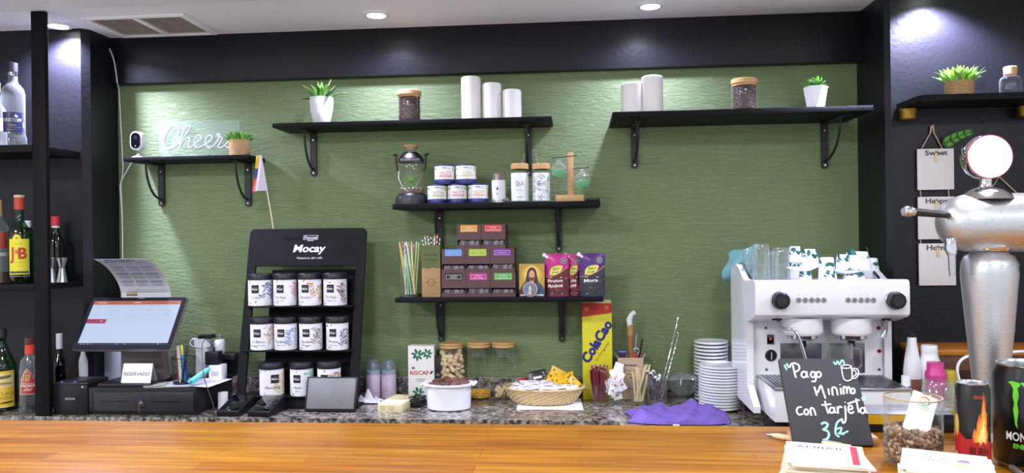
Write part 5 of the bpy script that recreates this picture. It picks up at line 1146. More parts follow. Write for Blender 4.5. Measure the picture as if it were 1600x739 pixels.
# cream cardboard packet
Y = 2.755; a, b = P(583, 644, Y), P(622, 644, Y); w = b.x-a.x; h = P(600, 632, Y).z-ZC
t = thing('cream_box', 'flat cream cardboard packet lying between display stand and white bowl', 'box', ((a.x+b.x)/2+.012, Y+.01, ZC), -.16)
G().box(-w/2, w/2, 0, .17, 0, h, K('#ddd4a8', .65), .0012).build('carton', t); A = Art(); ink = K('#8f8a6c')
for i in range(3): A.rect(-w*.28, h*(.68-.2*i), w*.24, h*.07, ink); A.rect(w*.06, h*(.68-.2*i), w*(.34-.06*i), h*.07, ink)
A.flat('small_print', t, T(0, -.0002, 0))
A = Art(); A.rect(0, 0, w*.75, .007, K('#a9b48c')); A.rect(0, -.014, w*.5, .002, K('#c9c29a')); A.flat('top_print', t, T(w*.05, .09, h+.0003) @ RX(-PI/2))
# tall white carton with leaves
Y = 3.005; a, b = P(638, 600, Y), P(678.5, 600, Y); w = b.x-a.x; h = P(658, 540.5, Y).z-ZC
t = thing('coffee_carton', 'tall white carton with green leaves and red lettering', 'carton', ((a.x+b.x)/2, Y, ZC)); G().box(-w/2, w/2, 0, .055, 0, h, 'white_card', .001).build('carton', t)
A = Art(); gr, gl, rd = K('#1f5a44', .6), K('#2f7a5a', .6), K('#b3262c', .6)
def sprig(cx, cz, k=1.):
    for a0 in (.15, .9, 1.9, 2.9, 3.8, 4.7, 5.5): A.leaf(cx+.003*math.cos(a0), cz+.003*math.sin(a0), .0235*k*(1 if int(a0*10) % 2 else .85), .0105*k, a0, gr if int(a0*3) % 2 else gl)
    A.ell(cx+.008, cz+.001, .0018, .0018, gl, 8)
sprig(-w*.14, h*.83); sprig(w*.24, h*.85, .85); sprig(-w*.12, h*.11, .95); A.leaf(w*.34, h*.46, .020, .009, .9, gr)
A.ell(-w*.30, h*.58, .0065, .0048, K('#6a2a22', .6)); A.stroke([(-w*.30-.005, h*.58-.002), (-w*.30+.005, h*.58+.002)], .001, K('#e0d0c8'))
A.text('RISCAF', -w*.06, h*.49, .0155, rd, w*.72, 0, .02, .015)
for i in range(2): A.rect(-w*.02, h*(.37-.035*i), w*.34, .0022, K('#8a8a90'))
A.flat('front_print', t, T(0, -.0002, 0))
# dark box behind
Y = 3.02; t = thing('dark_tin', 'dark narrow box between the white leaf carton and the peanut jar', 'box', tuple(C(683, Y))); h = P(683, 556, Y).z-ZC; G().box(-.016, .02, 0, .05, 0, h*.95, K('#1c1416', .4), .002).build('body', t); G().box(-.0165, .0205, -.001, .051, h*.95, h, K('#2a2022', .4), .001).build('lid', t)
Art().ell(.004, h*.55, .007, .007, K('#8a6a52')).flat('emblem', t, T(0, -.0003, 0))

def peanut(g, p, rnd, m, k=1.):
    M_ = T(*p) @ RZ(rnd.uniform(0, 6.3)) @ RX(rnd.uniform(-1.5, 1.5)) @ RY(rnd.uniform(-1.5, 1.5))
    g.lathe([(0, -.0165*k), (.0055*k, -.0150*k), (.0078*k, -.009*k), (.0068*k, -.002*k), (.0062*k, .001*k), (.0074*k, .007*k), (.0070*k, .0125*k), (.003*k, .0160*k), (0, .0165*k)], m, 10, M_ @ RY(PI/2))
def square_jar(px, py0, wpx, Y, label):
    r = s(wpx/2, Y); h = P(px, py0, Y).z-ZC; lid = h*.10
    t = thing('storage_jar', label, 'jar', tuple(C(px, Y)), 0, 'wood-lidded glass storage jars')
    G().lathe([(0, .003), (r*.93, .003), (r*.97, .008), (r*.97, h-lid*1.3), (r*.92, h-lid)], 'glass', 40).build('glass_body', t)
    G().cyl(r, h-lid*.45, h, 'bamboo', 40, None, .003).cyl(r*.98, h-lid*.95, h-lid*.47, 'bamboo', 40, None, .002).build('lid', t)
    return t, r*.90, h-lid
Yj = 3.027
t, r, h = square_jar(707, 535, 38, Yj, 'tall glass jar full of unshelled peanuts with wooden lid'); rnd = random.Random(4)
pos = []
for i in range(70):
    z = .012+(h*.88)*(i//6)/11.2; a = (i % 6)*PI/3+(i//6)*.55; q = r-.011
    if z < h*.93: pos.append((q*math.cos(a), q*math.sin(a), z))
for k, q in enumerate(pos):
    g = G(); peanut(g, Vector(), rnd, 'peanut_shell', 1.25); o = g.build('peanut', None, Vector(t.location)+Vector(q)); tag(o, 'pale unshelled peanut packed in the full lidded jar', 'peanut', 'peanuts in the full jar')
t, r, h = square_jar(749.5, 533.5, 38, Yj, 'tall glass jar holding a little yellow corn, middle of three')
g = G(); rnd = random.Random(6)
g.lathe([(0, .004), (r*.95, .005), (r*.95, .018), (r*.6, .024), (0, .025)], 'corn', 24)
for i in range(150):
    a = rnd.uniform(0, 6.3); q = r*.93*math.sqrt(rnd.random()); g.ball(rnd.uniform(.0042, .006), 'corn', T(q*math.cos(a), q*math.sin(a), .020+.008*(1-q/r)+rnd.uniform(-.005, .005)) @ RX(rnd.random()*3), 6, 4, .7)
for i in range(60):
    a = rnd.uniform(0, 6.3); g.ball(.0055, 'corn', T(r*.93*math.cos(a), r*.93*math.sin(a), rnd.uniform(.007, .02)) @ RX(rnd.random()*3), 6, 4, .7)
tag(g.build('corn_kernels', t), kind='stuff')
t, r, h = square_jar(787.5, 533.5, 37, Yj, 'tall glass jar nearly empty with a few peanuts, right of three')
for k in range(16):
    a = k*2.4; q = r*.75*math.sqrt((k % 8+.5)/8); g = G(); peanut(g, Vector(), rnd, 'peanut_shell', 1.2)
    tag(g.build('peanut', None, Vector(t.location)+Vector((q*math.cos(a), q*math.sin(a), .013+.016*(k//8)))), 'loose peanut at the bottom of the nearly empty right-hand jar', 'peanut', 'peanuts at the bottom of the right jar')
# white oval bowl with chocolates
Y = 2.835; p = C(701.5, Y); r = s(39, Y); h = P(701, 603, Y-.07).z-ZC; rim = s(41, Y)
t = thing('white_bowl', 'white oval casserole bowl with side handles full of chocolates', 'bowl', tuple(p)); sy = .74
G().lathe([(0, 0), (r*.80, 0), (r*.88, .004), (r*.93, h*.9), (rim, h*.93), (rim, h), (r*.90, h), (r*.84, .008), (0, .006)], 'white_china', 56, None, 1, sy).build('body', t)
for sg in (-1, 1): G().sheet(lambda u, v, sg=sg: (sg*(rim*.97+.012*v*math.sin(PI*u)**.5), (u-.5)*.075, h*.985-.004*v), 10, 4, .006, 'white_china').build('handle', t)
rnd = random.Random(12)
for i in range(17):
    a = i*2.4; q = r*.74*math.sqrt((i+.5)/17); M_ = RZ(rnd.uniform(0, 3)) @ RX(rnd.uniform(-.5, .5)) @ RY(rnd.uniform(-.5, .5))
    g = G(); g.box(-.016, .016, -.013, .013, -.006, .006, rnd.choice(['chocolate', K('#4a2d22', .45), K('#6b4636', .5)]), .002, M_)
    tag(g.build('chocolate_piece', None, p+Vector((q*math.cos(a), q*sy*math.sin(a), h*.92+.006*(1-q/r)*2+rnd.uniform(0, .006)))), 'brown chocolate square heaped in the white oval bowl', 'chocolate', 'chocolates in the white bowl')
g = G(); g.cyl(r*.82, h*.3, h*.88, 'chocolate', 40, Matrix.Diagonal((1, sy, 1, 1))); tag(g.build('chocolate_filling', t), kind='stuff')
# coil of black cable
g = G(); pts = []
for k in range(60):
    a = k*.55; pts.append((.030*math.cos(a)*(1+.2*math.sin(k*.9)), .026*math.sin(a), .004+.0006*k+.004*math.sin(k*1.7)))
g.tube(pts, .0028, 'black_plastic', 6); g.box(-.02, .012, -.02, .008, 0, .02, 'black_plastic', .004)
tag(g.build('coiled_cable', None, C(653, 2.86)), 'coil of black cable left of the white bowl', 'cable')
# wicker basket of sachets
Y = 2.94; p = C(850, Y); rx = s(61, Y); h = P(850, 613, Y-.095).z-ZC; sy = .62
tag(G().sheet(lambda u, v: ((u-.5)*.245, (v-.5)*.20, .0015+.001*math.sin(u*5)), 6, 6, .0008, 'paper').build('paper_sheet', None, Vector((C(858, 2.86).x, 2.915, ZC)), rot=(0, 0, .05)), 'white paper sheet lying under the wicker basket', 'paper')
t = thing('wicker_basket', 'shallow oval wicker basket of sugar sachets on white paper', 'basket', (p.x, Y, ZC+.003)); g = G(); n = 9
for i in range(n):
    k = i/(n-1); rr = rx*(.76+.24*k**.8); z = .006+(h-.008)*k; N = 72
    g.tube([((rr+.0022*math.cos(j*PI/1.5+i*PI))*math.cos(2*PI*j/N), sy*(rr+.0022*math.cos(j*PI/1.5+i*PI))*math.sin(2*PI*j/N), z+.0015*math.sin(j*PI/1.5+i*PI)) for j in range(N)], h/n*.62, 'wicker', 6, closed=True)
g.lathe([(0, .002), (rx*.74, .002), (rx*.97, h*.93)], 'wicker', 48, None, 1, sy); g.build('woven_body', t)
g = G(); g.tube([(rx*1.02*math.cos(2*PI*j/60), sy*rx*1.02*math.sin(2*PI*j/60), h) for j in range(60)], .0048, 'wicker', 8, closed=True); g.build('rim', t)
rnd = random.Random(21)
def sachet(pos, rot, w, d, m, ink, label, group, art=0):
    t = thing('sugar_sachet', label, 'sachet', tuple(pos), 0, group); t.rotation_euler = rot
    def top(u, v): return ((u-.5)*w, (v-.5)*d, .0035*math.sin(PI*u)**.6*math.sin(PI*v)**.6)
    def bot(u, v): return ((.5-u)*w, (v-.5)*d, -.0025*math.sin(PI*u)**.6*math.sin(PI*v)**.6)
    G().sheet(top, 8, 6, .0003, m).sheet(bot, 8, 6, .0003, m).build('packet', t)
    A = Art(); i2 = K(ink, .6)
    if art == 0: A.rect(-w*.1, d*.1, w*.4, d*.14, i2); A.rect(w*.1, -d*.2, w*.25, d*.06, K('#b9a8a8', .6)); A.leaf(w*.15, d*.05, w*.14, d*.10, 1, K('#c0392b', .6))
    elif art == 1: A.frame(0, 0, w*.7, d*.6, .0012, i2); A.rect(0, .0, w*.45, d*.16, i2); A.rect(0, -d*.25, w*.3, d*.08, K('#c0303a', .6))
    else: A.rect(0, d*.1, w*.7, d*.24, i2); A.rect(0, -d*.25, w*.4, d*.08, i2)
    g = G(); A.put(g, lambda x, z, e: Vector((x, z, .0035*max(0, math.sin(PI*(x/w+.5)))**.6*max(0, math.sin(PI*(z/d+.5)))**.6+e+.0003)), .0002); A._b(g, 'print', t)
zt_ = ZC+h
for i in range(30):
    a = rnd.uniform(0, 6.3); q = rx*.78*math.sqrt((i+.5)/30); x, y = q*math.cos(i*2.4), q*sy*math.sin(i*2.4)-.006
    sachet((p.x+x, Y+y, zt_+.004+.012*(1-q/rx)+.0012*(i % 5)), (rnd.uniform(.0, .35), rnd.uniform(-.12, .12), rnd.uniform(-.9, .9)), .062, .036, 'sugar_paper', rnd.choice(['#4a4a52', '#8a3a3a', '#6a6a72']), 'white sugar sachet with small print heaped in the wicker basket', 'white sachets in the wicker basket')
for i, (px, py, dz, rx_, ry_, rz_) in enumerate(((820, 597, .05, .9, .2, .4), (829, 602, .045, .8, -.3, -.3), (846, 594, .06, .9, .1, .2), (815, 603, .03, .6, .2, .8))):
    q = P(px, py, 2.985); sachet(q, (rx_, ry_, rz_), .05, .034, K('#c01f3a', .4), '#2a1418', 'shiny red sachet at the back left of the basket', 'red sachets in the basket', 2)
sachet(P(840, 590, 2.985), (1.15, -.18, .1), .075, .058, K('#17161a', .35), '#d9d4cc', 'large black sachet with white print standing in the basket', 'black sachets in the basket', 1)
sachet(P(858, 594, 2.98), (1.1, .5, -.2), .05, .045, K('#201d1f', .35), '#b9b2a6', 'smaller black sachet beside yellow ones in the basket', 'black sachets in the basket', 1)
for i, (px, py, dY, r1, r2, r3) in enumerate(((872, 583, 2.995, 1.1, .5, .35), (868, 592, 2.975, .9, .3, -.1), (884, 590, 2.975, .9, -.35, -.4), (878, 598, 2.945, .7, .2, .2), (893, 596, 2.955, .8, .6, -.6), (886, 603, 2.925, .5, .3, .5), (900, 600, 2.945, .9, .8, .2), (874, 603, 2.925, .5, -.2, -.2))):
    sachet(P(px, py, dY), (r1, r2, r3), .066, .040, K('#e3b520', .4), '#3a2a1a', 'yellow sachet with dark print at the right of the basket', 'yellow sachets in the basket', 2)
# tall yellow cocoa carton
Y = 3.005; a, b = P(911, 620, Y), P(957.5, 620, Y); w = b.x-a.x; h = P(935, 474, Y).z-ZC
t = thing('cocoa_carton', 'tall yellow and red cocoa carton with blue slanted lettering', 'carton', ((a.x+b.x)/2, Y, ZC)); yel = K('#ddd324', .5)
G().box(-w/2, w/2, 0, .06, 0, h, yel, .001).build('carton', t); G().box(-w/2+.002, w/2-.001, .02, .021, h, h+.012, K('#d9cfa8', .6)).build('top_flap', t)
A = Art(); A.poly([(-w/2, h*.862), (w/2, h*.905), (w/2, h), (-w/2, h)], K('#bd2f22', .5)); A.poly([(-w/2, h*.855), (w/2, h*.898), (w/2, h*.905), (-w/2, h*.862)], K('#d98a28', .5))
go = K('#d8a83c', .5); A.ring(-w*.34, h*.945, .0075, .002, go, 16); A.text('80', w*.33, h*.955, .008, go, .010, 0, 0, .02); A.frame(w*.33, h*.953, .014, .014, .001, go); A.rect(-w*.34, h*.945, .006, .006, go)
blue = K('#252a78', .5); A.text('ColaCao', -w*.02, h*.605, .036, blue, w*1.60, .1, 1.02, .05)
A.text('el Original', w*.16, h*.50, .010, K('#8a3a22', .5), w*.75, .2, .95); A.rect(0, h*.10, w, .0022, K('#a8a01c', .5)); A.rect(-w*.38, h*.165, .006, .018, K('#c9b8a0')); A.ell(w*.22, h*.33, .008, .005, K('#7a3a22'))
A.flat('front_print', t, T(0, -.0002, 0))

# glasses along the counter
def cup_glass(px, py0, Y, wpx, label, name='glass_tumbler', top=1.1):
    r = s(wpx/2, Y); h = P(px, py0, Y).z-ZC; t = thing(name, label, 'glass', tuple(C(px, Y)))
    G().lathe([(0, .001), (r/top*.96, .001), (r/top, .006), (r, h)], 'glass', 32).lathe([(0, .008), (r/top*.92, .008), (r*.95, h*.99)], 'glass', 32).build('glass_body', t); return t, r, h
t, r, h = cup_glass(936.5, 598, 2.962, 25, 'glass holding a bundle of dark red cane stirrers'); rnd = random.Random(31); base = Vector(t.location)
for i in range(34):
    a = i*2.4; q = r*.62*math.sqrt((i+.5)/34); b = Vector((q*math.cos(a), q*math.sin(a), .009)); fl = 1.65 if i % 3 else 1.2
    e = Vector((b.x*fl*1.25, b.y*fl, h*rnd.uniform(1.55, 1.95))); m_ = b.lerp(e, .6)*1.0; m_.x *= 1.15
    g = G(); g.tube([b, m_, e], .0027, K(rnd.choice(['#6e2430', '#83323c', '#5a1c28', '#94505a']), .35), 6); g.tube([e, e+Vector((0, 0, .004))], .0022, K('#c99a9a', .4), 5)
    tag(g.build('cane_stick', None, base), 'dark red wrapped stick in the bundle beside the yellow carton', 'stick', 'dark red sticks in the glass')
t, r, h = cup_glass(962, 592, 2.955, 28, 'glass stuffed with white sugar sticks, in front of kraft box'); base = Vector(t.location)
for i in range(13):
    a = i*2.4; q = r*.55*math.sqrt((i+.5)/13); x, y = q*math.cos(a), q*math.sin(a); L = .062+.012*(i % 3)
    sachet(base+Vector((x, y, .042+.022*(i % 3)+(.02 if i > 8 else 0))), (1.35+rnd.uniform(-.2, .2), rnd.uniform(-.6, .6), rnd.uniform(-.5, .5)), .034, L, 'sugar_paper', '#c0392b', 'white red-printed sugar packet stuffed in the glass by kraft box', 'white packets in the glass', 2)
# kraft utensil box
Y = 2.998; a, b = P(966, 620, Y), P(1006, 620, Y); w = b.x-a.x; h = P(985, 559, Y).z-ZC
t = thing('utensil_box', 'open pale cardboard box holding scissors and wrapped tools', 'box', ((a.x+b.x)/2, Y, ZC)); pk = K('#c4ab8e', .75); g = G(); d = .072
for x0, x1, y0, y1 in ((-w/2, w/2, 0, .002), (-w/2, w/2, d-.002, d), (-w/2, -w/2+.002, .002, d-.002), (w/2-.002, w/2, .002, d-.002)): g.box(x0, x1, y0, y1, 0, h, pk)
g.box(-w/2, w/2, 0, d, 0, .002, pk); g.build('carton', t)
for sg in (-1, 1): G().sheet(lambda u, v, sg=sg: (sg*(w/2+.010*v), u*d, h+.012*v), 4, 3, .001, pk).build('flap', t)
A = Art(); A.text('Incasa', 0, h*.83, .008, K('#2a2a2c'), w*.5, .2, 0, .03)
for k in range(2): A.rect(0, h*(.70-.09*k), w*(.6-.1*k), .004, K('#a08468'))
for x, z in ((w*.05, .5), (w*.15, .44), (w*.02, .25), (w*.2, .22)): A.leaf(x, h*z, .012, .006, .8, K('#8a3a34')); A.leaf(x, h*z, .012, .006, 2.4, K('#a05048'))
A.flat('front_print', t, T(0, -.0002, 0)); kb_ = Vector(t.location)
# things in the box
L_ = lambda px, py, Y=3.03: P(px, py, Y)-kb_
t = thing('scissors', 'scissors with red and black handles standing in the cardboard box', 'scissors', tuple(kb_))
g = G(); g.tube([L_(992, 600), L_(993, 562)], .005, 'steel', 6, flat=.3); g.build('blade', t)
g = G(); c_ = L_(994, 549); g.tube([c_+Vector((.011*math.cos(k*.45), 0, .013*math.sin(k*.45))) for k in range(14)], .0028, 'steel', 8, closed=True); g.build('ring_handle', t)
G().box(-.012, .012, -.006, .006, -.012, .012, K('#b0302c', .4), .004, T(*L_(992, 557))).build('red_grip', t)
G().tube([L_(998, 562), L_(1001, 545), L_(1004, 530)], [.004, .0035, .003], 'black_plastic', 8).build('black_handle', t)
t = thing('wrapped_brush', 'brown tool with its head wrapped in clear plastic, in the cardboard box', 'brush', tuple(kb_))
G().tube([L_(984, 600), L_(986, 560), L_(985, 523)], [.007, .009, .011], K('#9a6a3c', .5), 10).build('handle', t); G().tube([L_(985, 524), L_(985, 512), L_(983, 508)], .0125, K('#b5895a', .5), 10).build('collar', t)
G().tube([L_(985, 512), L_(983, 500), L_(986, 492), L_(991, 488), L_(993, 487)], [.010, .012, .009, .010, .004], 'sugar_paper', 8).build('plastic_wrap', t)
t = thing('blue_clip', 'blue and purple clip tool standing at the left of cardboard box', 'clip', tuple(kb_)); q = L_(972.5, 552, 3.015)
G().box(-.013, .013, -.006, .006, -.02, .012, K('#3a2450', .4), .003, T(*q)).build('body', t); G().box(-.0145, .0145, -.008, .008, .004, .010, K('#6a7ac8', .4), .002, T(*q)).build('band', t); G().tube([q+Vector((0, 0, .01)), q+Vector((.002, 0, .022)), q+Vector((.004, 0, .028))], .003, 'dark_steel', 8).build('pin', t)
t = thing('silver_pen', 'slim silver tool leaning between wrapped brush and scissors', 'tool', tuple(kb_)); G().tube([L_(990, 580), L_(994, 530), L_(995, 521)], [.0035, .003, .001], 'steel', 8).build('shaft', t); G().tube([L_(991, 566), L_(992, 550)], .0042, 'dark_steel', 8).build('grip', t)
# wooden stirrers
t, r, h = cup_glass(997.5, 590, 2.945, 24, 'small square glass of pale wooden coffee stirrers', top=1.06); base = Vector(t.location)
for i in range(22):
    a = i*2.4; q = r*.6*math.sqrt((i+.5)/22); b = Vector((q*math.cos(a), q*math.sin(a), .009)); lean = rnd.uniform(-.9, .35) if i < 17 else 1.3
    e = Vector((b.x*.5+lean*r*.95, b.y*.8+.004, h*rnd.uniform(1.05, 1.42) if lean < 1 else h*1.5))
    tag(G().tube([b, e], .0030, 'stick_wood', 4, flat=.45).build('wooden_stirrer', None, base), 'flat pale wooden stirrer standing in the small glass', 'stirrer', 'wooden stirrers in the glass')
# spoons glass
t, r, h = cup_glass(1026.5, 588, 2.94, 31, 'tall straight glass holding spoons and two twisted bar spoons', top=1.04); base = Vector(t.location)
def spoon(b, e, k, label, group=None):
    t = thing('teaspoon', label, 'spoon', tuple(base), 0, group); d = (e-b).normalized()
    G().tube([b, b.lerp(e, .5), b.lerp(e, .8)], [.0016, .0018, .0014], 'chrome', 6).build('stem', t)
    c_ = b.lerp(e, .9); ax = d; sd = Vector((1, .2, 0)).cross(ax).normalized(); rt = ax.cross(sd)
    M_ = Matrix((tuple(rt)+(c_.x,), tuple(sd)+(c_.y,), tuple(ax)+(c_.z,), (0, 0, 0, 1)))
    M_ = Matrix(((rt.x, sd.x, ax.x, c_.x), (rt.y, sd.y, ax.y, c_.y), (rt.z, sd.z, ax.z, c_.z), (0, 0, 0, 1)))
    G().ball(.5, 'chrome', M_ @ Matrix.Diagonal((.021*k, .005, .034*k, 1)), 14, 8).build('bowl', t)
for i in range(9):
    a = i*2.4; q = r*.6*math.sqrt((i+.5)/9); b = Vector((q*math.cos(a), q*math.sin(a), .010)); e = Vector((-r*.9+.16*r*i, b.y+.002*i, h*(1.22-.03*(i % 4))+(.0 if i < 5 else -.02)))
    spoon(b, e, .85, 'steel teaspoon standing bowl-up in the spoon glass', 'teaspoons in the glass')
for px, py, tx, lb in ((1057, 506, 1029, 'taller twisted bar spoon leaning out to the right'), (1060, 521, 1033, 'shorter twisted bar spoon ending in a flat disc')):
    t = thing('bar_spoon', lb, 'bar spoon', tuple(base)); b = P(tx, 625, 2.94)-base; e = P(px, py, 2.985)-base; n = 44
    g = G(); g.tube([b.lerp(e, k/n) for k in range(n+1)], .0014, 'steel', 6)
    for ph in (0, PI): g.tube([b.lerp(e, k/n)+Vector((.0017*math.cos(k*1.1+ph), .0017*math.sin(k*1.1+ph), 0)) for k in range(n+1)], .0012, 'chrome', 5)
    g.build('twisted_stem', t); g = G()
    if py < 510: g.tube([e, e.lerp(b, -.06), e.lerp(b, -.10)], [.0016, .0032, .001], 'chrome', 8)
    else: g.cyl(.009, 0, .002, 'chrome', 18, T(*e) @ RY(.5))
    g.build('end', t)
# footed glass bowl
Y = 2.995; p = C(1067, Y); r = s(23.5, Y); H = lambda py: P(1067, py, Y).z-ZC
t = thing('glass_bowl', 'footed clear glass bowl between the spoons and saucers', 'bowl', tuple(p))
G().lathe([(0, .001), (r*.55, .001), (r*.55, .004), (r*.18, .008), (r*.16, .018), (r*.6, .026), (r*.93, H(604)), (r, H(591)), (r*.99, H(590)), (r*.95, H(591)), (r*.88, H(604)), (r*.55, .031), (0, .029)], 'glass_thick', 44).build('glass_body', t)
g = G(); 
tag(g.sheet(lambda u, v: ((u-.5)*2.5*r, (v-.5)*1.8*r, H(589)+.020*math.cos((u-.5)*PI)*math.cos((v-.5)*PI)**.5+.0035*math.sin(u*31)*math.sin(v*23)-.012*abs(u-.5)), 30, 20, .0008, 'cellophane').build('plastic_film', None, p, 25), 'crumpled clear plastic film heaped over the footed glass bowl', 'film')
# saucer stacks
def saucer_stack(px, Y, wpx, pys, n, lab, grp):
    r = s(wpx/2, Y); zt_ = P(px, pys, Y).z-ZC; st = (zt_-.014)/(n-1)
    proto = None
    for i in range(n):
        rnd = random.Random(i*7+int(px)); loc = C(px, Y)+Vector((rnd.uniform(-.0015, .0015), rnd.uniform(-.0015, .0015), st*i))
        lb = lab if 0 < i < n-1 else (lab.replace('in the', 'on top of the') if i else lab.replace('in the', 'at the bottom of the'))
        if not proto:
            proto = G().lathe([(0, .0008), (r*.5, .0008), (r*.52, 0), (r*.56, 0), (r*.58, .002), (r*.82, .0045), (r*.985, .0062), (r, .0072), (r, .0136), (r*.985, .0142), (r*.78, .0095), (r*.5, .0038), (r*.3, .0034), (0, .0034)], 'white_china', 48).build('saucer', None, loc); tag(proto, lb, 'saucer', grp if 0 < i < n-1 else None)
        else:
            o = proto.copy(); COL.objects.link(o); o.location = loc; o['label'] = lb
            if 0 < i < n-1: o['group'] = grp
saucer_stack(1111.5, 3.01, 51, 532, 17, 'white saucer in the taller back stack', 'saucers in the back stack')
saucer_stack(1125.5, 2.868, 65, 569, 15, 'white saucer in the front stack beside purple cloth', 'saucers in the front stack')
# purple cloth
ca = P(1064, 645, 2.58); p = Vector((ca.x, 2.70, ZC))
def cloth(u, v):
    x = (u-.5)*.335; y = (v-.5)*.20
    ed = math.sin(PI*u)**.35*math.sin(PI*v)**.35
    y *= (.72+.35*math.sin(PI*min(1, u*1.05))**.5); x += .012*math.sin(v*4)
    z = .004+.026*ed+.006*math.sin(u*11+v*5)*ed+.004*math.sin(u*5-v*13)*ed
    z += .040*math.exp(-((u-.66)**2/.012+(v-.80)**2/.03))+.018*math.exp(-((u-.80)**2/.01+(v-.55)**2/.05))-.012*math.exp(-((u-.62)**2/.002+(v-.65)**2/.02))
    z += ed*(.007*math.sin(u*23+v*9)*math.sin(v*11)+.005*math.sin(u*37-v*6)+.010*max(0, math.sin(u*8+2-v*4))*(v > .3))
    y += .012*math.sin(u*9)*ed
    return (x, y, z)
t = thing('purple_cloth', 'folded purple microfibre cloth on the counter in front of saucers', 'cloth', tuple(p), -.05)
G().sheet(cloth, 48, 34, .004, 'purple_cloth').build('cloth', t); G().box(-.03, -.008, -.107, -.099, .0005, .006, 'paper', .001, RZ(.1)).build('care_tag', t)
# ================================================================== ESPRESSO MACHINE
Yh = 2.50; Yp = 2.66; Yk = 2.90
X0, X1 = P(1181, 470, Yh).x, P(1421, 470, Yh).x; xm = (X0+X1)/2; hw = (X1-X0)/2
t = thing('espresso_machine', 'white two-group espresso machine on the granite counter', 'coffee machine', (xm, Yh, ZC)); o = Vector(t.location)
L = lambda px, py, Y: P(px, py, Y)-o
zt_ = L(1300, 438, Yh).z; zb_ = L(1300, 493.5, Yh).z; DY = Yp-Yh; DK = Yk-Yh; pw = hw-.03
W_ = 'white_enamel'
swap = Matrix(((0, 1, 0, 0), (1, 0, 0, 0), (0, 0, 1, 0), (0, 0, 0, 1)))     # outline in y,z swept along x
g = G(); g.box(-pw, pw, DY, DK-.02, .06, zt_-.012, W_, .004); g.build('body', t)
prof_ = [(.012, zt_), (.003, zt_-.006), (0, zt_-.02), (0, zb_+.012), (.003, zb_+.003), (.012, zb_-.003), (.10, zb_-.028), (DY+.01, zb_-.03), (DY+.05, zt_-.012), (.05, zt_)]
hd = G().prism(prof_, -hw-.0015, hw+.0015, W_, swap).build('head', t, None, 25)
# side panels
zf = .055
for sg in (-1, 1):
    za = L(1160, 413, 2.78).z
    pr = [(.05, zf), (DK-.03, zf), (DK-.005, zf+.02), (DK, zf+.05), (DK, za-.05), (DK-.015, za-.02), (DK-.05, za-.004), (DK-.09, za), (DK-.125, za-.006), (DK-.16, za-.022), (DK-.20, zt_+.004), (DK-.22, zt_-.004), (DY-.02, zt_-.01), (DY-.02, .13), (.05, .075)]
    x0 = sg*hw; x1 = sg*(hw-.022); pn = G().prism(pr, min(x0, x1), max(x0, x1), W_, swap).build('side_panel', t, None, 25)
    rimp = [(sg*(hw-.024), y, z+.001) for y, z in pr[4:12]]
    G().tube(rimp, .0045, 'black_plastic', 8).build('edge_trim', pn)
    if sg > 0: G().prism([(DK-.17, zt_), (DK-.05, zt_), (DK-.05, za-.02), (DK-.09, za-.012), (DK-.13, za-.022)], sg*(hw-.034), sg*(hw-.030), 'smoke_lid', swap).build('smoked_guard', t)
G().box(-pw-.006, pw+.006, DY-.004, DY, .10, zb_-.02, W_, .001).build('front_panel', t)
# cup tray rail
g = G(); g.box(-pw, pw, DY-.05, DK-.03, zt_-.013, zt_-.010, 'steel'); g.tube([(-pw+.01, DK-.04, zt_+.035), (pw-.01, DK-.04, zt_+.035)], .004, 'chrome', 8)
for x in (-pw+.02, 0, pw-.02): g.tube([(x, DK-.04, zt_-.011), (x, DK-.04, zt_+.035)], .003, 'chrome', 8)
g.build('cup_rail', t)
# knobs and buttons
for px in (1221, 1400):
    q = L(px-3, 469, Yh); kb = G().cyl(s(14, Yh), 0, .010, 'steel', 32, T(q.x, 0, q.z) @ RX(PI/2), .002).build('steam_knob', t)
    g = G(); g.cyl(s(12.5, Yh), .010, .034, 'black_plastic', 12, T(q.x, 0, q.z) @ RX(PI/2), .004); g.cyl(s(8, Yh), .034, .036, 'charcoal_plastic', 24, T(q.x, 0, q.z) @ RX(PI/2)); g.build('grip', kb)
for grp in ((1248, 1258, 1268, 1277.5, 1287), (1325, 1335, 1345, 1355, 1364.5)):
    for i, px in enumerate(grp):
        q = L(px, 469, Yh); b = G().cyl(s(4.1, Yh), 0, .003, 'steel', 20, T(q.x, 0, q.z) @ RX(PI/2), .001).build('dose_button', t)
        A = Art(); A.ell(q.x, q.z, s(1.6, Yh), s(1.9, Yh), K('#6a6a70'), 10); A.flat('symbol', b, T(0, -.0032, 0))
        if i < 4: G().cyl(.0011, 0, .001, K('#8a8a90'), 8, T(q.x, 0, q.z+s(8, Yh)) @ RX(PI/2)).build('indicator', t)
# groups
for px in (1254, 1330):
    q = L(px, 510, 2.585); M_ = T(q.x, 2.585-Yh, 0); r = s(29.5, 2.585); z0 = L(px, 522, 2.585).z
    gp = G().lathe([(0, z0), (r*.90, z0), (r*.97, z0+.004), (r, z0+.012), (r*.98, zb_-.012), (0, zb_-.012)], W_, 40, M_).build('brew_group', t)
    G().lathe([(0, z0-.017), (r*.55, z0-.017), (r*.6, z0-.012), (r*.74, z0-.011), (r*.74, z0), (0, z0)], 'chrome', 36, M_).build('group_ring', gp)
    g = G(); g.box(-.009, .009, -.012, .012, z0-.042, z0-.016, 'black_plastic', .004, M_); g.tube([Vector((q.x, 2.585-Yh, z0-.036)), Vector((q.x, 2.585-Yh-.004, z0-.052))], [.008, .005], 'black_plastic', 10); g.build('portafilter', gp)
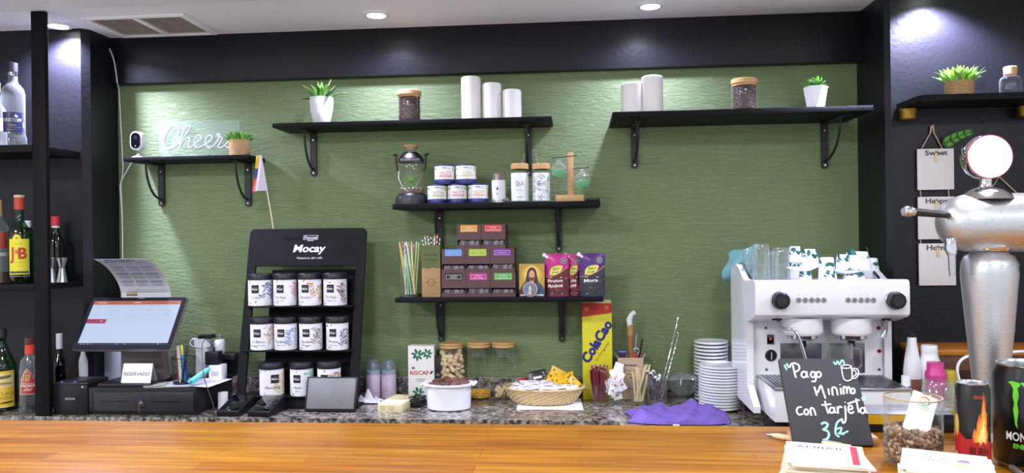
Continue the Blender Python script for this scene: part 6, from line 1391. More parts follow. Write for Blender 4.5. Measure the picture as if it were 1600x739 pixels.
# splash plates, switch, dial, lights
def onpanel(px, py): q = L(px, py, Yp); return q.x, q.z
for x0, x1, y0, y1 in ((1219, 1283, 536, 582), (1286, 1350, 536, 582)):
    a, b = onpanel(x0, y1), onpanel(x1, y0); G().box(a[0], b[0], DY-.006, DY-.004, a[1], b[1], 'dark_steel', .0005).build('splash_plate', t)
x, z = onpanel(1203, 530); sw = G().box(x-.011, x+.011, DY-.008, DY-.004, z-.016, z+.016, 'glossy_black', .001).build('rocker_switch', t); G().cyl(.003, 0, .001, 'led_red', 12, T(x, DY-.0082, z+.002) @ RX(PI/2)).build('red_light', sw)
x, z = onpanel(1204, 555); d_ = G().cyl(.0205, 0, .003, 'chrome', 28, T(x, DY-.004, z) @ RX(PI/2), .001).build('dial', t); G().cyl(.0165, .003, .009, 'black_plastic', 28, T(x, DY-.004, z) @ RX(PI/2), .002).box(x-.0015, x+.0015, DY-.0145, DY-.012, z-.012, z+.012, K('#c9c9cc')).build('dial_knob', d_)
for px, py in ((1373, 548), (1372, 512)): x, z = onpanel(px, py); G().cyl(.006, 0, .004, K('#8a1420', .2), 18, T(x, DY-.004, z) @ RX(PI/2), .001).build('red_lamp', t)
for px, py in ((1196, 512), (1197, 577), (1373, 577)): x, z = onpanel(px, py); G().cyl(.0045, 0, .002, 'dark_steel', 14, T(x, DY-.004, z) @ RX(PI/2)).build('screw', t)
# drip tray
Yt = 2.425; ty = Yt-Yh; xa, xb = L(1211, 608, Yt).x, hw-.03; zt2 = L(1240, 607, Yt).z
G().prism([(ty+.004, zf), (DY, zf), (DY, zt2-.004), (ty, zt2-.006), (ty, zf+.01)], xa, xb, W_, swap).build('drip_apron', t)
g = G(); g.box(xa-.004, xb+.004, ty-.006, DY-.004, zt2-.006, zt2+.002, 'steel', .003); tr = g.build('drip_tray', t)
g = G(); n = 30
for i in range(n): x = xa+.012+(xb-xa-.024)*i/(n-1); g.box(x-.0022, x+.0022, ty+.012, DY-.02, zt2+.002, zt2+.0035, 'dark_steel')
g.build('grille', tr)
# steam wands
g = G(); p0 = L(1214, 497, 2.56); g.lathe([(0, -.006), (.017, -.006), (.014, .004), (0, .006)], 'black_plastic', 20, T(*p0)); g.tube([tuple(p0)]+[tuple(L(a, b, Y)) for a, b, Y in ((1219, 510, 2.53), (1228, 514, 2.50), (1240, 515, 2.49), (1247, 524, 2.485), (1253, 540, 2.48), (1260, 566, 2.47), (1262, 574, 2.47))], .0052, 'chrome', 10); g.build('steam_wand', t)
g = G(); p0 = L(1385, 498, 2.56); g.lathe([(0, -.005), (.015, -.005), (.012, .004), (0, .006)], 'black_plastic', 20, T(*p0)); g.tube([tuple(p0), tuple(L(1384, 508, 2.53)), tuple(L(1381, 516, 2.52)), tuple(L(1378, 527, 2.515))], [.005, .006, .011, .013], 'chrome', 12); g.build('hot_water_spout', t)
for x in (-pw+.02, pw-.02):
    for y in (ty+.05, DK-.07): G().cyl(.02, 0, zf, 'black_plastic', 20, T(x, y, 0), .002).build('foot', t)
G().box(xa+.006, xb, ty+.03, DK-.04, .03, zf, 'black_plastic', .003).build('base_frame', t)
# glass jug on the drip tray
q = P(1306, 560, 2.56); zj = ZC+zt2+.0038; r = s(22, 2.56); hj = P(1306, 536, 2.56).z-zj
tj = thing('glass_jug', 'clear glass jug standing on the drip tray behind the chalkboard', 'jug', (q.x, 2.545, zj)); G().lathe([(0, .001), (r*.92, .001), (r*.95, .006), (r, hj)], 'glass_thick', 32).lathe([(0, .008), (r*.88, .008), (r*.94, hj)], 'glass', 32).build('glass_body', tj)
G().tube([(r*.97, 0, hj*.9), (r*1.5, -.004, hj*.85), (r*1.55, -.004, hj*.4), (r*.93, 0, hj*.2)], .004, 'glass_thick', 8).build('handle', tj)
# ---- on top of the machine
zc_ = ZC+zt_-.0095
def tumbler_up(px, py0, Y, wpx, label, z=None):
    z = zc_ if z is None else z
    p = P(px, 430, Y); r = s(wpx/2, Y); h = P(px, py0, Y).z-z; tt = thing('glass_tumbler', label, 'glass', (p.x, Y, z), 0, 'upturned glasses on the machine')
    g = G(); n = 10
    pr = [(r, 0), (r*.97, h*.5), (r*.88, h*.92), (r*.80, h), (0, h*.985)]
    g.lathe(pr, 'glass_thick', 32); g.lathe([(r*.94, .002), (r*.90, h*.5), (r*.80, h*.88), (0, h*.9)], 'glass', 32)
    for i in range(n): a = 2*PI*i/n; g.tube([(r*1.0*math.cos(a), r*1.0*math.sin(a), .004), (r*.97*math.cos(a), r*.97*math.sin(a), h*.5), (r*.9*math.cos(a), r*.9*math.sin(a), h*.9)], .0022, 'glass', 5)
    g.build('glass_body', tt)
tumbler_up(1190, 381, 2.63, 25, 'tallest upturned glass on top of the machine, front left')
tumbler_up(1220, 387, 2.63, 27, 'upturned glass on the machine just left of leaf cups')
tumbler_up(1171, 388, 2.73, 22, 'upturned glass at back left of the machine, beside teal cloth')
tumbler_up(1205, 392, 2.74, 22, 'upturned glass behind the two front glasses on the machine')
def leaf_cup(px, py0, py1, Y, wpx, z, label, up=False, seed=1):
    p = P(px, 430, Y); r = s(wpx/2, Y); h = P(px, py0, Y).z-P(px, py1, Y).z
    tt = thing('espresso_cup', label, 'cup', (p.x, Y, z), 0); rf = lambda zz: r*(1-.22*(zz/h)**1.5)
    G().lathe([(r*.95, .001), (r, 0), (r*1.0, .002), (r*.96, h*.4), (r*.86, h*.8), (r*.78, h*.96), (r*.72, h), (r*.6, h), (r*.58, h*.97), (0, h*.97)], 'white_china', 40).build('body', tt)
    A = Art(); rnd = random.Random(seed); d1, d2 = K('#14544e', .4), K('#1f6f62', .4)
    for k in range(7):
        x = r*(-1.3+.42*k); z0 = h*(.62+.12*(k % 2)); A.leaf(x, z0, r*.82, r*.46, rnd.uniform(.3, 2.6) if k % 3 else rnd.uniform(-1, 0), d1 if k % 2 else d2); A.stroke([(x-.004, z0-.01), (x, z0), (x+.004, z0+.006)], .0012, d1)
    A.wrap('leaf_print', tt, lambda zz: r*(1.0-.16*max(0, zz)/h-.06*(max(0, zz)/h)**3)+.0002)
    sd = 1 if seed % 2 else -1
    G().tube([(sd*.4*r, r*(.8+.45*math.sin(k*PI/8)), h*(.52-.32*math.cos(k*PI/8))) for k in range(9)], .003, 'white_china', 8).build('handle', tt)
    return h
def saucer_at(px, Y, wpx, z, label):
    r = s(wpx/2, Y); return tag(G().lathe([(0, .001), (r*.5, 0), (r*.56, 0), (r*.8, .006), (r, .011), (r*.985, .0125), (r*.75, .008), (r*.5, .0035), (0, .0035)], 'white_china', 40).build('saucer', None, (P(px, 430, Y).x, Y, z)), label, 'saucer')
h1 = leaf_cup(1242, 406, 432, 2.74, 22, zc_, 'lower leaf-printed cup at left of the cup pile on machine', seed=3)
leaf_cup(1242.5, 393, 418, 2.74, 20, zc_+h1+.0005, 'upper leaf-printed cup stacked at the left of cup pile', seed=4)
hs = leaf_cup(1258, 421, 437, 2.61, 20, zc_, 'small upturned white cup under the front saucer on machine', seed=5)
saucer_at(1252, 2.61, 44, zc_+hs+.0004, 'white saucer balanced on a small cup atop the machine')
leaf_cup(1266, 392, 420, 2.612, 25, zc_+hs+.0133, 'leaf-printed cup standing on the balanced white saucer', seed=6)
leaf_cup(1292, 400, 436, 2.66, 25, zc_, 'leaf-printed cup in the middle of the machine top', seed=8)
leaf_cup(1297, 420, 437, 2.585, 20, zc_, 'short leaf-printed cup in front row at centre of machine top', seed=7)
hs = leaf_cup(1334, 426, 437, 2.61, 34, zc_, 'low wide white cup under the right saucer on machine', seed=10)
saucer_at(1324, 2.62, 50, zc_+hs+.0004, 'white saucer under the large leaf cups at right of machine top')
leaf_cup(1340, 396, 424, 2.64, 38, zc_+hs+.0133, 'large leaf-printed cup at the right end of machine top', seed=12)
leaf_cup(1317, 400, 424, 2.63, 20, zc_+hs+.0133, 'leaf-printed cup tucked left of the large cup on saucer', seed=11)
leaf_cup(1360, 404, 436, 2.75, 26, zc_, 'plain-sided white cup at back right of machine top', seed=13)
# teal cloth draped over the back left corner
def tc(u, v):
    tl, tr, bl, br = P(1138, 395, 2.93), P(1183, 383, 2.88), P(1129, 439, 2.95), P(1180, 432, 2.90)
    q = tl.lerp(tr, u).lerp(bl.lerp(br, u), v); w_ = (1-u)
    q.y += .010*math.sin(u*9+v*3)-.012*math.sin(PI*v)*w_+.02*(v > .9)*w_*(v-.9)*10
    q.x += .006*math.sin(v*7)*w_; q.z += .004*math.sin(u*8)
    return q
tag(G().sheet(tc, 20, 24, .006, 'teal_cloth').build('teal_cloth', None, None, 50), 'folded pale teal cloth draped over the left side of the machine', 'cloth')

# ================================================================== RIGHT-HAND CORNER
Yw = 2.822
t = thing('hanging_sign', 'three white boards hanging on twine lettered Sweet Happy Home', 'sign', tuple(P(1461, 200, Yw))); o = Vector(t.location); lc = lambda px, py, Y=Yw: P(px, py, Y)-o
for (x0, y0, x1, y1), wd in zip(((1433, 232, 1489, 297), (1434, 307, 1490, 374), (1435.5, 380, 1492, 446)), ('Sweet', 'Happy', 'Home')):
    a, b = lc(x0, y1), lc(x1, y0); bd = G().box(a.x, b.x, -.006, 0, a.z, b.z, K('#d9d6d3', .6), .0008).build('board', t)
    A = Art(); cx = (a.x+b.x)/2; A.text(wd, cx+.002, b.z-.014, .017, K('#4f4844', .6), (b.x-a.x)*.62, 0, 0, .03); A.leaf(cx-.01, b.z-.016, .02, .006, .5, K('#8f8a86')); A.flat('lettering', bd, T(0, -.0063, 0))
    G().box(cx-.004, cx+.004, -.012, -.0065, b.z-.046, b.z-.016, 'stick_wood', .001).build('clothespin', t)
for px in (1438, 1482):
    g = G()
    for y0, y1 in ((296, 308), (373, 381)): g.tube([lc(px, y0, Yw-.003), lc(px+1, y1, Yw-.003)], .0018, 'rope', 6); 
    g.build('twine', t)
G().tube([lc(1440, 232), lc(1454, 207), lc(1457, 198), lc(1459, 207), lc(1473, 233)], .0022, 'rope', 6).tube([lc(1454, 208), lc(1455, 197), lc(1458, 195), lc(1459, 206)], .003, 'rope', 6).build('hanger', t)
g = G(); b0 = P(1470, 228, Yw-.01); b1 = P(1520, 206, Yw-.03); g.tube([b0, b0.lerp(b1, .5)+Vector((0, 0, .008)), b1], .0012, 'leaf_dark', 6)
for k in range(13):
    c_ = b0.lerp(b1, (k+1)/14)+Vector((0, 0, .007*math.sin(PI*(k+1)/14)))
    for sg in (-1, 1):
        Lf = .026*(1-.045*k); pts = [(Lf*u, w_*.0042*math.sin(PI*u)**.7) for w_, us in ((1, (0, .2, .5, .8, 1)), (-1, (.8, .5, .2))) for u in us]
        g.prism(pts, -.0006, .0006, 'leaf_green' if k % 3 else 'leaf_dark', T(*c_) @ RY(-.40-sg*.95) @ RX(.3*sg))
tag(g.build('fern_sprig'), 'dark green fern sprig beside the top of the hanging boards', 'plant')
g = G(); g.tube([P(1548, 297, Yw), P(1561, 276, Yw), P(1600, 312, Yw), P(1640, 350, Yw)], .0022, 'rope', 6)
tag(g.build('twine_hanger'), 'loop of twine on the dark wall right of the beer tap lamp', 'twine')
# wooden cabinet on the counter
Yc = 2.66; a = P(1442, 545, Yc); h = P(1520, 546, Yc).z-ZC
t = thing('wooden_crate', 'brown wooden crate with orange top edge behind the beer tap', 'crate', (a.x, Yc, ZC)); G().box(0, .62, 0, .20, 0, h-.02, 'brown_wood', .003).build('body', t); G().box(-.006, .63, -.008, .205, h-.02, h, 'orange_wood', .004).build('top', t)
G().box(.05, .3, -.003, .001, h*.62, h*.72, K('#3a2012', .4)).build('hand_slot', t)
tag(G().tube([tuple(v) for v in spline([tuple(P(a, b, Y)) for a, b, Y in ((1513, 618, 2.5), (1500, 597, 2.5), (1496, 575, 2.5), (1505, 560, 2.5), (1530, 553, 2.52), (1570, 551, 2.54), (1600, 549, 2.55), (1650, 549, 2.56))], 5)], .0045, 'white_plastic', 8).build('white_cable'), 'white cable looping in front of the wooden crate', 'cable')
def sauce(px, py0, Y, wpx, label, parts, name='sauce_bottle'):
    p = C(px, Y); r = sr(wpx/2, Y, px); h = P(px, py0, Y).z-ZC; tt = thing(name, label, 'bottle', tuple(p))
    for nm, pr, m in parts: G().lathe([(r*a, h*z) for a, z in pr], m, 32).build(nm, tt)
wp = 'white_plastic'
sauce(1426, 519, 2.60, 29, 'white bottle with brown lower half and dark cap by the crate', [('body', [(0, 0), (.95, 0), (1, .02), (1, .52), (0, .52)], K('#8a5a48', .45)), ('upper_body', [(0, .52), (1, .52), (1, .60), (.85, .72), (.55, .88), (.5, .95), (0, .95)], wp), ('cap', [(0, .95), (.52, .95), (.48, 1), (0, 1)], 'black_plastic')])
sauce(1453, 539, 2.60, 36, 'rounded white plastic bottle beside the brown and white one', [('body', [(0, 0), (.9, 0), (.95, .02), (.9, .55), (1, .72), (.98, .80), (.78, .87), (.74, .90), (0, .90)], wp), ('cap', [(0, .9), (.74, .9), (.76, .93), (.74, .99), (.7, 1), (0, 1)], wp)])
sauce(1462, 566, 2.50, 34, 'bottle with a bright pink cap in front of white bottles', [('body', [(0, 0), (.98, 0), (1, .5), (1, .82), (0, .82)], K('#c43a86', .4)), ('cap', [(0, .82), (1.02, .82), (1.0, .86), (.82, .90), (.82, 1), (0, 1)], K('#d2408f', .35))])
sauce(1484, 578, 2.505, 24, 'small jar with olive yellow cap right of the pink cap', [('body', [(0, 0), (1, 0), (1, .8), (0, .8)], K('#a08a22', .4)), ('cap', [(0, .8), (1.02, .8), (.95, .95), (.75, 1), (0, 1)], K('#b09a22', .4))])
sauce(1416, 587, 2.47, 16, 'small bottle with white cap at the left of sauces', [('body', [(0, 0), (1, 0), (1, .8), (.8, .84), (0, .84)], K('#5a4038', .4)), ('cap', [(0, .84), (.95, .84), (.92, 1), (0, 1)], wp)])
# ================================================================== ON THE BAR
# beer tap tower
Y = 1.30; p = B(1549, Y); t = thing('beer_tap', 'frosted steel beer tap tower with glowing round lamp on the bar', 'beer tap', tuple(p)); o = Vector(t.location)
L = lambda px, py, YY=Y: P(px, py, YY)-o
R = lambda n: sr(n, Y, 1548); z = lambda py: L(1548, py).z; bt = 'brushed_tap'
G().lathe([(0, 0), (R(38), 0), (R(39), .004), (R(37), .010), (R(30), .016), (R(29), .02), (R(31), z(585)), (R(38), z(520)), (R(44), z(460)), (R(47), z(428)), (R(45.5), z(410)), (R(40), z(400)), (R(33), z(397)), (R(30), z(393)), (0, z(393))], bt, 56).build('column', t)
cz = z(348); rb = s(46, Y)*.95; xl_ = L(1466, 348).x
pr = [(0, 0), (rb*.35, .002), (rb*.65, .010), (rb*.86, .022), (rb*.96, .038), (rb, .055), (rb, .20), (rb*.95, .222), (rb*.8, .24), (rb*.4, .252), (0, .254)]
G().lathe(pr, bt, 48, T(xl_, 0, cz) @ RY(PI/2)).build('barrel', t)
G().lathe([(R(32), z(392)), (R(36), z(385)), (R(36), z(378))], 'chrome', 40).build('collar', t)
cxl = L(1540, 245).x; hz_ = L(1540, 300).z
G().lathe([(R(46), hz_-.012), (R(40), hz_-.004), (R(30), hz_+.003), (R(12), hz_+.008), (R(10), hz_+.014), (R(10), L(1540, 279).z), (R(13), L(1540, 276).z), (0, L(1540, 275).z)], 'chrome', 36, T(cxl, 0, 0)).build('lamp_neck', t)
cl = L(1540, 246); rl = R(41); M_ = T(cl.x, 0, cl.z) @ RX(PI/2)
lp = G().lathe([(0, -.022), (rl*.8, -.022), (rl*.97, -.012), (rl, 0), (rl*.97, .012), (rl*.93, .014), (rl*.9, .010), (0, .009)], 'chrome', 48, M_).build('lamp_housing', t)
G().lathe([(rl*.92, .010), (rl*.8, .0165), (rl*.5, .021), (0, .023)], 'medallion_glow', 48, M_).build('glowing_lens', lp)
G().lathe([(rl*.94, .0125), (rl*.975, .0135), (rl*.975, .011), (rl*.94, .0105)], K('#c8504c', .3), 48, M_).build('red_rim', lp)
# tap handle and spout
h0, h1 = L(1480, 336, Y-.02), L(1426, 331, Y-.055)
g = G(); g.tube([h0, h0.lerp(h1, .5), h1], [.0052, .0058, .0066], 'black_plastic', 14); hn = g.build('handle', t)
G().tube([h1, h1.lerp(h0, -.08), h1.lerp(h0, -.2), h1.lerp(h0, -.26)], [.0072, .0088, .0085, .005], 'chrome', 16).build('handle_tip', hn)
G().tube([L(1486, 375, Y-.015), L(1486, 392, Y-.02), L(1487, 398, Y-.02)], [.010, .009, .007], 'chrome', 14).tube([L(1487, 397, Y-.02), L(1487.5, 420, Y-.02), L(1488, 431, Y-.02)], [.0058, .0052, .0046], 'steel', 14).build('spout', t)
g = G(); rnd = random.Random(77)
for i in range(260):
    a = rnd.uniform(.25, PI-.25)*-1; u = rnd.uniform(.045, .21); rr = rb; g.ball(rnd.uniform(.0006, .0016), 'glass_thick', T(xl_+u, rr*math.cos(a+PI/2+PI/2)*0+rr*math.sin(a), cz+rr*math.cos(a)) , 6, 4)
for i in range(160):
    a = rnd.uniform(-PI+.3, -.3); q = rnd.random(); zz = z(410)+(z(520)-z(410))*q; rr = R(46.6)-(R(8))*q; g.ball(rnd.uniform(.0006, .0014), 'glass_thick', T(rr*math.cos(a), rr*math.sin(a), zz), 6, 4)
tag(g.build('condensation', t), kind='stuff')

# chalkboard
pb = Zp(1304, 699, ZB); Yb = pb.y; tilt = .088
bl, br = P(1241, 694, Yb), P(1366, 690, Yb); ztop = P(1277, 560, Yb+tilt).z; zbot = ZB+.004
H = math.hypot(ztop-zbot, tilt); an = math.atan2(tilt, ztop-zbot); w = br.x-bl.x
t = thing('chalkboard', 'small black chalkboard reading Pago Minimo con tarjeta on wooden base', 'sign', ((bl.x+br.x)/2, Yb, ZB)); o = Vector(t.location)
M_ = T(0, 0, .004) @ RX(-an); G().box(-w/2, w/2, 0, .010, 0, H, 'chalk_slate', .001, M_).build('board', t)
G().box(-w*.49, w*.60, .0125, .05, 0, .013, 'pale_wood', .002).build('wooden_base', t)
nrm = Vector((0, -math.cos(an), -math.sin(an)*-1)); nrm = Vector((0, -math.cos(an), math.sin(an))); pp = o+Vector((0, 0, .004))
Mi = M_.inverted()
def CB(zx, zy):
    d = ray(1180+zx/3.714, 540+zy/3.714); e = Vector((0, 0, EYE)); k = (pp-e).dot(nrm)/d.dot(nrm); q = Mi @ (e+d*k-o); return (q.x, q.z)
wt, mt = Art(), Art()
def ch(pts, m='chalk_white', wd=.0027, sm=True): (wt if m == 'chalk_white' else mt).stroke([CB(*q) for q in (spline(pts, 5) if sm else pts)], wd, m)
def rg(cx, cy, rx, ry=None, m='chalk_white', wd=.0027): ry = ry or rx; ch([(cx+rx*math.cos(k*PI/5-1), cy+ry*math.sin(k*PI/5-1)) for k in range(11)], m, wd)
ch([(218, 112), (226, 150), (236, 186)]); ch([(200, 128), (206, 110), (226, 102), (250, 112), (256, 134), (240, 150), (224, 152)])
rg(283, 168, 15, 17); ch([(299, 150), (300, 172), (308, 186)]); rg(335, 168, 13, 16); ch([(349, 152), (352, 190), (345, 208), (326, 206)]); rg(368, 168, 13, 16)
ch([(342, 238), (350, 264), (358, 292)]); ch([(348, 262), (362, 272), (380, 232), (392, 262), (408, 308)]); ch([(424, 250), (429, 286)]); ch([(450, 290), (446, 250), (460, 242), (472, 256), (478, 288)]); ch([(494, 246), (499, 284)]); ch([(490, 226), (493, 229)], sm=False)
ch([(514, 284), (511, 246), (522, 240), (530, 254), (532, 280)]); ch([(531, 254), (542, 240), (550, 256), (553, 280)]); rg(566, 264, 11, 15)
ch([(270, 358), (248, 360), (240, 382), (254, 402), (276, 396)]); rg(296, 386, 12, 16); ch([(324, 408), (321, 366), (336, 366), (344, 382), (350, 406)])
ch([(404, 322), (412, 360), (424, 396)]); ch([(384, 346), (412, 344), (440, 340)]); rg(444, 376, 13, 16); ch([(457, 358), (460, 380), (468, 394)]); ch([(480, 396), (476, 354)]); ch([(478, 370), (490, 354), (503, 362)]); ch([(520, 350), (524, 400), (522, 438), (508, 450), (502, 424)]); ch([(520, 328), (522, 332)], sm=False)
ch([(540, 372), (562, 368), (558, 350), (542, 354), (540, 380), (554, 394), (572, 384)]); ch([(584, 308), (592, 350), (600, 390)]); ch([(534, 340), (568, 328), (604, 316)]); rg(622, 378, 13, 16); ch([(634, 358), (638, 380), (648, 394)])
ch([(382, 456), (402, 446), (420, 456), (412, 476), (394, 488), (416, 494), (428, 514), (418, 540), (394, 548)], 'chalk_mint', .0033); ch([(498, 428), (476, 446), (466, 480), (468, 514), (488, 530)], 'chalk_mint', .003); ch([(470, 486), (500, 476), (494, 500), (480, 512)], 'chalk_mint', .0026); ch([(490, 514), (514, 508), (540, 496)], 'chalk_mint', .0026); ch([(492, 496), (504, 512), (516, 518)], 'chalk_mint', .0022)
ch([(170, 112), (176, 128), (184, 142)], 'chalk_mint'); ch([(182, 104), (188, 118), (194, 130)], 'chalk_mint'); ch([(618, 300), (622, 310), (626, 320)], 'chalk_mint'); ch([(630, 296), (634, 304), (637, 314)], 'chalk_mint')
ch([(454, 94), (466, 110), (478, 90), (488, 112), (502, 86), (512, 92), (516, 108)], 'chalk_mint', .0024)
rg(527, 124, 29, 10, wd=.0018); ch([(498, 126), (506, 170), (514, 196), (532, 206), (552, 200), (562, 186), (557, 126)], wd=.0018); ch([(559, 140), (582, 134), (598, 150), (594, 176), (576, 192), (562, 188)], wd=.0018); ch([(560, 150), (576, 146), (584, 158), (580, 174), (566, 182)], wd=.0014)
wt.flat('white_chalk_lettering', t, M_ @ T(0, -.0001, 0)); mt.flat('mint_chalk_marks', t, M_ @ T(0, -.0001, 0))
# pen
a, b = Zp(1197, 683, ZB), Zp(1246, 691, ZB); d = (b-a).normalized(); t = thing('wooden_pen', 'pale wooden ballpoint pen lying on the bar left of the chalkboard', 'pen', (a.x, a.y, ZB)); up = Vector((0, 0, .0048)); L_ = .135
G().tube([d*.012+up, d*.02+up, d*L_+up], [.0034, .0045, .0046], 'stick_wood', 14).build('barrel', t); G().tube([up, d*.004+up, d*.013+up], [.0008, .0016, .0034], 'steel', 12).build('tip', t); G().tube([d*(L_*.9)+up+Vector((0, 0, .005)), d*(L_*.6)+up+Vector((0, 0, .0055))], .0012, 'steel', 6).build('clip', t)
# beer-mat stacks
def mats(px, py, zz, n, rz, name_, word, stripe, seed, th=.0026, sz=.094, top_lab='', mid_lab='', grp=''):
    top = Zp(px, py, ZB+zz); rnd = random.Random(seed); proto = None
    th = zz/n
    for i in range(n):
        last = i == n-1; j = 0 if last else 1
        loc = (top.x+rnd.uniform(-.006, .006)*j, top.y+rnd.uniform(-.005, .005)*j, ZB+th*i); rot = rz+rnd.uniform(-.16, .16)*j
        if last: 
            t = thing('beer_mat', top_lab, 'beer mat', loc, rot); G().box(-sz/2, sz/2, -sz/2, sz/2, 0, th*.92, K('#e9e6df', .75), .0006).build('mat_card', t)
            A = Art(); ink = K('#4f4a52', .7)
            if stripe: A.rect(sz*.38, 0, sz*.09, sz*.92, K('#a8243c', .6)); A.text(word, -sz*.06, sz*.27, .0125, ink, sz*.62)
            else: A.text(word, 0, sz*.16, .0095, K('#8a8698', .7), sz*.6); A.text('MEJOR', -sz*.02, sz*.02, .0095, K('#8a8698', .7), sz*.5); A.ell(sz*.22, sz*.08, .007, .007, K('#8f6fae', .7)); A.ell(sz*.28, -sz*.1, .014, .008, K('#e2d49a', .7)); A.leaf(0, -sz*.1, .03, .012, .4, K('#d8c98a', .7))
            A.flat('print', t, T(0, 0, th*.93) @ RX(-PI/2))
        elif proto is None:
            proto = G().box(-sz/2, sz/2, -sz/2, sz/2, 0, th*.92, K('#ddd3bd', .8), .0006).build('beer_mat', None, loc); proto.rotation_euler.z = rot; tag(proto, mid_lab, 'beer mat', grp)
        else:
            o = proto.copy(); COL.objects.link(o); o.location = loc; o.rotation_euler.z = rot
mats(1288, 708, .058, 20, -.28, 'beer_mat', 'AMBAR', True, 3, top_lab='white beer mat with red stripe on top of the left stack', mid_lab='cream card beer mat in the stack in front of the chalkboard', grp='beer mats in the left stack')
mats(1475, 721, .046, 16, -.42, 'beer_mat', 'AMBAR', False, 9, top_lab='pale printed beer mat on top of the right stack, before the jar', mid_lab='cream card beer mat in the stack in front of the nut jar', grp='beer mats in the right stack', sz=.098)
q = Zp(1352, 737, ZB+.012)
for k in range(4):
    o_ = G().box(-.047, .047, -.047, .047, 0, .0028, K('#9a2f3c' if k == 3 else '#ddd3bd', .7), .0006).build('beer_mat', None, (q.x+.002*k-.012, q.y+.004-.052, ZB+.003*k), rot=(0, 0, .5+.05*k))
    tag(o_, 'dark red beer mat beside the striped stack' if k == 3 else 'cream beer mat beneath the dark red one', 'beer mat', None if k == 3 else 'mats beneath the red beer mat')
# glass jar with raisins and a card
Y = 1.17; p = B(1427, Y); r = sr(47.5, Y, 1427); h = P(1427, 620, Y).z-ZB
t = thing('snack_jar', 'round open glass jar part filled with brown raisins on the bar', 'jar', tuple(p))
G().lathe([(0, .001), (r*.93, .001), (r*.98, .005), (r, .012), (r, h)], 'glass', 48).lathe([(0, .006), (r*.9, .006), (r*.96, .012), (r*.965, h)], 'glass', 48).build('glass_body', t)
G().lathe([(r*.96, h-.001), (r*1.005, h-.001), (r*1.005, h+.001), (r*.96, h+.001)], K('#b59a6a', .3), 48).build('gilt_rim', t)
rnd = random.Random(55); g = G(); hr = h*.50
g.lathe([(0, .008), (r*.86, .008), (r*.88, .014), (r*.88, hr*.88), (0, hr*.92)], 'raisin', 32)
for i in range(900):
    if i < 560: a = rnd.uniform(0, 6.3); q = r*.90; zz = rnd.uniform(.011, hr)
    else: a = rnd.uniform(0, 6.3); q = r*.9*math.sqrt(rnd.random()); zz = hr*rnd.uniform(.9, 1.06)
    k = rnd.uniform(.0028, .0046); g.ball(k, K(rnd.choice(['#6e5240', '#8a6d54', '#4e382c', '#a88c70', '#5d4436', '#7d604a', '#c2ab90']), .55), T(q*math.cos(a), q*math.sin(a), zz) @ RX(rnd.uniform(0, 3)) @ RY(rnd.uniform(0, 3)), 7, 5, rnd.uniform(.7, 1.1))
tag(g.build('raisins', t), kind='stuff')
tl, tr, br, bl = P(1432.5, 619, 1.195), P(1474, 621, 1.195), P(1452, 678, 1.155), P(1407, 675, 1.155)
t = thing('review_card', 'white card with a coloured letter G stuck in the raisin jar', 'card', tuple((bl+br)/2)); o = Vector(t.location)
ex = (tr-tl).normalized(); ez = (((tl+tr)/2)-((bl+br)/2)); hc = ez.length; wc = (tr-tl).length
if tr.x > p.x+r*.93: pass
ez = (ez-ex*ez.dot(ex)); hc2 = ez.length; ez.normalize(); ey = ez.cross(ex); sk = (((tl+tr)/2)-((bl+br)/2)).dot(ex)
ang = math.atan2(sk, hc2); ex2 = (ex*math.cos(.46)-ez*math.sin(.46)); ez2 = (ez*math.cos(.46)+ex*math.sin(.46))
M_ = Matrix(((ex2.x, ey.x, ez2.x, 0), (ex2.y, ey.y, ez2.y, 0), (ex2.z, ey.z, ez2.z, 0), (0, 0, 0, 1)))
wc *= .92; hc *= 1.0
pc = capsule(wc/2, hc/2, .003); G().prism([(x, z_+hc/2) for x, z_ in pc], -.0006, .0006, K('#eceef0', .4), M_).build('card', t)
A = Art(); gx, gz, gr_ = .001, hc*.83, .0068
for c_, a0, a1 in (('#c9493c', .55, 2.5), ('#d9b13a', 2.5, 3.75), ('#4f9a52', 3.75, 5.5), ('#4a74c9', 5.5, 6.28)): A.ring(gx, gz, gr_, .0022, K(c_, .5), 10, None, a0, a1)
A.rect(gx+gr_*.5, gz, gr_*1.0, .0022, K('#4a74c9', .5)); A.rect(gx, hc*.69, wc*.5, .0016, K('#8f9298')); A.rect(gx, hc*.63, wc*.4, .0016, K('#c9b25a'))
A.flat('logo', t, M_ @ T(0, -.0007, 0))
# bar caddy with yellow front
Yc = Yb+.095; a, b = P(1356, 690, Yc), P(1492, 690, Yc); h = P(1400, 647, Yc).z-ZB
t = thing('bar_caddy', 'low black bar caddy with yellow front strip behind the raisin jar', 'caddy', ((a.x+b.x)/2, Yc, ZB)); w = b.x-a.x
G().box(-w/2, w/2, 0, .075, 0, h*.96, 'black_plastic', .002).build('body', t); G().box(-w/2, w/2, .0, .075, h*.96, h, K('#77777c', .4), .001).build('top_tray', t)
G().box(-w/2+.001, w*.18, -.001, .0006, h*.46, h*.95, K('#e2b914', .5)).build('yellow_strip', t)
ztop = ZB+h
Y = Yc+.04; p = P(1467, 640, Y); r = sr(26.5, Y, 1467); hg = P(1467, 594, Y).z-ztop
t = thing('cut_glass', 'thick ribbed clear glass standing on the caddy behind the energy cans', 'glass', (p.x, Y, ztop)); g = G()
g.lathe([(0, .001), (r*.88, .001), (r*.92, .008), (r*.95, hg*.4), (r, hg*.72), (r*.95, hg*.9), (r*.85, hg)], 'glass_thick', 40); g.lathe([(0, .010), (r*.8, .010), (r*.9, hg*.5), (r*.8, hg*.97)], 'glass', 40)
for k in range(4): g.lathe([(r*(.93+.02*k), hg*(.12+.16*k)), (r*(.985+.02*k), hg*(.18+.16*k)), (r*(.94+.02*k), hg*(.25+.16*k))], 'glass_thick', 14)
g.build('glass_body', t)
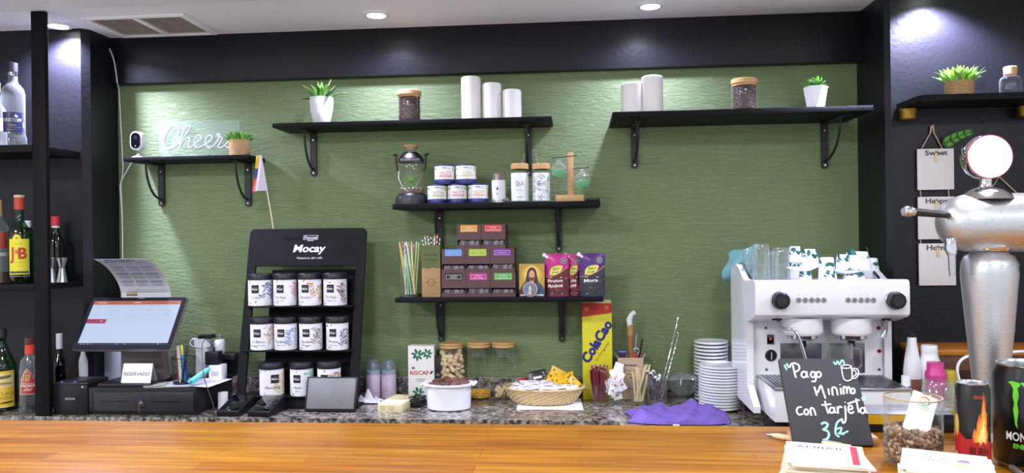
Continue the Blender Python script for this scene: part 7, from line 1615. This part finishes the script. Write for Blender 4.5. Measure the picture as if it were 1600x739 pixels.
# cans
def can(name, px, Y, wpx, py0, label, body, art, rim='steel', bodym=None, taper=.88):
    p = B(px, Y); r = sr(wpx/2, Y, px); h = P(px, py0, Y).z-ZB
    t = thing(name, label, 'can', tuple(p), -.58 if wpx > 80 else -.38); k = r*.16
    G().lathe([(0, .004), (r*.78, .004), (r*.8, 0), (r*.84, 0), (r, k*1.2), (r, h-k*2.2), (r*taper, h-k*.6), (r*taper, h-k*.3)], body, 56).build('body', t)
    G().lathe([(r*taper*.99, h-k*.45), (r*taper*1.02, h-k*.2), (r*taper*1.02, h), (r*taper*.95, h), (r*taper*.92, h-k*.45), (0, h-k*.5)], rim, 48).build('lid', t)
    g = G(); g.lathe([(.004, 0), (.0065, 0), (.0065, .001), (.004, .001)], 'steel', 16, T(0, -r*.2, h-k*.45)); g.box(-.004, .004, -r*.2, r*.2, h-k*.45, h-k*.3, 'steel', .0005); g.build('pull_tab', t)
    G().lathe([(r*.79, .003), (r*.82, 0), (r*.93, k*.6), (r*.995, k*1.15)], 'steel', 48).build('base_rim', t)
    art(t, r, h, k)
def burn(t, r, h, k):
    A = Art(); red, bl = K('#a81f22', .3), K('#141012', .3); rr = r
    n = 14; top = [(-r*1.5+3.0*r*i/n, h*(.47+.035*math.sin(i*.9)-.05*(i/n))) for i in range(n+1)]
    A.poly([(-r*1.5, h*.07), (r*1.5, h*.07)]+top[::-1], red)
    A.ell(-r*1.15, h*.55, r*.22, h*.12, K('#b8952a', .3), 12); A.rect(-r*1.22, h*.16, r*.22, h*.2, K('#b9b4b0', .4)); A.rect(-r*1.2, h*.80, r*.16, h*.05, K('#8a2a2a', .4))
    fl = lambda dx, dz, sc, c: A.poly([(dx+sc*x*r, dz+sc*z*h) for x, z in ((-.42, 0), (-.5, .07), (-.38, .15), (-.30, .11), (-.26, .20), (-.10, .30), (-.06, .24), (.04, .38), (.14, .52), (.16, .40), (.24, .46), (.26, .32), (.36, .30), (.34, .16), (.44, .08), (.30, -.02), (.1, .03), (-.1, -.03), (-.2, .02))], K(c, .35))
    fl(r*.42, h*.385, 1.05, '#d9722a'); fl(r*.44, h*.39, .82, '#eaa43a'); fl(r*.46, h*.395, .52, '#f6e08a')
    A.text('BURN', r*.32, h*.295, h*.085, K('#3a0d10', .3), r*1.15, 0, 0, .02); A.text('ENERGY DRINK', r*.30, h*.215, h*.03, K('#e6d9d0', .3), r*1.1, 0, 0, .02); A.text('ORIGINAL', r*.35, h*.87, h*.035, K('#b8422e', .3), r*.75, 0, 0, .02)
    A.wrap('print', t, r, 0, .0003)
can('energy_can', 1520.5, 1.118, 56, 597, 'slim black and red can with flame print beside the jar', K('#0e0b0c', .3), burn)
def monst(t, r, h, k):
    A = Art(); gn = K('#6cc832', .35); wh = K('#d9dad6', .35)
    def claw(dx, top, bot, kx=1.): A.poly([(dx+kx*x*r, h*z) for x, z in ((-.17, top), (-.06, top+.012), (.10, top), (.13, top-.02), (.06, top-.05), (.09, top-.12), (.05, top-.2), (.08, top-.27), (.04, bot+.06), (.06, bot), (0, bot+.035), (-.02, bot+.10), (-.05, top-.26), (-.02, top-.2), (-.06, top-.13), (-.04, top-.06), (-.10, top-.02))], gn)
    claw(-r*.30, .845, .41, 1.2); claw(r*.04, .845, .33, 1.2); claw(r*.38, .845, .41, 1.2)
    A.text('MONSTER', r*.0, h*.335, h*.078, wh, r*1.15, 0, 0, .015); A.text('ENERGY', r*.0, h*.245, h*.042, gn, r*.72, 0, 0, .03)
    for i in range(5): A.rect(-r*1.15, h*(.45+.05*i), r*.12, h*.012, K('#6a6a6c'))
    A.rect(-r*1.12, h*.62, .001, h*.4, K('#55555a'))
    A.wrap('print', t, r, 0, .0003)
can('energy_can', 1609, 1.165, 118, 567, 'large black can with green claw marks at the right frame edge', K('#08090b', .28), monst, taper=.90)
# braided cord
q = [Zp(a, b, ZB+.005) for a, b in ((1572, 717), (1578, 726), (1588, 735), (1604, 745), (1640, 760))]
g = G(); sp = spline([tuple(v) for v in q], 8)
for ph in (0, 2.1, 4.2): g.tube([(x+.0022*math.cos(i*.9+ph), y+.001*math.sin(i*.9+ph), z_+.0022*math.sin(i*.9+ph)) for i, (x, y, z_) in enumerate(sp)], .0024, K('#6a625c', .7), 6)
tag(g.build('braided_cord'), 'twisted grey-brown cord on the bar below the claw-marked can', 'cord')
